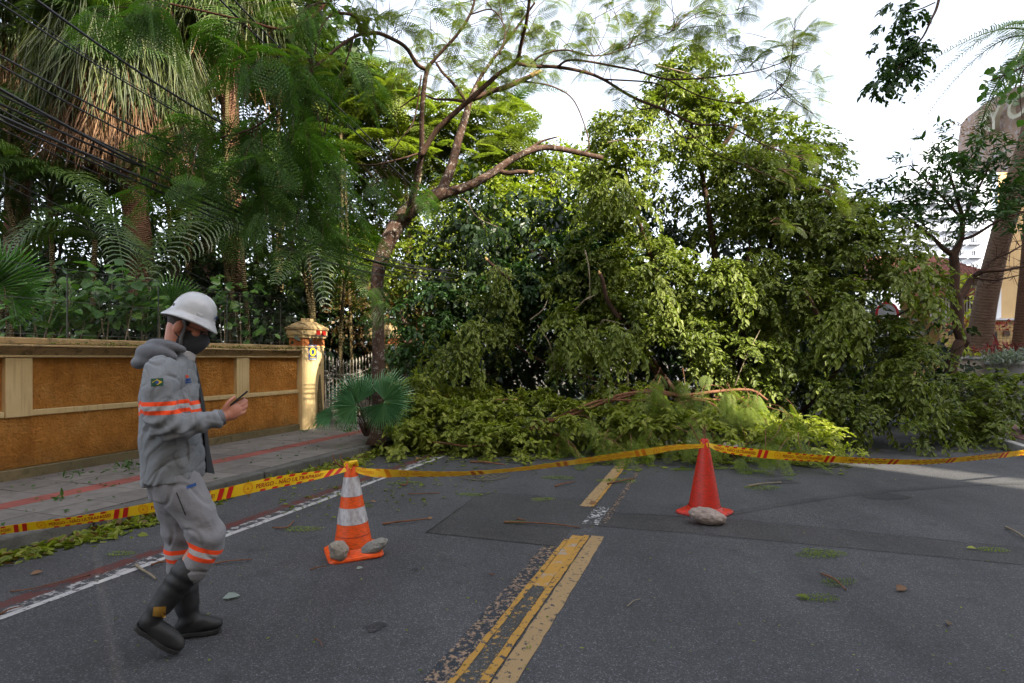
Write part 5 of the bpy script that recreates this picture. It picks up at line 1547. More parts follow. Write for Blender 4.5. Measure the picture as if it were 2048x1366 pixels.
# ---------------------------------------------------------------- right side plants
st = empty('small_street_tree', at(1905, 745, 12.2), 0, 'small dark leaved tree with bare lower twigs by the stone planter', 'tree')
branch_obj(pxl([(1897, 755, 12, 11), (1905, 725, 12, 11), (1918, 690, 12, 11), (1926, 682, 12, 12), (1917, 655, 12, 10), (1914, 600, 12, 11), (1903, 580, 12, 10)]), 'trunk', M['bark_dark'], st, 10)
SB_ = [[(1907, 590, 12, 9), (1910, 540, 12, 8.5), (1908, 512, 12, 8), (1920, 480, 12, 6), (1925, 440, 12, 4.5), (1915, 400, 12, 3), (1900, 350, 12, 2)],
       [(1915, 600, 12, 8), (1930, 580, 12, 7), (1945, 555, 12, 5), (1970, 542, 11.9, 4.4), (2010, 540, 11.8, 3), (2060, 530, 11.7, 2)],
       [(1908, 512, 12, 6), (1885, 495, 12, 4.5), (1860, 470, 12, 3), (1820, 440, 12, 2), (1770, 410, 12, 1.2)],
       [(1920, 480, 12, 4), (1950, 470, 12, 3), (2000, 440, 12, 2.4), (2060, 420, 12, 1.8)],
       [(1925, 440, 12, 3), (1890, 400, 12, 2.4), (1850, 360, 12, 1.6), (1820, 330, 12, 1)], [(1925, 440, 12, 3), (1950, 390, 12, 2.4), (1975, 340, 12, 1.6), (1990, 300, 12, 1)],
       [(1960, 545, 11.9, 3), (1985, 520, 11.9, 2.4), (2020, 505, 11.8, 1.6), (2060, 480, 11.8, 1)], [(1945, 555, 12, 3), (1990, 560, 11.8, 2), (2040, 550, 11.7, 1.2)]]
mbt = MB()
for L_ in SB_:
    P_ = pxl(L_); branch_obj(P_, 'branch', M['bark_dark'], st, 6)
    S = spline(P_, 4)
    for i in range(4, len(S)):
        for q in range(2):
            tip = S[i, :3] + rnd_dirs(1)[0] * RNG.uniform(.25, .6) + np.array((0, 0, .08))
            mid = (S[i, :3] + tip) / 2 + RNG.normal(size=3) * .05
            mbt.tube([S[i, :3], mid, tip], [.007, .005, .002], 4, cap=False)
tag(mbt.build('twigs', M['bark_dark'], st), kind='stuff')
LV = Leaves()
for (u, v, n) in ((1760, 425, 16), (1800, 410, 22), (1790, 380, 14), (1830, 440, 16), (1850, 400, 22), (1840, 340, 14), (1880, 320, 20), (1900, 370, 24), (1930, 320, 22), (1960, 290, 16), (1980, 340, 24), (1990, 390, 22), (2030, 320, 24), (2030, 380, 24), (1940, 400, 18), (1880, 280, 12), (2010, 430, 12), (1925, 440, 12), (2045, 430, 14), (1890, 430, 10), (1745, 400, 6), (2040, 290, 14)):
    P = np.array([at(u + RNG.normal() * 22, v + RNG.normal() * 18, 12 + RNG.normal() * .4) for _ in range(max(5, int(n * .8)))])
    n = len(P)
    sprays(LV, P, rnd_dirs(n, .3), .3, droop=.3, nt=3, nl=4, leaf=.17, W=.30, tint=.4, hang=.25)
LV.build('crown', M['ficus_dark'], st)
LV = Leaves()
for (u, v) in ((1880, 265), (1900, 255), (1925, 262), (1960, 270), (2000, 285), (2030, 280), (1860, 290), (1940, 250), (1990, 300)):
    P = np.array([at(u + RNG.normal() * 14, v + RNG.normal() * 10, 12 + RNG.normal() * .3) for _ in range(22)])
    LV.add(P, rnd_dirs(22, .5), rnd_dirs(22), .07, .35, .6, shape=4)
LV.build('flower_heads', M['brown_leaf'], st)

rp = at(1955, 715, 13.6)
big = empty('leaning_palm', (rp[0], rp[1], 1.2), 0, 'thick leaning palm trunk rising from the stone planter', 'palm tree')
M['palm_trunk_light'] = bark('pale_palm_trunk_bark', (.16, .10, .068), (.27, .175, .12), sc=(1, 1, 2), rings=True)
branch_obj(pxl([(1955, 730, 13.6, 25), (1959, 690, 13.6, 22), (1968, 620, 13.6, 20), (1984, 545, 13.6, 19), (2003, 470, 13.6, 18), (2032, 370, 13.6, 19), (2064, 260, 13.6, 18), (2092, 130, 13.6, 17)]), 'trunk', M['palm_trunk_light'], big, 14)
BF = [palm_frond_mesh(2.6, 60, .50, .022, .7, .75, M['palm'], .25, 31), palm_frond_mesh(2.6, 60, .46, .022, .5, .9, M['palm'], .25, 32)]
cpt = at(2100, 95, 13.6)
for i in range(15):
    a = 2 * PI * i / 15 + RNG.normal() * .12
    o = bpy.data.objects.new('frond', BF[i % 2]); link(o, big, True)
    o.location = cpt; o.rotation_euler = (RNG.normal() * .3, -RNG.uniform(-.3, .8), a); o.scale = (RNG.uniform(.85, 1.1),) * 3
rp2 = at(2046, 700, 12.6)
pt2 = empty('planter_palm', (rp2[0], rp2[1], 1.4), 0, 'grey palm trunk cut by the right edge in the round planter', 'palm tree')
branch_obj(pxl([(2043, 720, 12.8, 22), (2046, 690, 12.8, 18), (2052, 600, 12.8, 15), (2062, 480, 12.8, 14), (2080, 200, 12.8, 13)]), 'trunk', M['palm_trunk'], pt2, 12)

# planting in the planters and at the house
def ground_plant(pts, label, D, n, leaf, m, W, up, name='planter_plant', cat='plant', spread=.16):
    c = at(pts[0][0], pts[0][1], D); e = empty(name, c, 0, label, cat)
    LV = Leaves()
    for (u, v) in pts:
        q = at(u, v, D + RNG.normal() * .1)
        P = q + RNG.normal(size=(n, 3)) * np.array((spread, spread, spread * .4))
        LV.add(P, rnd_dirs(n, up), rnd_dirs(n, .5), leaf * RNG.uniform(.6, 1.2, n), W, np.clip(.5 + RNG.normal(size=n) * .25, 0, 1), shape=6)
    LV.build('leaves', m, e)


ground_plant([(2000, 712), (2015, 716), (2030, 714), (1990, 716), (2044, 712), (2008, 722), (2035, 722)], 'silvery ground cover in the round planter', 12.4, 120, .10, M['silver_leaf'], .3, .9)
ground_plant([(1996, 700), (2010, 698), (1985, 704), (2022, 703)], 'dark red spiky plant beside the round planter', 12.9, 34, .22, M['red_leaf'], .14, .9)
ground_plant([(1900, 706), (1912, 704), (1925, 708), (1893, 708)], 'yellow green plant in the stone planter', 13.2, 40, .12, M['yellow_leaf'], .5, .8)
ground_plant([(1938, 600), (1936, 625), (1940, 575), (1934, 640), (1932, 560)], 'sunlit yellow green climber by the porch railing', 17.0, 20, .18, M['yellow_leaf'], .6, .2)
ground_plant([(1895, 648), (1920, 646), (1945, 650), (1970, 652), (1905, 656), (2000, 650), (2020, 652)], 'reddish flowering creeper along the top of the tiled base', 17.1, 40, .11, M['red_leaf'], .5, .4, spread=.22)

# =================================================================== CONES, TAPE, STONES, LITTER, CABLES
def plastic(name, c1, c2, dirt, a=.35, rough=.45):
    t = NT(name); co = t.coord('Object')
    c = t.ramp(t.noise(co, 6, 4, .6), ((.35, c1), (.65, c2)))
    c = t.mix(t.math('MULTIPLY', t.ramp(t.noise(t.coord('Object', (3, 3, 9)), 9, 6, .75), ((.46, (0, 0, 0)), (.66, (1, 1, 1)))), a), c, dirt)
    return t.done(t.bsdf(c, rough, t.noise(co, 30, 4, .6), .12, .004))


M['cone_orange'] = plastic('orange_cone_plastic', (.80, .085, .006), (.86, .105, .009), (.22, .05, .02), .6)
M['cone_dirt'] = plastic('grimy_cone_ring', (.34, .03, .012), (.42, .04, .015), (.10, .03, .02), .7)
M['cone_red'] = plastic('red_cone_plastic', (.54, .018, .006), (.60, .026, .008), (.13, .03, .022), .75)
t = NT('reflective_band'); co = t.coord('Object', (30, 30, 12))
M['reflective'] = t.done(t.bsdf(t.ramp(t.noise(co, 1.4, 4, .6), ((.35, (.36, .33, .36)), (.6, (.58, .57, .58)))), .38, t.noise(co, 2.2, 4, .6), .7, .006, Metallic=.25))


def make_cone(u, v, label, m, bands, rz, h, r0, r1, side, tilt=(0, 0)):
    p = gp(u, v); e = empty('traffic_cone', p, rz, label, 'traffic cone', 'traffic cones holding the tape')
    e.rotation_euler = (tilt[0], tilt[1], rz)
    mb = MB(); n = 48; rings = []
    def sq(half, rr, z, k=n):
        out = []
        for j in range(k):
            a = 2 * PI * (j + .5) / k; ca, sa = math.cos(a), math.sin(a)
            q = (abs(ca) ** rr + abs(sa) ** rr) ** (-1 / rr)
            out.append((half * q * ca, half * q * sa, z))
        return out
    for half, rr, z in ((side / 2, 9, .002), (side / 2 + .004, 9, .012), (side / 2, 9, .026), (side / 2 - .012, 8, .032), (r0 + .045, 3, .036), (r0 + .022, 2.2, .045), (r0 + .006, 2, .075)):
        rings += sq(half, rr, z)
    k = 7
    mb.add(rings, [(i * n + j, i * n + (j + 1) % n, (i + 1) * n + (j + 1) % n, (i + 1) * n + j) for i in range(k - 1) for j in range(n)] + [tuple(range(n - 1, -1, -1))])
    mb.build('base', m, e, world=False, smooth=False, bevel=0)
    rad = lambda z: r0 + (r1 - r0) * (z - .075) / (h - .075)
    mb = MB(); prof = [(rad(.075), .0755)] + [(rad(z), z) for z in np.linspace(.08, h - .015, 14)] + [(r1 * .98, h - .004), (r1 * .9, h), (r1 * .7, h), (r1 * .66, h - .03)]
    mb.lathe(prof, n, cap=False); b = mb.build('body', m, e, world=False, smooth=True)
    for z in ((.385, .505) if not bands else (.155,)):
        mb = MB(); mb.lathe([(rad(z) + .0004, z - .003), (rad(z) + .0022, z), (rad(z) + .0004, z + .003)], n, cap=False); mb.build('moulded_ring', M['cone_dirt'], e, world=False, smooth=True)
    for i, (z0, z1) in enumerate(bands):
        mb = MB(); zz = np.linspace(z0, z1, 10)
        vs_ = []
        for z in zz:
            for j in range(64):
                a = 2 * PI * j / 64
                q = rad(z) + .0025 + .0018 * math.sin(9 * a + 40 * z) * random.random()
                vs_.append((q * math.cos(a), q * math.sin(a), z))
        mb.add(vs_, [(i_ * 64 + j, i_ * 64 + (j + 1) % 64, (i_ + 1) * 64 + (j + 1) % 64, (i_ + 1) * 64 + j) for i_ in range(9) for j in range(64)])
        mb.build('reflective_band', M['reflective'], e, world=False, smooth=True)
    return p


C1 = make_cone(707, 1106, 'orange traffic cone with two silver reflective bands', M['cone_orange'], ((.245, .365), (.45, .595)), .42, .69, .142, .037, .40, (0, -.03))
C2 = make_cone(1409, 1026, 'plain red traffic cone without bands weighted by one stone', M['cone_red'], (), .80, .72, .148, .034, .42)


def stone(u, v, size, rot, label, c1, c2, seed, lift=0.0, sink=.1):
    r = np.random.default_rng(seed)
    bm = bmesh.new(); bmesh.ops.create_icosphere(bm, subdivisions=3, radius=1.0)
    nv = r.normal(size=(7, 3)); nv /= np.linalg.norm(nv, axis=1)[:, None]; off = r.uniform(.62, .92, 7)
    for vtx in bm.verts:
        p = np.array(vtx.co)
        for a, o in zip(nv, off):                          # split faces
            d = p.dot(a)
            if d > o: p = p - a * (d - o) * .92
        p *= 1 + .05 * math.sin(5 * p[0] + seed) * math.sin(4 * p[1] + 2) + .03 * math.sin(11 * p[2] + 9 * p[0] + seed) + r.normal() * .016
        vtx.co = p * np.array(size)
    me = bpy.data.meshes.new('stone'); bm.to_mesh(me); bm.free()
    me.materials.append(surf('stone_' + str(seed), c1, c2, 14, .9, .8, 60, .01, c3=tuple(x * .4 for x in c1), s3=30, a3=.6))
    o = bpy.data.objects.new('stone', me); COL.objects.link(o)
    o.rotation_euler = rot
    R = Matrix(o.rotation_euler.to_matrix())
    zmin = min((R @ v_.co).z for v_ in me.vertices)
    p = gp(u, v); o.location = (p[0], p[1], -zmin - .004 + lift)
    tag(o, label, 'stone', 'stones weighting the cones')


stone(676, 1124, (.082, .075, .075), (.2, .3, .4), 'rough grey stone on the left corner of the banded cone', (.22, .19, .15), (.33, .29, .24), 3, .012)
stone(745, 1114, (.125, .055, .05), (.1, -.42, .35), 'long flat grey stone leaning on the banded cone', (.17, .175, .165), (.26, .25, .22), 5, .02)
stone(1414, 1048, (.165, .10, .075), (.0, .16, -.12), 'brownish boulder in front of the plain red cone', (.26, .20, .17), (.36, .29, .25), 9, 0)

# ---------------------------------------------------------------- barrier tape
def film(name, c, rough=.35, trans=.18):
    t = NT(name)
    b = t.bsdf(c, rough, t.noise(t.coord('Object', (1, 1, 1)), 26, 3, .5), .10, .01)
    tr = t.n('ShaderNodeBsdfTranslucent'); tr.inputs[0].default_value = col4(c)
    mx = t.n('ShaderNodeMixShader'); mx.inputs[0].default_value = trans; t.l(b, mx.inputs[1]); t.l(tr.outputs[0], mx.inputs[2])
    return t.done(mx.outputs[0])


M['tape'] = film('yellow_tape', (.86, .54, .010))
M['tape_back'] = film('amber_tape_back', (.90, .56, .035), .25)
M['tape_red'] = film('tape_red_print', (.62, .018, .012))
M['tape_text'] = film('tape_dark_red_lettering', (.36, .008, .008))
M['tape_dim'] = film('tape_orange_print', (.74, .26, .01))
M['tape_mark'] = film('tape_emblem_print', (.70, .20, .008))
TW = .078
tape = empty('barrier_tape', (*C1[:2], 0), 0, 'yellow and red warning tape strung between the two cones', 'barrier tape')


def make_ribbon(pts, ups, wid, n=90):
    P = spline(np.array(pts, float), 14); U = nrm(spline(np.array(ups, float), 14)); Wd = spline(np.array([(x,) for x in wid], float), 14)[:, 0]
    s = np.concatenate(([0], np.cumsum(np.linalg.norm(np.diff(P, axis=0), axis=1))))
    ss = np.linspace(0, s[-1], n)
    I = lambda A: np.column_stack([np.interp(ss, s, A[:, j]) for j in range(3)])
    return ss, I(P), nrm(I(U)), np.interp(ss, s, Wd)


def on_ribbon(R, x, y, off=0.0):
    """x along in metres, y across in -.5...5, off towards the viewer"""
    ss, P, U, Wd = R
    x = np.clip(x, ss[0], ss[-1])
    p = np.column_stack([np.interp(x, ss, P[:, j]) for j in range(3)]); u = np.column_stack([np.interp(x, ss, U[:, j]) for j in range(3)]); w_ = np.interp(x, ss, Wd)
    t = nrm(np.column_stack([np.interp(x, ss, np.gradient(P[:, j])) for j in range(3)]))
    nn = nrm(np.cross(u, t)); cam_ = np.array((0, 0, CAMH)) - p
    nn *= np.sign(np.sum(nn * cam_, 1))[:, None]
    return p + u * (y * w_)[:, None] + nn * off


def ribbon_mesh(R, m, parent):
    ss = R[0]; n = len(ss); ys = (-.5, -.25, 0, .25, .5); V = []
    for k_, y in enumerate(ys):
        V.append(on_ribbon(R, ss, np.full(n, y), .0015 * math.sin(3 * k_) + .0012 * np.sin(ss * 31 + k_)[:, None]))
    V = np.stack(V, 1).reshape(-1, 3)
    F = [(i * 5 + j, i * 5 + j + 1, (i + 1) * 5 + j + 1, (i + 1) * 5 + j) for i in range(n - 1) for j in range(4)]
    o = bpy.data.objects.new('tape_length', np_mesh('tape_length', V, F, m)); link(o, parent)
    return o


TXT = text_mesh('PERIGO - NÃO ULTRAPASSE!', 1.0, 0.0, M['tape_red'], 'txt', bold=.016, shear=.12)
_tv = np.array([tuple(v.co) for v in TXT.vertices]); _tf = [tuple(p.vertices) for p in TXT.polygons]
_tv[:, 0] -= _tv[:, 0].min(); _tw = _tv[:, 0].max(); _th = .73


def print_tape(R, seg, x0, rep, m, mk, flip=False, text=True):
    L_ = R[0][-1]; x = x0
    sg = -1 if flip else 1
    def patch_(name, poly, nx=3, mm=None):
        (xa, xb, ya, yb, sh) = poly
        if xb < .01 or xa > L_ - .01: return
        xs = np.linspace(xa, xb, nx); V = []
        for q in xs: V += [(q + sh * ya, ya), (q + sh * yb, yb)]
        V = np.array(V); W_ = on_ribbon(R, V[:, 0], V[:, 1] * sg, .0022)
        MB().add(W_, [(2 * i, 2 * i + 1, 2 * i + 3, 2 * i + 2) for i in range(nx - 1)]).build(name, mm or m, seg)
    while x < L_:
        # two wide slanted bars
        for a in (.64, .71): patch_('red_bar', (x + a, x + a + .038, -.49, .49, .03))
        for i in range(5):
            patch_('red_dash', (x + .16 + i * .09, x + .20 + i * .09, .30, .49, .06))
            patch_('red_dash', (x + .18 + i * .09, x + .22 + i * .09, -.49, -.33, .06))
        if text and x + .62 > .05 and x + .13 < L_ - .02:
            V = _tv.copy(); V[:, 0] = x + .125 + V[:, 0] / _tw * .49; yy = (V[:, 1] / _th - .5) * .36
            keep = on_ribbon(R, V[:, 0], yy * sg, .0024)
            fs = [f for f in _tf if all(.004 < V[i, 0] < L_ - .004 for i in f)]
            if fs: MB().add(keep, fs).build('lettering', mk if not flip else m, seg)
        # emblem: ring, inner ring, house shape
        ex = x + .065
        if .05 < ex < L_ - .05:
            mb = MB(); n = 28
            for ro, ri in ((.037, .0335), (.026, .0245)):
                a = np.arange(n) * 2 * PI / n
                for rr in (ro, ri): mb.add(on_ribbon(R, ex + rr * np.cos(a), sg * rr * np.sin(a) / TW, .0024), [])
                b = mb.n - 2 * n
                mb.f += [(b + j, b + (j + 1) % n, b + n + (j + 1) % n, b + n + j) for j in range(n)]; mb.m += [0] * n
            mb.add(on_ribbon(R, ex + np.array((-.011, .011, 0)), sg * np.array((-.009, -.009, .012)) / TW, .0026), [(0, 1, 2)])
            for j in range(14):
                a = 2 * PI * j / 14 + .1; c_, s_ = math.cos(a), math.sin(a)
                mb.add(on_ribbon(R, ex + .0298 * c_ + np.array((-.0022, .0022, .0022, -.0022)), sg * (.0298 * s_ + np.array((-.002, -.002, .002, .002))) / TW, .0026), [(0, 1, 2, 3)])
            mb.build('emblem', M['tape_mark'], seg)
        x += rep


def on_depth(u, v, D): return at(u, v, D)


UPZ = (0, 0, 1)
k1 = C1 + np.array((-.02, -.03, .655)); k2 = C2 + np.array((0, -.04, .655))
# left length: from beyond the left edge to the banded cone
pl_ = [at(-420, 1128, 4.62), at(-140, 1096, 4.45), at(0, 1062, 4.35), at(160, 1040, 4.30), at(310, 1014, 4.28), at(430, 991, 4.27), at(520, 971, 4.28), at(590, 958, 4.31), at(650, 948, 4.34), k1]
R1 = make_ribbon(pl_, [(.0, -.5, .8), (.0, -.5, .8), (0, -.5, .8), (0, -.4, .85), (0, -.25, .95), (0, -.1, 1), (0, .05, 1), (.1, .1, 1), (.2, .4, .9), (.1, .6, .8)], [TW, TW, TW, TW, TW * 1.04, TW * 1.08, TW * 1.1, TW * 1.05, TW * .75, TW * .45], 120)
seg = ribbon_mesh(R1, M['tape'], tape); print_tape(R1, seg, -.14, .80, M['tape_red'], M['tape_text'])
# middle length
pm = [k1 + np.array((.02, 0, 0)), at(740, 945, 4.42), at(800, 947, 4.55), at(900, 948, 4.74), at(1000, 942, 4.93), at(1100, 931, 5.1), at(1200, 917, 5.27), at(1300, 903, 5.42), at(1350, 895, 5.5), k2]
R2 = make_ribbon(pm, [(0, .2, 1), (0, .3, 1), (0, -.5, .8), (0, -.8, .7), (0, -.9, .6), (0, -.8, .7), (0, -.6, .8), (0, -.3, 1), (0, -.2, 1), (0, 0, 1)], [TW * .5, TW * .75, TW * .95, TW, TW, TW, TW, TW * .9, TW * .7, TW * .45], 110)
seg = ribbon_mesh(R2, M['tape_back'], tape); print_tape(R2, seg, -.45, .80, M['tape_dim'], M['tape_dim'], True)
# right length
pr = [k2 + np.array((.03, 0, .01)), at(1440, 897, 5.6), at(1500, 905, 5.68), at(1560, 911, 5.76), at(1640, 917, 5.88), at(1740, 922, 6.02), at(1850, 924, 6.2), at(1950, 916, 6.4), at(2048, 905, 6.6), at(2250, 878, 7.0)]
R3 = make_ribbon(pr, [(0, .3, 1), (0, .1, 1), (0, 0, 1), (0, -.1, 1), (0, -.3, .9), (0, -.5, .8), (0, -.6, .75), (0, -.55, .8), (0, -.4, .9), (0, -.3, .9)], [TW * .5, TW * .85, TW * 1.05, TW * 1.05, TW, TW, TW, TW, TW, TW], 120)
seg = ribbon_mesh(R3, M['tape'], tape); print_tape(R3, seg, -.05, .80, M['tape_red'], M['tape_text'])
for c, r_ in ((C1 + np.array((-.02, 0, 0)), .045), (C2, .041)):
    for z0, ph in ((.625, 0), (.65, 1.3), (.675, 2.2)):
        a = np.linspace(0, 2 * PI, 33); rr = r_ + .006 * np.sin(5 * a + ph) + .004 * np.sin(9 * a)
        zz = z0 + .012 * np.sin(2 * a + ph)
        V = []
        for h in (-.016, .0, .016):
            V.append(np.column_stack((c[0] + (rr + .004 * math.sin(40 * h)) * np.cos(a), c[1] + rr * np.sin(a), zz + h)))
        V = np.stack(V, 1).reshape(-1, 3)
        F = [(i * 3 + j, i * 3 + j + 1, (i + 1) * 3 + j + 1, (i + 1) * 3 + j) for i in range(32) for j in range(2)]
        o = bpy.data.objects.new('tape_wrap', np_mesh('tape_wrap', V, F, M['tape'] if ph != 1.3 or c is C2 else M['tape_red'])); link(o, tape)
MB().tube([k1 + (0, 0, 0), k1 + (.01, -.01, .045), k1 + (.05, 0, .055), k1 + (.06, .01, .02)], [.018, .022, .015, .006], 7).build('knot', M['tape'], tape)


# ---------------------------------------------------------------- sticks, leaves and bits on the road
def stick(pts, label, r=2.0, m='bark_red', z=.0, name='fallen_stick', grp='sticks lying on the road'):
    P = np.array([(*gp(u, v, z)[:2], z + .012) for u, v in pts])
    D = P[:, 1].mean(); rad = r / FOC * D
    P[:, 2] = z + rad * .9 + .006
    if len(P) > 2: P[1:-1, 2] += .012
    S = spline(P, 5)
    o = MB().tube(S, np.linspace(rad, rad * .55, len(S)) * (1 + .15 * RNG.normal(size=len(S))), 6).build(name, M[m], smooth=True)
    tag(o, label, 'stick', grp)


ST = [([(1641, 1150), (1668, 1165), (1692, 1183)], 'short straight brown stick right of the centre line', 2.4), ([(2012, 1058), (2032, 1070), (2060, 1086)], 'pale brown stick at the right edge of the frame', 2.6),
      ([(1008, 1047), (1060, 1051), (1110, 1054), (1160, 1058)], 'long thin stick lying across the asphalt patch', 2.0), ([(1035, 1040), (1050, 1043)], 'stubby twig just above the long stick on the patch', 1.8),
      ([(764, 1051), (800, 1049), (830, 1046), (858, 1040)], 'forked stick with leaves right of the banded cone', 2.2), ([(545, 1058), (570, 1061), (583, 1053), (587, 1043)], 'hooked twig left of the banded cone', 1.8),
      ([(272, 1134), (286, 1148), (300, 1156), (312, 1162)], 'crooked pale stick behind the worker boots', 2.8), ([(430, 1130), (460, 1128), (505, 1122)], 'thin straight stick right of the worker knee', 1.8),
      ([(302, 1134), (320, 1131), (336, 1128)], 'thick short stick hidden partly by the worker boot', 2.6), ([(20, 1186), (60, 1185), (100, 1175), (180, 1152)], 'long thin curved stick beside the white line', 1.6),
      ([(1110, 975), (1125, 972), (1150, 965)], 'dark twig beyond the patch near the tape', 1.6), ([(1215, 970), (1240, 966), (1272, 958)], 'twig with leaves across the centre line', 1.6),
      ([(1495, 975), (1525, 972), (1562, 967)], 'light stick right behind the red cone', 2.0), ([(1343, 1213), (1272, 1208), (1285, 1200)], 'thin crooked twig right of the divider', 1.2),
      ([(800, 972), (812, 974), (816, 962)], 'small bent twig right of the banded cone tip', 1.8), ([(815, 990), (850, 991), (880, 988)], 'slim twig lying flat near the seam', 1.2),
      ([(940, 926), (975, 929), (1010, 932)], 'brown stick in front of the leaf heap', 2.0), ([(620, 1142), (640, 1140), (652, 1136)], 'short twig in front of the banded cone', 1.6),
      ([(0, 1232), (20, 1226), (45, 1216)], 'dark stick at the lower left edge', 2.2), ([(628, 1280), (640, 1290), (645, 1296)], 'tiny curled twig on the lower asphalt', 1.3),
      ([(1255, 1215), (1268, 1208), (1282, 1200)], 'hair thin twig right of the pale line', 1.0), ([(980, 1150), (990, 1153)], 'tiny stub of bark left of the divider', 1.3)]
ST = [s_ for i, s_ in enumerate(ST) if i != 13]
for p_, l_, r_ in ST: stick(p_, l_, r_, 'bark_pale' if 'pale' in l_ or 'light' in l_ else 'bark_red')
for i, (pts, l_) in enumerate((([(668, 940, .66), (672, 925, .74), (665, 908, .80)], 'left broken stick stuck in the top of the banded cone'), ([(687, 936, .66), (684, 922, .74), (681, 908, .80)], 'right broken stick stuck in the top of the banded cone'),
                               ([(1396, 880, .70), (1386, 860, .80), (1378, 846, .88)], 'left twig stuck in the top of the red cone'), ([(1404, 880, .70), (1410, 862, .80), (1414, 850, .86)], 'right twig stuck in the top of the red cone'))):
    D = 4.42 if i < 2 else 5.58
    S = np.array([at(u, v, D) for u, v, _ in pts]); S[0] = (C1 if i < 2 else C2) + np.array((-.012 + .024 * (i % 2), 0, .62))
    tag(MB().tube(spline(S, 4), [.008 - .0004 * j for j in range(9)], 6).build('stuck_twig', M['bark_red'], smooth=True), l_, 'stick', 'sticks stuck in the cones')


def single_leaf(u, v, L_, label, m, rot):
    LV = Leaves(); p = gp(u, v)
    LV.add(np.array([(0, 0, 0)], float), np.array([(math.cos(rot), math.sin(rot), .12)]), np.array([(.3, -.3, 1.0)]), np.array([L_]), .55, .6, shape=6)
    o = LV.build('fallen_leaf', m, None, stuff=False); o.location = (p[0], p[1], .012); tag(o, label, 'leaf', 'single leaves on the asphalt')


for a in ((1793, 1184, .10, 'curled orange dead leaf on the right lane', M['dead'], .4), (1620, 1200, .085, 'pale green leaf left of the orange dead leaf', M['tree_leaf'], 2.8), (1953, 1100, .07, 'small yellow green leaf near the long seam', M['yellow_leaf'], 3.0), (1178, 1009, .09, 'orange leaf beside the worn white paint', M['dead'], 0.2), (855, 1041, .07, 'orange leaf at the tip of the forked stick', M['dead'], .9),
          (445, 1200, .10, 'pale dry leaf right of the worker boots', M['silver_leaf'], .3), (712, 1141, .05, 'white scrap of leaf below the banded cone', M['silver_leaf'], .5), (1897, 1254, .06, 'small brown leaf at the lower right', M['brown_leaf'], 1.0), (752, 1006, .07, 'dry leaf curled right of the cone upper band', M['dead'], 2.9), (832, 921, .12, 'russet leaf on the white line by the heap', M['dead'], 1.2), (60, 1152, .07, 'orange bit of leaf beyond the white line', M['dead'], .7)):
    single_leaf(*a)


FEA_SPRIG = feather_template(9, 4, .26, .26)


def bits(LV, u, v, n, su, sv, sc, T=None, z=0.0):
    T = T or FEA_SPRIG
    P = np.array([(*gp(u + RNG.normal() * su, v + RNG.normal() * sv, z)[:2], z + .014) for _ in range(n)])
    a = RNG.uniform(-.5, .5, n) + (RNG.random(n) < .5) * PI
    fronds(LV, T, P, np.column_stack((np.cos(a), np.sin(a) * .6, np.zeros(n))), np.array((0, 0, 1.0)) + RNG.normal(size=(n, 3)) * .1, sc * RNG.uniform(.6, 1.1, n), .55)


def flatten(LV, z=.0):
    LV.parts = [(np.column_stack((v[:, :2], np.clip(v[:, 2], z + .008 + .01 * RNG.random(len(v)), z + .07))), f, a, b) for v, f, a, b in LV.parts]


for (u, v, n, su, sv, sc, lab) in ((1590, 1104, 4, 14, 3, .22, 'green feathery sprig left end of the pair on the right lane'), (1680, 1111, 4, 16, 2, .22, 'green feathery sprig right end of the pair on the right lane'), (1640, 1172, 3, 8, 4, .16, 'small feathery sprig beside the straight stick'), (1685, 1197, 2, 8, 3, .16, 'faint feathery sprig below the straight stick'),
                                   (2025, 1104, 3, 14, 3, .18, 'feathery sprig near the right edge'), (1060, 1003, 5, 28, 3, .2, 'feathery sprig lying in the middle of the patch'), (1005, 1048, 2, 5, 2, .16, 'light green sprig at the left end of the long stick'), (1160, 957, 6, 24, 4, .25, 'feathery sprig beyond the patch left of the centre line'), (1285, 965, 6, 22, 5, .26, 'feathery sprig right of the centre line near the tape'),
                                   (765, 968, 2, 8, 2, .18, 'small sprig right of the banded cone tip'), (848, 968, 2, 8, 2, .18, 'second small sprig by the manhole'), (972, 991, 2, 6, 2, .18, 'sprig on the corner of the patch'), (752, 1014, 2, 10, 2, .18, 'narrow sprig right of the cone lower band'), (1480, 980, 5, 12, 4, .28, 'feathery leafy twig right behind the red cone'), (215, 1110, 3, 26, 4, .2, 'thin sprig between kerb and white line'), (60, 1060, 2, 16, 3, .2, 'sprig by the gutter at the left edge'),
                                   (560, 1058, 2, 14, 3, .18, 'sprig left of the banded cone base'), (1340, 940, 6, 20, 5, .25, 'feathery sprig left of the red cone neck')):
    LV = Leaves(); bits(LV, u, v, 1, su * .2, sv * .3, sc * 1.9); flatten(LV)
    o = LV.build('feathery_sprig', M['heap_feather'], None, stuff=False); tag(o, lab, 'sprig', 'feathery sprigs on the road')

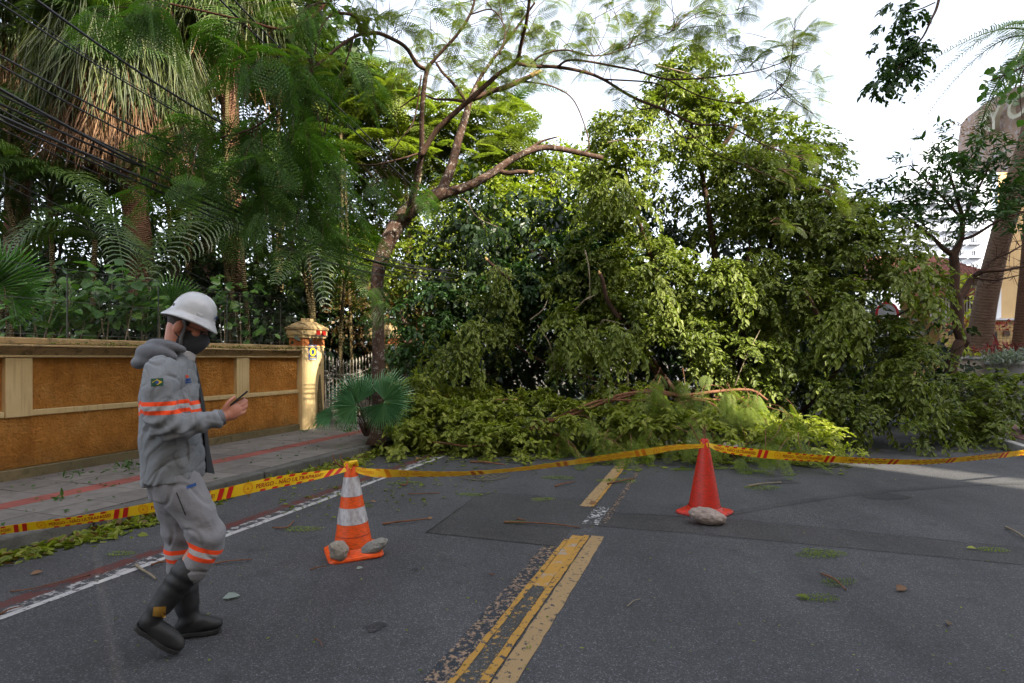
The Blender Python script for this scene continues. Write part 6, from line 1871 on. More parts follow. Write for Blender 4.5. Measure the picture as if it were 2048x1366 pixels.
# leaves swept into the gutter, on the pavement and round the heap
LV = Leaves(); n = 4600
s = RNG.uniform(1.2, 12.2, n); d = -5.02 + np.abs(RNG.normal(size=n)) * .13 * (.75 + .5 * np.sin(s * 2.1)) + .02
P = np.column_stack((RD[0] * s + RR[0] * d, RD[1] * s + RR[1] * d, .01 + np.maximum(0, .05 - (d + 5.02) * .5) * RNG.random(n)))
LV.add(P, rnd_dirs(n) * np.array((1, 1, .35)), np.array((0, 0, 1.0)) + RNG.normal(size=(n, 3)) * .5, RNG.uniform(.05, .11, n), .5, RNG.uniform(.1, 1, n), shape=6)
tag(LV.build('gutter_leaves', M['heap_leaf']), 'green leaves swept along the left gutter', 'leaf litter')
LV = Leaves(); n = 420
s = RNG.uniform(1.2, 11, n); d = -4.98 + np.abs(RNG.normal(size=n)) * .1
P = np.column_stack((RD[0] * s + RR[0] * d, RD[1] * s + RR[1] * d, .015 + .04 * RNG.random(n)))
LV.add(P, rnd_dirs(n) * np.array((1, 1, .35)), np.array((0, 0, 1.0)) + RNG.normal(size=(n, 3)) * .5, RNG.uniform(.04, .085, n), .5, RNG.uniform(.2, 1, n), shape=6)
tag(LV.build('dry_gutter_leaves', M['brown_leaf']), 'dry brown leaves among the green ones in the left gutter', 'leaf litter')
LV = Leaves()
n = 700; u = RNG.uniform(780, 1750, n); v = 895 + np.abs(RNG.normal(size=n)) * 22 + np.maximum(0, (900 - u) * .05)
P = np.array([(*gp(a, b)[:2], .012) for a, b in zip(u, v)])
LV.add(P, rnd_dirs(n) * np.array((1, 1, .15)), np.array((0, 0, 1.0)) + RNG.normal(size=(n, 3)) * .3, RNG.uniform(.05, .11, n), .5, RNG.uniform(.3, 1, n), shape=6)
n = 260; u = RNG.uniform(560, 1000, n); v = 1000 - (u - 560) * .12 + RNG.normal(size=n) * 26
P = np.array([(*gp(a, b)[:2], .012) for a, b in zip(u, np.maximum(v, 905))])
LV.add(P, rnd_dirs(n) * np.array((1, 1, .15)), np.array((0, 0, 1.0)) + RNG.normal(size=(n, 3)) * .3, RNG.uniform(.03, .07, n), .5, RNG.uniform(.3, 1, n), shape=6)
n = 200; u = RNG.uniform(150, 2040, n); v = RNG.uniform(960, 1350, n)
P = np.array([(*gp(a, b)[:2], .010) for a, b in zip(u, v)])
LV.add(P, rnd_dirs(n) * np.array((1, 1, .1)), np.array((0, 0, 1.0)) + RNG.normal(size=(n, 3)) * .2, RNG.uniform(.012, .03, n), .5, RNG.uniform(.3, 1, n), shape=4)
bits(LV, 1200, 920, 16, 160, 8, .26); bits(LV, 900, 905, 12, 60, 6, .26)
flatten(LV)
tag(LV.build('road_leaf_litter', M['tree_leaf']), 'loose green leaves scattered over the road before the heap', 'leaf litter')
LV = Leaves(); n = 260; s = RNG.uniform(2, 12, n); d = RNG.uniform(-7.3, -5.2, n)
P = np.column_stack((RD[0] * s + RR[0] * d, RD[1] * s + RR[1] * d, np.full(n, PZ + .012)))
LV.add(P, rnd_dirs(n) * np.array((1, 1, .1)), np.array((0, 0, 1.0)) + RNG.normal(size=(n, 3)) * .3, RNG.uniform(.025, .07, n), .5, RNG.uniform(.1, .8, n), shape=6)
for (u, v, k) in ((255, 936, 40), (150, 950, 14), (110, 1000, 8), (610, 862, 30), (690, 862, 30)):
    P = np.array([(*gp(u + RNG.normal() * 16, v + RNG.normal() * 4, PZ)[:2], PZ + .03 * RNG.random()) for _ in range(k)])
    LV.add(P, rnd_dirs(k, .5), np.array((0, 0, 1.0)) + RNG.normal(size=(k, 3)) * .6, RNG.uniform(.05, .11, k), .3, .4, shape=6)
tag(LV.build('pavement_leaf_litter', M['shrub']), 'leaf litter and weeds on the left pavement', 'leaf litter')
# moss, weeds and creepers on the cap of the wall
LV = Leaves(); n = 900; s = RNG.choice([3.2, 5.0, 5.6, 6.1, 7.0, 7.6, 8.2, 8.7], n) + RNG.normal(size=n) * .28; s = np.clip(s, .5, 8.9)
d = -7.29 - np.abs(RNG.normal(size=n)) * .08; z = np.where(RNG.random(n) < .3, 1.60, 1.665) + RNG.random(n) * .02
P = np.column_stack((RD[0] * s + RR[0] * d, RD[1] * s + RR[1] * d, z))
LV.add(P, rnd_dirs(n), rnd_dirs(n, .6), RNG.uniform(.015, .045, n), .5, RNG.uniform(0, .6, n), shape=4)
tag(LV.build('wall_moss', M['tree_leaf']), 'moss and tiny weeds on the cap of the orange wall', 'moss')
# storm litter caught on the cap of the shaded pillar
LV = Leaves(); n = 300; c = rs(12.2, -7.6, 2.36)
P = c + RNG.normal(size=(n, 3)) * np.array((.22, .22, .05)); LV.add(P, rnd_dirs(n, .2), rnd_dirs(n, .5), .09, .4, RNG.uniform(0, .8, n), shape=6)
tag(LV.build('pillar_litter', M['ficus_dark']), 'leaves and debris lying on the shaded pillar', 'leaf litter')

# ---------------------------------------------------------------- cables
M['cable'] = surf('black_cable', (.012, .012, .013), (.022, .022, .024), 5, .45, 0)
CB = [  # left point, right point, sag, radius, what
    ((-40, -85), (640, 340), .10, .016, 'thick top cable crossing the shaggy palm crown'), ((-40, -20), (560, 330), .10, .010, 'second cable from the top over the palm skirt'), ((-40, -35), (560, 318), .12, .005, 'thin wire just below the thick top cable'),
    ((-40, 88), (700, 420), .14, .012, 'cable entering the left edge above the palm skirt base'), ((-40, 108), (700, 436), .14, .011, 'cable running just below the one over the skirt base'),
    ((-40, 156), (900, 540), .22, .020, 'thickest cable of the upper bundle at the left edge'), ((-40, 170), (905, 546), .24, .012, 'thin cable under the thickest one'), ((-40, 190), (915, 549), .22, .014, 'cable in the middle of the left bundle'),
    ((-40, 196), (918, 553), .28, .010, 'wire close below the middle cable'), ((-40, 214), (905, 556), .20, .018, 'heavy cable low in the left bundle'), ((-40, 222), (900, 559), .26, .012, 'lowest cable of the heavy bundle'),
    ((-40, 238), (912, 563), .25, .006, 'thin wire sagging under the heavy bundle'), ((-40, 328), (616, 652), .05, .008, 'upper service wire dropping to the gate pillar'), ((-40, 342), (640, 682), .05, .008, 'lower service wire dropping to the gate pillar'),
    ((400, -40), (850, 395), .04, .014, 'left cable of the steep pair above the trunk fork'), ((430, -40), (870, 400), .04, .014, 'right cable of the steep pair above the trunk fork'), ((640, 400), (960, 520), .06, .007, 'thin wire behind the trunk bend'), ((600, 350), (950, 500), .06, .006, 'thinnest wire above the trunk bend')]
for (a, b, sag, r, lab) in CB:
    A = dplane(*a, -4.75 - .15 * RNG.random()); B = dplane(*b, -4.75 - .15 * RNG.random())
    if 'service' in lab: A = dplane(*a, -6.0); B = dplane(*b, -7.22)
    r *= .66; sag *= RNG.uniform(.6, 1.7)
    t = np.linspace(0, 1, 25)[:, None]
    P = A * (1 - t) + B * t; P[:, 2] -= (sag * 4 * t * (1 - t))[:, 0]
    o = MB().tube(P, r, 6).build('overhead_cable', M['cable'], smooth=True); tag(o, lab, 'cable', 'overhead cables above the wall')
# =================================================================== THE WORKER
from mathutils import noise as mnoise
from mathutils.bvhtree import BVHTree
PO = np.array((-1.73, 3.0, 0.0)); PFA = math.radians(18)
PF_ = np.array((math.cos(PFA), math.sin(PFA), 0)); PL_ = np.array((-math.sin(PFA), math.cos(PFA), 0))
person = empty('person', PO, PFA, 'person in grey work suit, white hard hat and black boots walking with phone', 'person')


def lp(u, v, b=0.0):
    """local point (forward, left, up) seen at u,v with sideways offset b"""
    d = np.array(((u - CX) / FOC, 1.0, (HOR - v) / FOC))
    t = (b + PO @ PL_) / (d @ PL_)
    w_ = d * t + np.array((0, 0, CAMH))
    return np.array(((w_ - PO) @ PF_, b, w_[2]))


def ring_loft(mb, rings, n=28, se=2.0):
    """rings: centre, half-axis vectors A and B; superellipse exponent se"""
    vs_ = []
    for c, A, B in rings:
        for j in range(n):
            a = 2 * PI * j / n; ca, sa = math.cos(a), math.sin(a)
            q = (abs(ca) ** se + abs(sa) ** se) ** (-1 / se)
            vs_.append(c + A * (q * ca) + B * (q * sa))
    k = len(rings)
    mb.add(vs_, [(i * n + j, i * n + (j + 1) % n, (i + 1) * n + (j + 1) % n, (i + 1) * n + j) for i in range(k - 1) for j in range(n)]
           + [tuple(range(n - 1, -1, -1)), tuple((k - 1) * n + j for j in range(n))])


def chain(mb, pts, sub=5, n=16, flat=1.0):
    """rows x,y,z,r: a smooth tapering limb with rounded ends; flat scales the sideways radius"""
    S = spline(np.array(pts, float), sub); P = S[:, :3]; r = S[:, 3]
    T = nrm(np.gradient(P, axis=0)); k = len(P)
    rings = []
    for i in list(range(k)):
        Y = np.array((0, 1.0, 0)); Y = Y - T[i] * T[i].dot(Y); Y = Y / (np.linalg.norm(Y) + 1e-9); X = np.cross(Y, T[i])
        rings.append((P[i], X * r[i], Y * r[i] * flat))
    def cap(i, sgn):
        out = []
        for a in (.35, .7, .92, .995):
            f = math.sqrt(1 - a * a)
            c, A, B = rings[i]; out.append((c + T[i] * sgn * a * r[i], A * f, B * f))
        return out
    ring_loft(mb, cap(0, -1)[::-1] + rings + cap(k - 1, 1), n)


def ellip(mb, c, X, Y, Z, n=20, m=14):
    rings = []
    for i in range(m + 1):
        a = -PI / 2 + PI * i / m; a = max(-1.5, min(1.5, a))
        rings.append((np.asarray(c) + np.asarray(Z) * math.sin(a), np.asarray(X) * math.cos(a), np.asarray(Y) * math.cos(a)))
    ring_loft(mb, rings, n)


def remesh(mb, voxel, smooth_it=4, name='m'):
    me = mb.mesh(name, M['jacket']); o = bpy.data.objects.new(name, me); COL.objects.link(o)
    r = o.modifiers.new('r', 'REMESH'); r.mode = 'VOXEL'; r.voxel_size = voxel; r.use_smooth_shade = True
    s = o.modifiers.new('s', 'SMOOTH'); s.iterations = smooth_it; s.factor = .5
    dg = bpy.context.evaluated_depsgraph_get(); dg.update()
    out = bpy.data.meshes.new_from_object(o.evaluated_get(dg))
    bpy.data.objects.remove(o, do_unlink=True)
    out.polygons.foreach_set('use_smooth', [True] * len(out.polygons))
    return out


def mverts(me):
    a = np.empty(len(me.vertices) * 3, np.float32); me.vertices.foreach_get('co', a); return a.reshape(-1, 3).astype(float)


def setverts(me, V):
    me.vertices.foreach_set('co', V.astype(np.float32).ravel()); me.update()


def vnormals(me):
    a = np.empty(len(me.vertices) * 3, np.float32); me.vertices.foreach_get('normal', a); return a.reshape(-1, 3).astype(float)


def pobj(name, me, m, parent=person):
    me.materials.clear(); me.materials.append(m); o = bpy.data.objects.new(name, me); link(o, parent, False); return o


def cloth(name, c1, c2, band=None, bump=.35):
    t = NT(name); co = t.coord('Object')
    c = t.ramp(t.noise(co, 5, 5, .6), ((.3, c1), (.7, c2)))
    c = t.mix(t.math('MULTIPLY', t.noise(co, 160, 2, .5), .25), c, tuple(x * .6 for x in c1))
    rough = .9
    if band:
        f = t.attr('band')                                   # distance above the band centre
        o1, s1 = band
        absd = t.math('ABSOLUTE', f)
        inb = t.math('LESS_THAN', absd, o1); ins = t.math('LESS_THAN', absd, s1)
        c = t.mix(inb, c, (.95, .085, .02)); c = t.mix(ins, c, (.46, .44, .44))
    h = t.math('ADD', t.math('MULTIPLY', t.noise(co, 9, 5, .55), 1.0), t.math('MULTIPLY', t.noise(co, 38, 4, .6), .25))
    return t.done(t.bsdf(c, rough, h, bump, .03, Specular_IOR_Level=.15, Sheen_Weight=.08))


M['jacket'] = cloth('grey_jacket_cloth', (.205, .218, .232), (.26, .273, .287), (.031, .0115))
M['trouser'] = cloth('grey_trouser_cloth', (.225, .225, .24), (.285, .28, .295), (.034, .0125))
M['knit'] = surf('grey_knit', (.13, .135, .15), (.18, .185, .20), 8, .95, .7, 120, .006)
M['lining'] = surf('dark_lining', (.018, .019, .022), (.03, .032, .036), 6, .9, .4, 40)
M['boot'] = surf('black_rubber', (.012, .012, .013), (.024, .024, .025), 7, .58, .25, 30, c3=(.06, .055, .05), s3=9, a3=.35)
M['sole'] = surf('boot_sole', (.014, .014, .014), (.03, .03, .03), 9, .7, .4, 60)
t = NT('skin'); co = t.coord('Object')
M['skin'] = t.done(t.bsdf(t.ramp(t.noise(co, 14, 4, .6), ((.3, (.46, .175, .105)), (.7, (.54, .23, .15)))), .5, t.noise(co, 90, 4, .6), .12, .004, Subsurface_Weight=.08))
M['hair'] = surf('dark_hair', (.028, .017, .012), (.05, .03, .02), 30, .7, .6, 200, .004)
M['mask'] = surf('dark_mask_cloth', (.035, .038, .045), (.05, .053, .062), 8, .9, .4, 90, .004)
M['helmet'] = surf('white_helmet_plastic', (.50, .505, .52), (.58, .58, .59), 4, .25, .04, 40, c3=(.36, .35, .33), s3=7, a3=.3)
M['strap'] = surf('grey_strap', (.14, .14, .145), (.19, .19, .195), 8, .8, .3, 120)
M['phone'] = surf('black_phone', (.01, .01, .011), (.018, .018, .02), 8, .25, 0)
M['blue'] = surf('blue_patch', (.015, .06, .22), (.02, .08, .28), 8, .7, .2, 90)
M['green'] = surf('flag_green', (.006, .05, .022), (.008, .06, .028), 8, .8, .2, 90)
M['flag_yellow'] = surf('flag_yellow', (.62, .42, .02), (.68, .48, .03), 8, .8, .2, 90)
M['logo_red'] = surf('logo_red', (.6, .06, .02), (.66, .08, .03), 8, .8, .2, 90)
M['boot_mark'] = surf('boot_mark', (.30, .16, .02), (.36, .2, .03), 30, .6, 0)


def cp(u, v, b, r): return (*lp(u, v, b), r)


# --- head frame
Hd = lp(366, 656, 0); ta = math.radians(24)
fh = np.array((math.cos(ta), 0, -math.sin(ta))); uh = np.array((math.sin(ta), 0, math.cos(ta))); yh = np.array((0, 1.0, 0))
HP_ = lambda f, y, u_: Hd + fh * f + yh * y + uh * u_

# --- body: one continuous surface, mostly under the clothes
mb = MB()
ellip(mb, HP_(.012, 0, .055), fh * .098, yh * .076, uh * .092)
ellip(mb, HP_(.050, 0, -.030), fh * .060, yh * .060, uh * .078)
ellip(mb, HP_(.068, 0, -.088), fh * .034, yh * .034, uh * .030)
chain(mb, [(*HP_(.100, 0, .030), .010), (*HP_(.118, 0, .0), .012), (*HP_(.128, 0, -.022), .015)], 4, 10)
for s in (1, -1):
    ellip(mb, HP_(-.006, s * .082, .0), fh * .023 + uh * .004, yh * .013, uh * .036)
    ellip(mb, HP_(.072, s * .042, -.002), fh * .026, yh * .024, uh * .022)
    ellip(mb, HP_(.092, s * .030, .036), fh * .016, yh * .022, uh * .010)
chain(mb, [cp(346, 722, 0, .074), cp(354, 698, 0, .066), (*HP_(-.012, 0, -.005), .064)], 5, 18)
ring_loft(mb, [(lp(340, 735), np.array((.07, 0, 0)), yh * .12), (lp(342, 800), np.array((.09, 0, 0)), yh * .13), (lp(345, 900), np.array((.085, 0, 0)), yh * .13), (lp(346, 965), np.array((.085, 0, 0)), yh * .12)])
NARM = [cp(330, 752, -.13, .042), cp(325, 795, -.195, .042), cp(336, 846, -.212, .040), cp(385, 848, -.192, .037), cp(425, 839, -.166, .032), cp(446, 834, -.148, .029)]
chain(mb, NARM, 5, 14)
FARM = [cp(344, 750, .14, .042), cp(345, 800, .225, .05), cp(352, 868, .225, .044), cp(372, 872, .17, .038), cp(386, 868, .12, .03)]
chain(mb, FARM, 5, 14)
NLEG = [cp(346, 960, -.08, .075), cp(378, 1010, -.10, .062), cp(410, 1070, -.11, .052), cp(380, 1135, -.11, .058), cp(320, 1215, -.11, .04)]
FLEG = [cp(346, 960, .08, .075), cp(353, 1015, .096, .06), cp(360, 1072, .10, .05), cp(364, 1135, .10, .055), cp(374, 1228, .10, .04)]
chain(mb, NLEG, 5, 14); chain(mb, FLEG, 5, 14)
# hand: palm, four fingers curled round the phone, thumb on its near edge
WR = lp(446, 834, -.148)
hf = nrm(lp(480, 812, -.13) - WR); hu = nrm(np.cross(np.array((0, 1.0, 0)), hf) * -1); hu = hu if hu[2] > 0 else -hu; hy = np.cross(hu, hf); hy = hy if hy[1] > 0 else -hy
HQ = lambda f, y, u_: WR + hf * f + hy * y + hu * u_
ellip(mb, HQ(.046, .004, -.004), hf * .050, hy * .019, hu * .041)
ellip(mb, HQ(.020, .0, -.002), hf * .030, hy * .021, hu * .031)
FING = [  # base at the far end of the palm; curl back towards the palm under the phone
    [(.070, .004, .022, .0105), (.100, .010, .020, .0098), (.122, .022, .018, .0090), (.134, .036, .022, .0080)],
    [(.078, .006, .004, .0105), (.108, .014, -.001, .0098), (.130, .028, .001, .0090), (.138, .044, .006, .0080)],
    [(.072, .006, -.014, .0100), (.100, .014, -.020, .0094), (.120, .028, -.018, .0086), (.126, .042, -.012, .0078)],
    [(.058, .006, -.030, .0090), (.082, .012, -.038, .0084), (.099, .024, -.036, .0078), (.105, .034, -.031, .0070)]]
for f_ in FING: chain(mb, [(*HQ(a, b, c), r) for a, b, c, r in f_], 4, 9)
chain(mb, [(*HQ(.022, -.004, .022), .015), (*HQ(.050, -.012, .040), .0125), (*HQ(.076, -.010, .050), .0110), (*HQ(.098, -.002, .052), .0095)], 4, 9)
body = pobj('body', remesh(mb, .0048, 3, 'body'), M['skin'])

# --- jacket
mb = MB()
RG = [(706, 330, 382, .080), (716, 317, 386, .115), (730, 301, 391, .165), (752, 289, 395, .188), (790, 282, 401, .194), (840, 281, 406, .192), (890, 283, 410, .190), (930, 286, 412, .192), (953, 287, 411, .194)]
rings = []
for v, ub, uf, hw in RG:
    a, b_ = lp(ub, v), lp(uf, v); tz = (v - 706) / 270 * 11
    a2, b2 = lp(ub, v + tz), lp(uf, v - tz * .6)
    rings.append(((a2 + b2) / 2, (b2 - a2) / 2, yh * hw))
ring_loft(mb, rings, 36, 2.25)
SLV = [cp(324, 742, -.150, .078), cp(322, 775, -.195, .080), cp(323, 815, -.215, .077), cp(330, 846, -.218, .075), cp(353, 853, -.212, .068), cp(385, 848, -.192, .059), cp(418, 840, -.170, .050), cp(432, 838, -.160, .045)]
chain(mb, SLV, 6, 20)
chain(mb, [cp(344, 742, .165, .088), cp(344, 800, .22, .088), cp(352, 862, .20, .072), cp(376, 868, .16, .058), cp(390, 866, .12, .05)], 6, 20)
jm = remesh(mb, .006, 6, 'jacket')
V = mverts(jm); N = vnormals(jm)
elb = lp(332, 850, -.235)
dv = np.zeros(len(V))
for i, p in enumerate(V):
    q = Vector(p)
    dv[i] = .004 * mnoise.noise(Vector((p[0] * 7, p[1] * 5, p[2] * 6))) + .009 * (.25 - abs(mnoise.noise(Vector((p[0] * 9 + 3, p[1] * 9, p[2] * 7 - p[0] * 6))))) - .006 * max(0, 1 - 12 * abs(mnoise.noise(Vector((p[0] * 5 - p[2] * 3, p[1] * 5 + 7, p[2] * 5 + p[0] * 4))))) - .004 * max(0, 1 - 9 * abs(mnoise.noise(Vector((p[0] * 11 + p[2] * 6, p[1] * 11, p[2] * 10 - p[0] * 8)))))
de = np.linalg.norm(V - elb, axis=1)
onarm = V[:, 1] < -.15
dv += np.where(onarm, .0075 * np.sin(95 * (V[:, 0] * .55 - V[:, 2] * .85) + 4 * np.sin(22 * V[:, 1])) * np.exp(-(de / .16) ** 2), 0)
fore = onarm & (V[:, 0] > elb[0] + .03)
dv += np.where(fore, .004 * np.sin(80 * V[:, 0] + 30 * V[:, 2]), 0)
zh = lp(345, 965)[2]
dv += np.where(~onarm, .010 * np.sin(3.1 * np.arctan2(V[:, 1], V[:, 0] - .03) * 2 + 5 * V[:, 2]) * np.clip((lp(345, 860)[2] - V[:, 2]) / .3, 0, 1), 0)
dv += np.where(~onarm, .005 * np.sin(26 * V[:, 2] + 9 * V[:, 0] + 5 * V[:, 1]) * np.exp(-((V[:, 2] - lp(345, 880)[2]) / .15) ** 2), 0)
setverts(jm, V + N * dv[:, None]); V = mverts(jm)
zt = np.where(V[:, 1] < -.125, lp(325, 817, -.29)[2], lp(385, 815, -.1)[2])
bnd = V[:, 2] - zt - (V[:, 0] - .0) * .02; bnd = np.where((V[:, 1] < -.13) & (V[:, 0] > elb[0] + .085) & (V[:, 2] < zt + .02), np.minimum(bnd, -.05), bnd)
at_ = jm.attributes.new('band', 'FLOAT', 'POINT'); at_.data.foreach_set('value', bnd.astype(np.float32))
jacket = pobj('jacket', jm, M['jacket'])
# cuff, collar, hem
cu_ = MB(); c0, c1 = lp(428, 839, -.165), lp(447, 834, -.148); ax = nrm(c1 - c0)
Yc = nrm(np.array((0, 1.0, 0)) - ax * ax[1]); Xc = np.cross(Yc, ax); L0 = np.linalg.norm(c1 - c0)
rr_ = []
for i in range(13):
    f = i / 12; r_ = .044 - .004 * f + .0015 * math.sin(i * 2.1)
    rr_.append((c0 + ax * L0 * f, Xc * r_, Yc * r_ * .95))
ring_loft(cu_, rr_, 36); cuff = cu_.build('cuff', M['knit'], jacket, smooth=True, world=False)
cl = MB(); rr_ = []
for f, rx, ry, uu, vv in ((0, .088, .085, 352, 719), (.4, .082, .079, 356, 709), (.8, .080, .076, 359, 699), (1, .076, .072, 360, 697), (1, .070, .066, 359, 700), (.5, .068, .064, 355, 712)):
    rr_.append((lp(uu, vv), nrm(np.array((1, 0, -.28))) * rx, yh * ry))
ring_loft(cl, rr_, 32); cl.build('collar', M['jacket'], jacket, smooth=True, world=False)
hb_ = MB(); rr_ = []
c, A, B = rings[-1]; c2, A2, B2 = rings[-2]
for f, g in ((.0, 1.012), (.02, 1.022), (.10, 1.022), (.14, 1.016)):
    rr_.append((c * (1 - f * 1.6) + c2 * f * 1.6, A * g, B * g))
# flag, logo: thin cloth patches that lie on the jacket
def bvh_of(o):
    me = o.data; return BVHTree.FromPolygons([tuple(v.co) for v in me.vertices], [tuple(p.vertices) for p in me.polygons])


CAML = np.array(((np.array((0, 0, CAMH)) - PO) @ PF_, (np.array((0, 0, CAMH)) - PO) @ PL_, CAMH))


def decal(name, poly, bv, m, parent, off=.003, n=5):
    """poly: four corners in u,v, filled with a small grid that follows the surface below"""
    P4 = [np.array(p, float) for p in poly]; V = []
    for i in range(n + 1):
        for j in range(n + 1):
            a, b = i / n, j / n
            q = P4[0] * (1 - a) * (1 - b) + P4[1] * a * (1 - b) + P4[2] * a * b + P4[3] * (1 - a) * b
            tgt = lp(q[0], q[1], -.2); d = Vector(tgt - CAML).normalized()
            h = bv.ray_cast(Vector(CAML), d)
            p = h[0] if h[0] is not None else Vector(tgt)
            V.append(p - d * off)
    F = [(i * (n + 1) + j, (i + 1) * (n + 1) + j, (i + 1) * (n + 1) + j + 1, i * (n + 1) + j + 1) for i in range(n) for j in range(n)]
    mb = MB(); mb.add(V, F); return mb.build(name, m, parent, smooth=True, world=False)


bj = bvh_of(jacket)
fl = decal('flag_patch', [(301.5, 757.5), (326.5, 756), (327, 771), (302, 773)], bj, M['green'], jacket)
def dec_in(name, cu0, cv0, pts, m, off):
    V = []
    for (x, y) in pts:
        tgt = lp(cu0 + x, cv0 + y, -.3); d = Vector(tgt - CAML).normalized(); h = bj.ray_cast(Vector(CAML), d)
        V.append((h[0] if h[0] is not None else Vector(tgt)) - d * off)
    mb = MB(); mb.add(V, [tuple(range(len(V)))]); mb.build(name, m, fl, world=False)


dec_in('yellow_rhombus', 314.3, 764.3, [(-10.5, .4), (0, -5.8), (10.5, -.4), (0, 5.8)], M['flag_yellow'], .0045)
dec_in('blue_disc', 314.3, 764.3, [(3.6 * math.cos(a), 3.4 * math.sin(a)) for a in np.arange(14) * 2 * PI / 14], M['blue'], .006)
decal('chest_logo', [(371, 750), (377, 750), (378, 755), (372, 756)], bj, M['logo_red'], jacket, .004, 2)
decal('chest_lettering', [(371, 758), (381, 756), (382, 761), (371, 763)], bj, M['blue'], jacket, .004, 2)
decal('chest_lettering', [(370.5, 764.5), (383, 762.5), (383.5, 765), (371, 767)], bj, M['blue'], jacket, .004, 2)
# dark open front edge that hangs beside the body
of = MB(); e_ = [(388, 716, .02), (395, 760, .0), (402, 805, -.02), (407, 850, -.03), (411, 900, -.04), (414, 945, -.04)]
o_ = [(391, 720, .05), (400, 761, .05), (409, 805, .04), (414, 852, .02), (420, 902, .01), (430, 948, .0)]
A_ = spline(np.array([lp(*q) for q in e_]), 4); B_ = spline(np.array([lp(*q) for q in o_]), 4)
th = np.array((-.012, .012, 0)); k = len(A_)
vs_ = list(A_) + list(B_) + list(A_ + th) + list(B_ + th)
of.add(vs_, [(i, i + 1, k + i + 1, k + i) for i in range(k - 1)] + [(2 * k + i, 3 * k + i, 3 * k + i + 1, 2 * k + i + 1) for i in range(k - 1)] + [(k + i, k + i + 1, 3 * k + i + 1, 3 * k + i) for i in range(k - 1)])
of.build('open_front', M['lining'], jacket, world=False, smooth=True)
# hood bunched behind the neck
hm = MB()
hood = []
for a, r_, du, dvv in ((-2.0, .024, 0, 0), (-1.5, .033, 0, 0), (-1.0, .041, 0, 4), (-.5, .047, 0, 9), (0, .050, 0, 12), (.5, .047, 0, 9), (1.0, .041, 0, 4), (1.5, .033, 0, 0), (2.0, .024, 0, 0)):
    c = lp(338, 702 + dvv); hood.append((c[0] - .105 * math.cos(a), .125 * math.sin(a), c[2] - .045 * (abs(a) / 2) ** 2 + .01, r_))
chain(hm, hood, 5, 18)
hood2 = [(p[0] + .035, p[1] * .82, p[2] + .042, p[3] * .66) for p in hood]; chain(hm, hood2, 5, 16)
hood3 = [(p[0] - .028, p[1] * .9, p[2] - .035, p[3] * .7) for p in hood[1:-1]]; chain(hm, hood3, 5, 16)
hme = remesh(hm, .008, 3, 'hood'); V = mverts(hme); N = vnormals(hme)
setverts(hme, V + N * (.006 * np.sin(38 * V[:, 2] + 12 * V[:, 0] + 9 * V[:, 1]))[:, None])
pobj('hood', hme, M['knit'], jacket)

# --- trousers
mb = MB()
ring_loft(mb, [(lp(346, 925), np.array((.12, 0, 0)), yh * .165), (lp(346, 960), np.array((.125, 0, 0)), yh * .17), (lp(350, 990), np.array((.115, 0, 0)), yh * .165)], 30)
NT_ = [cp(348, 958, -.080, .112), cp(376, 1000, -.095, .100), cp(399, 1040, -.105, .091), cp(415, 1075, -.11, .085), cp(407, 1105, -.11, .077), cp(388, 1138, -.11, .072)]
FT_ = [cp(346, 958, .080, .110), cp(352, 1010, .095, .094), cp(357, 1050, .10, .083), cp(360, 1082, .10, .078), cp(360, 1112, .10, .073), cp(362, 1134, .10, .068)]
chain(mb, NT_, 6, 20); chain(mb, FT_, 6, 20)
tm = remesh(mb, .006, 5, 'trousers'); V = mverts(tm); N = vnormals(tm)
dv = np.array([.006 * mnoise.noise(Vector((p[0] * 8, p[1] * 6, p[2] * 8))) + .013 * (.25 - abs(mnoise.noise(Vector((p[0] * 9 + 1, p[1] * 9, p[2] * 8 + p[0] * 7))))) - .007 * max(0, 1 - 8 * abs(mnoise.noise(Vector((p[0] * 6 + p[2] * 4, p[1] * 5 + 2, p[2] * 5 - p[0] * 3))))) for p in V])
kn = lp(410, 1060, -.11); dk = np.linalg.norm(V - kn, axis=1); near = V[:, 1] < 0
dv += np.where(near, .008 * np.sin(70 * (V[:, 2] * .8 + V[:, 0] * .5) + 3 * np.sin(18 * V[:, 1])) * np.exp(-(dk / .13) ** 2), .006 * np.sin(60 * V[:, 2] + 12 * V[:, 0]) * np.exp(-((V[:, 2] - lp(358, 1075, .1)[2]) / .15) ** 2))
setverts(tm, V + N * dv[:, None]); V = mverts(tm)
a0 = nrm(lp(417, 1070, -.11) - lp(388, 1135, -.11)); cb = lp(407, 1101, -.11); fb = lp(360, 1106, .10)
bd = np.where(near, (V - cb) @ a0, V[:, 2] - fb[2])
at_ = tm.attributes.new('band', 'FLOAT', 'POINT'); at_.data.foreach_set('value', bd.astype(np.float32))
trous = pobj('trousers', tm, M['trouser'])
bt = bvh_of(trous)
decal('trouser_label', [(373, 972), (392, 965), (393, 971), (374, 978)], bt, M['blue'], trous, .004, 3)
decal('pocket_seam', [(352, 985), (354, 984.5), (372, 1030), (370, 1031)], bt, M['lining'], trous, .003, 6)

# --- boots
def zmin0(pts):
    return [(x, y, max(z, r + .016), r) for x, y, z, r in pts]


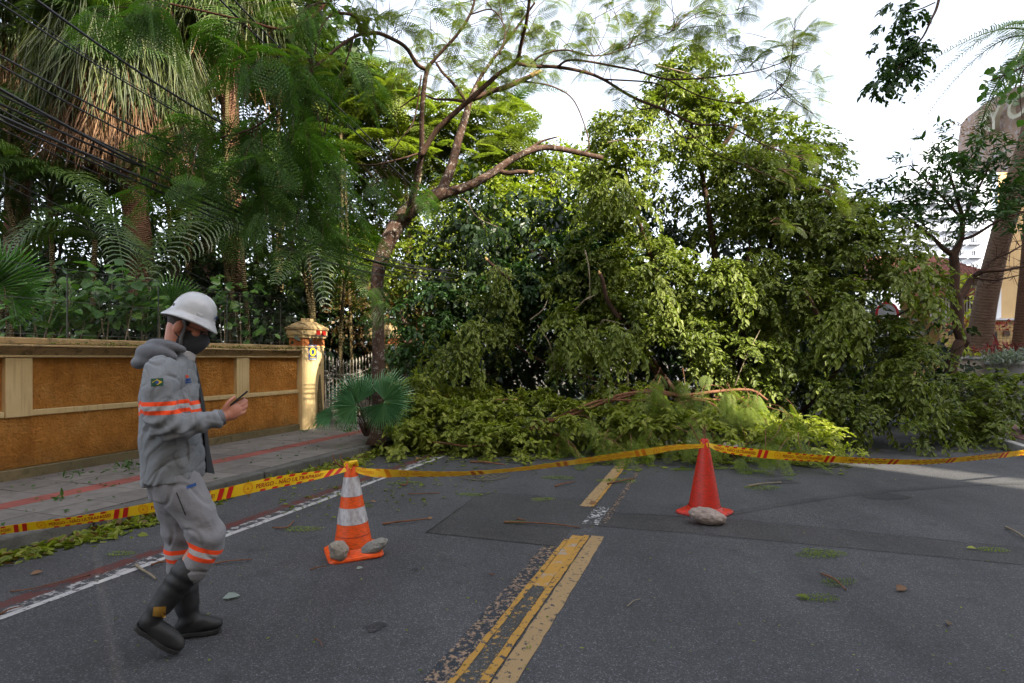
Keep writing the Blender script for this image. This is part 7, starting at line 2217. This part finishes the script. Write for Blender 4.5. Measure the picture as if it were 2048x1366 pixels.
def boot(shaft, foot, name, sole_pts, clampz):
    mb = MB(); chain(mb, shaft, 6, 20)
    ft = zmin0(foot) if clampz else foot
    chain(mb, ft, 6, 18, 1.0)
    me = remesh(mb, .0075, 4, name); V = mverts(me); N = vnormals(me)
    sh0 = np.array(shaft[0][:3]); al = nrm(np.array(shaft[-1][:3]) - sh0); d = (V - sh0) @ al
    setverts(me, V + N * (.0035 * np.sin(120 * d + 2 * np.sin(20 * V[:, 1])) * np.exp(-((d - .05) / .06) ** 2) + .004 * np.sin(75 * d + 14 * V[:, 0]) * np.exp(-((d - .26) / .07) ** 2))[:, None])
    o = pobj(name, me, M['boot'])
    # sole: a flat plate under the foot
    F0, F1 = np.array(ft[0][:3]), np.array(ft[-1][:3]); dn = nrm(F1 - F0); up = np.cross(dn, np.array((0, 1.0, 0))); up = up if up[2] > 0 else -up
    sm = MB(); rows = []
    Lf = np.linalg.norm(F1 - F0)
    for f, wd, lift in ((-.040, .020, .008), (-.032, .034, .002), (.0, .040, 0), (.35, .036, .004), (.65, .041, .002), (.9, .040, .006)) + ((1.12, .030, .012), (1.18, .016, .018)):
        c = F0 + dn * (f if f <= 0 else f * Lf) + up * lift - up * (ft[0][3] - .004)
        rows.append((c, wd))
    vs_ = []
    for c, wd in rows: vs_ += [c + np.array((0, wd, 0)) + up * .010, c - np.array((0, wd, 0)) + up * .010, c - np.array((0, wd, 0)) - up * .012, c + np.array((0, wd, 0)) - up * .012]
    sm.add(vs_, [(4 * i + j, 4 * i + (j + 1) % 4, 4 * i + 4 + (j + 1) % 4, 4 * i + 4 + j) for i in range(len(rows) - 1) for j in range(4)] + [(3, 2, 1, 0), tuple(4 * (len(rows) - 1) + j for j in range(4))])
    sm.build('sole', M['sole'], o, world=False, bevel=.004)
    return o


nb_ = boot([cp(376, 1141, -.11, .075), cp(352, 1172, -.11, .066), cp(322, 1212, -.11, .055), cp(303, 1236, -.11, .048)], [cp(296, 1246, -.11, .041), cp(318, 1262, -.11, .045), cp(338, 1277, -.11, .045), cp(356, 1288, -.11, .036)], 'boot', None, False)
fb_ = boot([cp(364, 1142, .10, .071), cp(370, 1180, .10, .066), cp(376, 1222, .10, .056), cp(376, 1245, .10, .050)], [cp(368, 1258, .10, .043), cp(390, 1256, .10, .047), cp(412, 1258, .10, .042), cp(432, 1260, .10, .034)], 'boot', None, True)
decal('boot_mark', [(307, 1214), (332, 1213), (331, 1236), (305, 1232)], bvh_of(nb_), M['boot_mark'], nb_, .003, 4)

# --- hair at the nape and temples
mb = MB(); vs_ = []; nu, nv = 30, 14
for i in range(nu + 1):
    a = PI * .42 + (PI * 1.16) * i / nu                    # round the back of the head
    for j in range(nv + 1):
        b = -.80 + 1.5 * j / nv
        lo = -.62 + .35 * abs((a - PI) / (PI * .58)) ** 2
        b = max(b, lo)
        vs_.append(HP_(.010 + .1025 * math.cos(a) * math.cos(b), .0795 * math.sin(a) * math.cos(b), .052 + .097 * math.sin(b)))
mb.add(vs_, [(i * (nv + 1) + j, (i + 1) * (nv + 1) + j, (i + 1) * (nv + 1) + j + 1, i * (nv + 1) + j + 1) for i in range(nu) for j in range(nv)])
o = mb.build('hair', M['hair'], person, smooth=True, world=False); sm_ = o.modifiers.new('s', 'SOLIDIFY'); sm_.thickness = .004
# --- mask with ear loops
mb = MB(); vs_ = []; nu = 24
MR = [(.012, .117, .050, .045), (.000, .136, .058, .04), (-.022, .146, .064, .02), (-.050, .138, .067, .01), (-.080, .124, .064, .01), (-.105, .108, .054, .02), (-.122, .088, .040, .03)]
for (z, f, y, c) in MR:
    for i in range(nu + 1):
        a = -PI / 2 + PI * i / nu
        vs_.append(HP_(c + (f - c) * math.cos(a) ** .85 if math.cos(a) > 0 else c, y * math.sin(a) * (1 + .05 * math.cos(a)), z))
mb.add(vs_, [(r * (nu + 1) + i, r * (nu + 1) + i + 1, (r + 1) * (nu + 1) + i + 1, (r + 1) * (nu + 1) + i) for r in range(len(MR) - 1) for i in range(nu)] + [tuple((len(MR) - 1) * (nu + 1) + i for i in range(nu + 1))])
mk_ = mb.build('face_mask', M['mask'], person, smooth=True, world=False); q = mk_.modifiers.new('s', 'SOLIDIFY'); q.thickness = .003; q = mk_.modifiers.new('b', 'SUBSURF'); q.levels = 1; q.render_levels = 1
for s in (-1, 1):
    MB().tube([HP_(.045, s * .062, -.01), HP_(.02, s * .079, .012), HP_(-.005, s * .084, .028), HP_(-.022, s * .083, .010)], .003, 6).build('ear_loop', M['mask'], mk_, world=False)
    MB().tube([HP_(.04, s * .064, -.07), HP_(.012, s * .076, -.045), HP_(-.012, s * .083, -.03), HP_(-.022, s * .083, .0)], .003, 6).build('ear_loop', M['mask'], mk_, world=False)
# --- eyes and glasses
M['eye'] = surf('eye_dark', (.02, .015, .012), (.04, .03, .025), 9, .3, 0)
for s in (-1, 1): 
    mb = MB(); ellip(mb, HP_(.094, s * .031, .020), fh * .010, yh * .013, uh * .006, 12, 8); mb.build('eye', M['eye'], body, smooth=True, world=False)
gl = MB()
for s in (-1, 1):
    pts = [HP_(.122 - .014 * abs(math.cos(a)) * 0, s * .033 + .026 * math.cos(a), .022 + .017 * math.sin(a)) for a in np.linspace(0, 2 * PI, 20)]
    gl.tube(pts, .0018, 5, cap=False)
    gl.tube([HP_(.122, s * .059, .026), HP_(.10, s * .072, .025), HP_(.03, s * .080, .022), HP_(-.01, s * .082, .018)], .0022, 5)
gl.tube([HP_(.122, -.008, .024), HP_(.125, 0, .026), HP_(.122, .008, .024)], .0018, 5)
gl.build('glasses', M['phone'], person, world=False)
# --- helmet
hb0, hf0 = lp(327, 619), lp(438, 660); hc = (hb0 + hf0) / 2; hx = nrm(hf0 - hb0); hz_ = np.cross(hx, np.array((0, 1.0, 0))); hz_ = hz_ if hz_[2] > 0 else -hz_
half = np.linalg.norm(hf0 - hb0) / 2
mb = MB(); n = 64
HPR = [(.985, -.016), (1.0, -.010), (.985, -.006), (.86, .012), (.795, .024), (.768, .034), (.750, .055), (.700, .082), (.605, .106), (.47, .124), (.31, .136), (.15, .1415), (.02, .143)]
vs_ = []
for r, z in HPR:
    for j in range(n):
        a = 2 * PI * j / n; x = r * half * math.cos(a); y = r * .143 * math.sin(a) * (.97 if r > .8 else .92)
        zz = z
        if r < .77:                                        # centre ridge and two side ridges
            zz += .0065 * math.exp(-(y / .016) ** 2) * (1 if x > -half * .6 else .3) + .003 * math.exp(-((abs(y) - .045) / .010) ** 2)
        if r > .8: zz -= .012 * (abs(math.cos(a)) ** 3) * (r - .8) / .2 - .008 * (abs(math.sin(a)) ** 2) * (r - .8) / .2
        vs_.append(hc + hx * (x - .002) + np.array((0, y, 0)) + hz_ * zz)
k = len(HPR)
mb.add(vs_, [(i * n + j, i * n + (j + 1) % n, (i + 1) * n + (j + 1) % n, (i + 1) * n + j) for i in range(k - 1) for j in range(n)] + [tuple((k - 1) * n + j for j in range(n))])
hel = mb.build('hard_hat', M['helmet'], person, smooth=True, world=False)
q = hel.modifiers.new('s', 'SOLIDIFY'); q.thickness = .003; q.offset = -1
HX = lambda x, y, z: hc + hx * x + np.array((0, y, 0)) + hz_ * z
Rm = Matrix((hx, (0, 1, 0), hz_)).transposed()
for (x, y, z, sx_, sy_, sz_) in ((.048, -.113, .040, .032, .010, .016), (.048, .113, .040, .032, .010, .016)):
    mb = MB(); mb.box(HX(x, y, z), (sx_, sy_, sz_), M=Rm); mb.build('accessory_slot', M['helmet'], hel, world=False, bevel=.003)
mb = MB(); mb.box(HX(-.085, -.088, .043), (.006, .008, .016), M=Matrix(Rm) @ Matrix.Rotation(.75, 3, 'Z')); mb.build('rear_slot', M['strap'], hel, world=False)
for z in (.050, .058):
    mb = MB(); mb.box(HX(half * .762, -.012, z), (.004, .036, .004), M=Rm); mb.build('front_mark', M['blue'], hel, world=False)
mb = MB(); rr_ = []
for s in (-1, 1):
    pts = [HX(-.02, s * .098, .0), HP_(.022, s * .083, .010), HP_(.030, s * .077, -.05), HP_(.050, s * .050, -.112), HP_(.062, 0, -.126)]
    S = spline(np.array(pts), 5); w2 = fh * .008
    mb.add(list(S + w2) + list(S - w2), [(i, i + 1, len(S) + i + 1, len(S) + i) for i in range(len(S) - 1)])
st_ = mb.build('chin_strap', M['strap'], hel, world=False, smooth=True); q = st_.modifiers.new('s', 'SOLIDIFY'); q.thickness = .003; q.offset = 0
mb = MB(); mb.tube([HX(-.105, -.05, -.004), HX(-.118, 0, -.018), HX(-.105, .05, -.004)], .012, 8); mb.build('suspension', M['knit'], hel, world=False, smooth=True)

# --- the phone in the hand
ph = MB(); c = HQ(.098, .020, .034)
X = nrm(hf * .98 + hu * .12); Z = nrm(hu - X * hu.dot(X)); Yp = np.cross(Z, X)
ph.box((0, 0, 0), (.140, .068, .009))
po = ph.build('mobile_phone', M['phone'], None, bevel=.004)
loc = PO + PF_ * c[0] + PL_ * c[1] + np.array((0, 0, c[2]))
tw_ = lambda a: PF_ * a[0] + PL_ * a[1] + np.array((0, 0, a[2]))
X, Yp, Z = tw_(X), tw_(Yp), tw_(Z)
po.matrix_basis = Matrix(((X[0], Yp[0], Z[0], loc[0]), (X[1], Yp[1], Z[1], loc[1]), (X[2], Yp[2], Z[2], loc[2]), (0, 0, 0, 1)))
tag(po, 'black mobile phone held in the hand of the walking worker', 'phone')
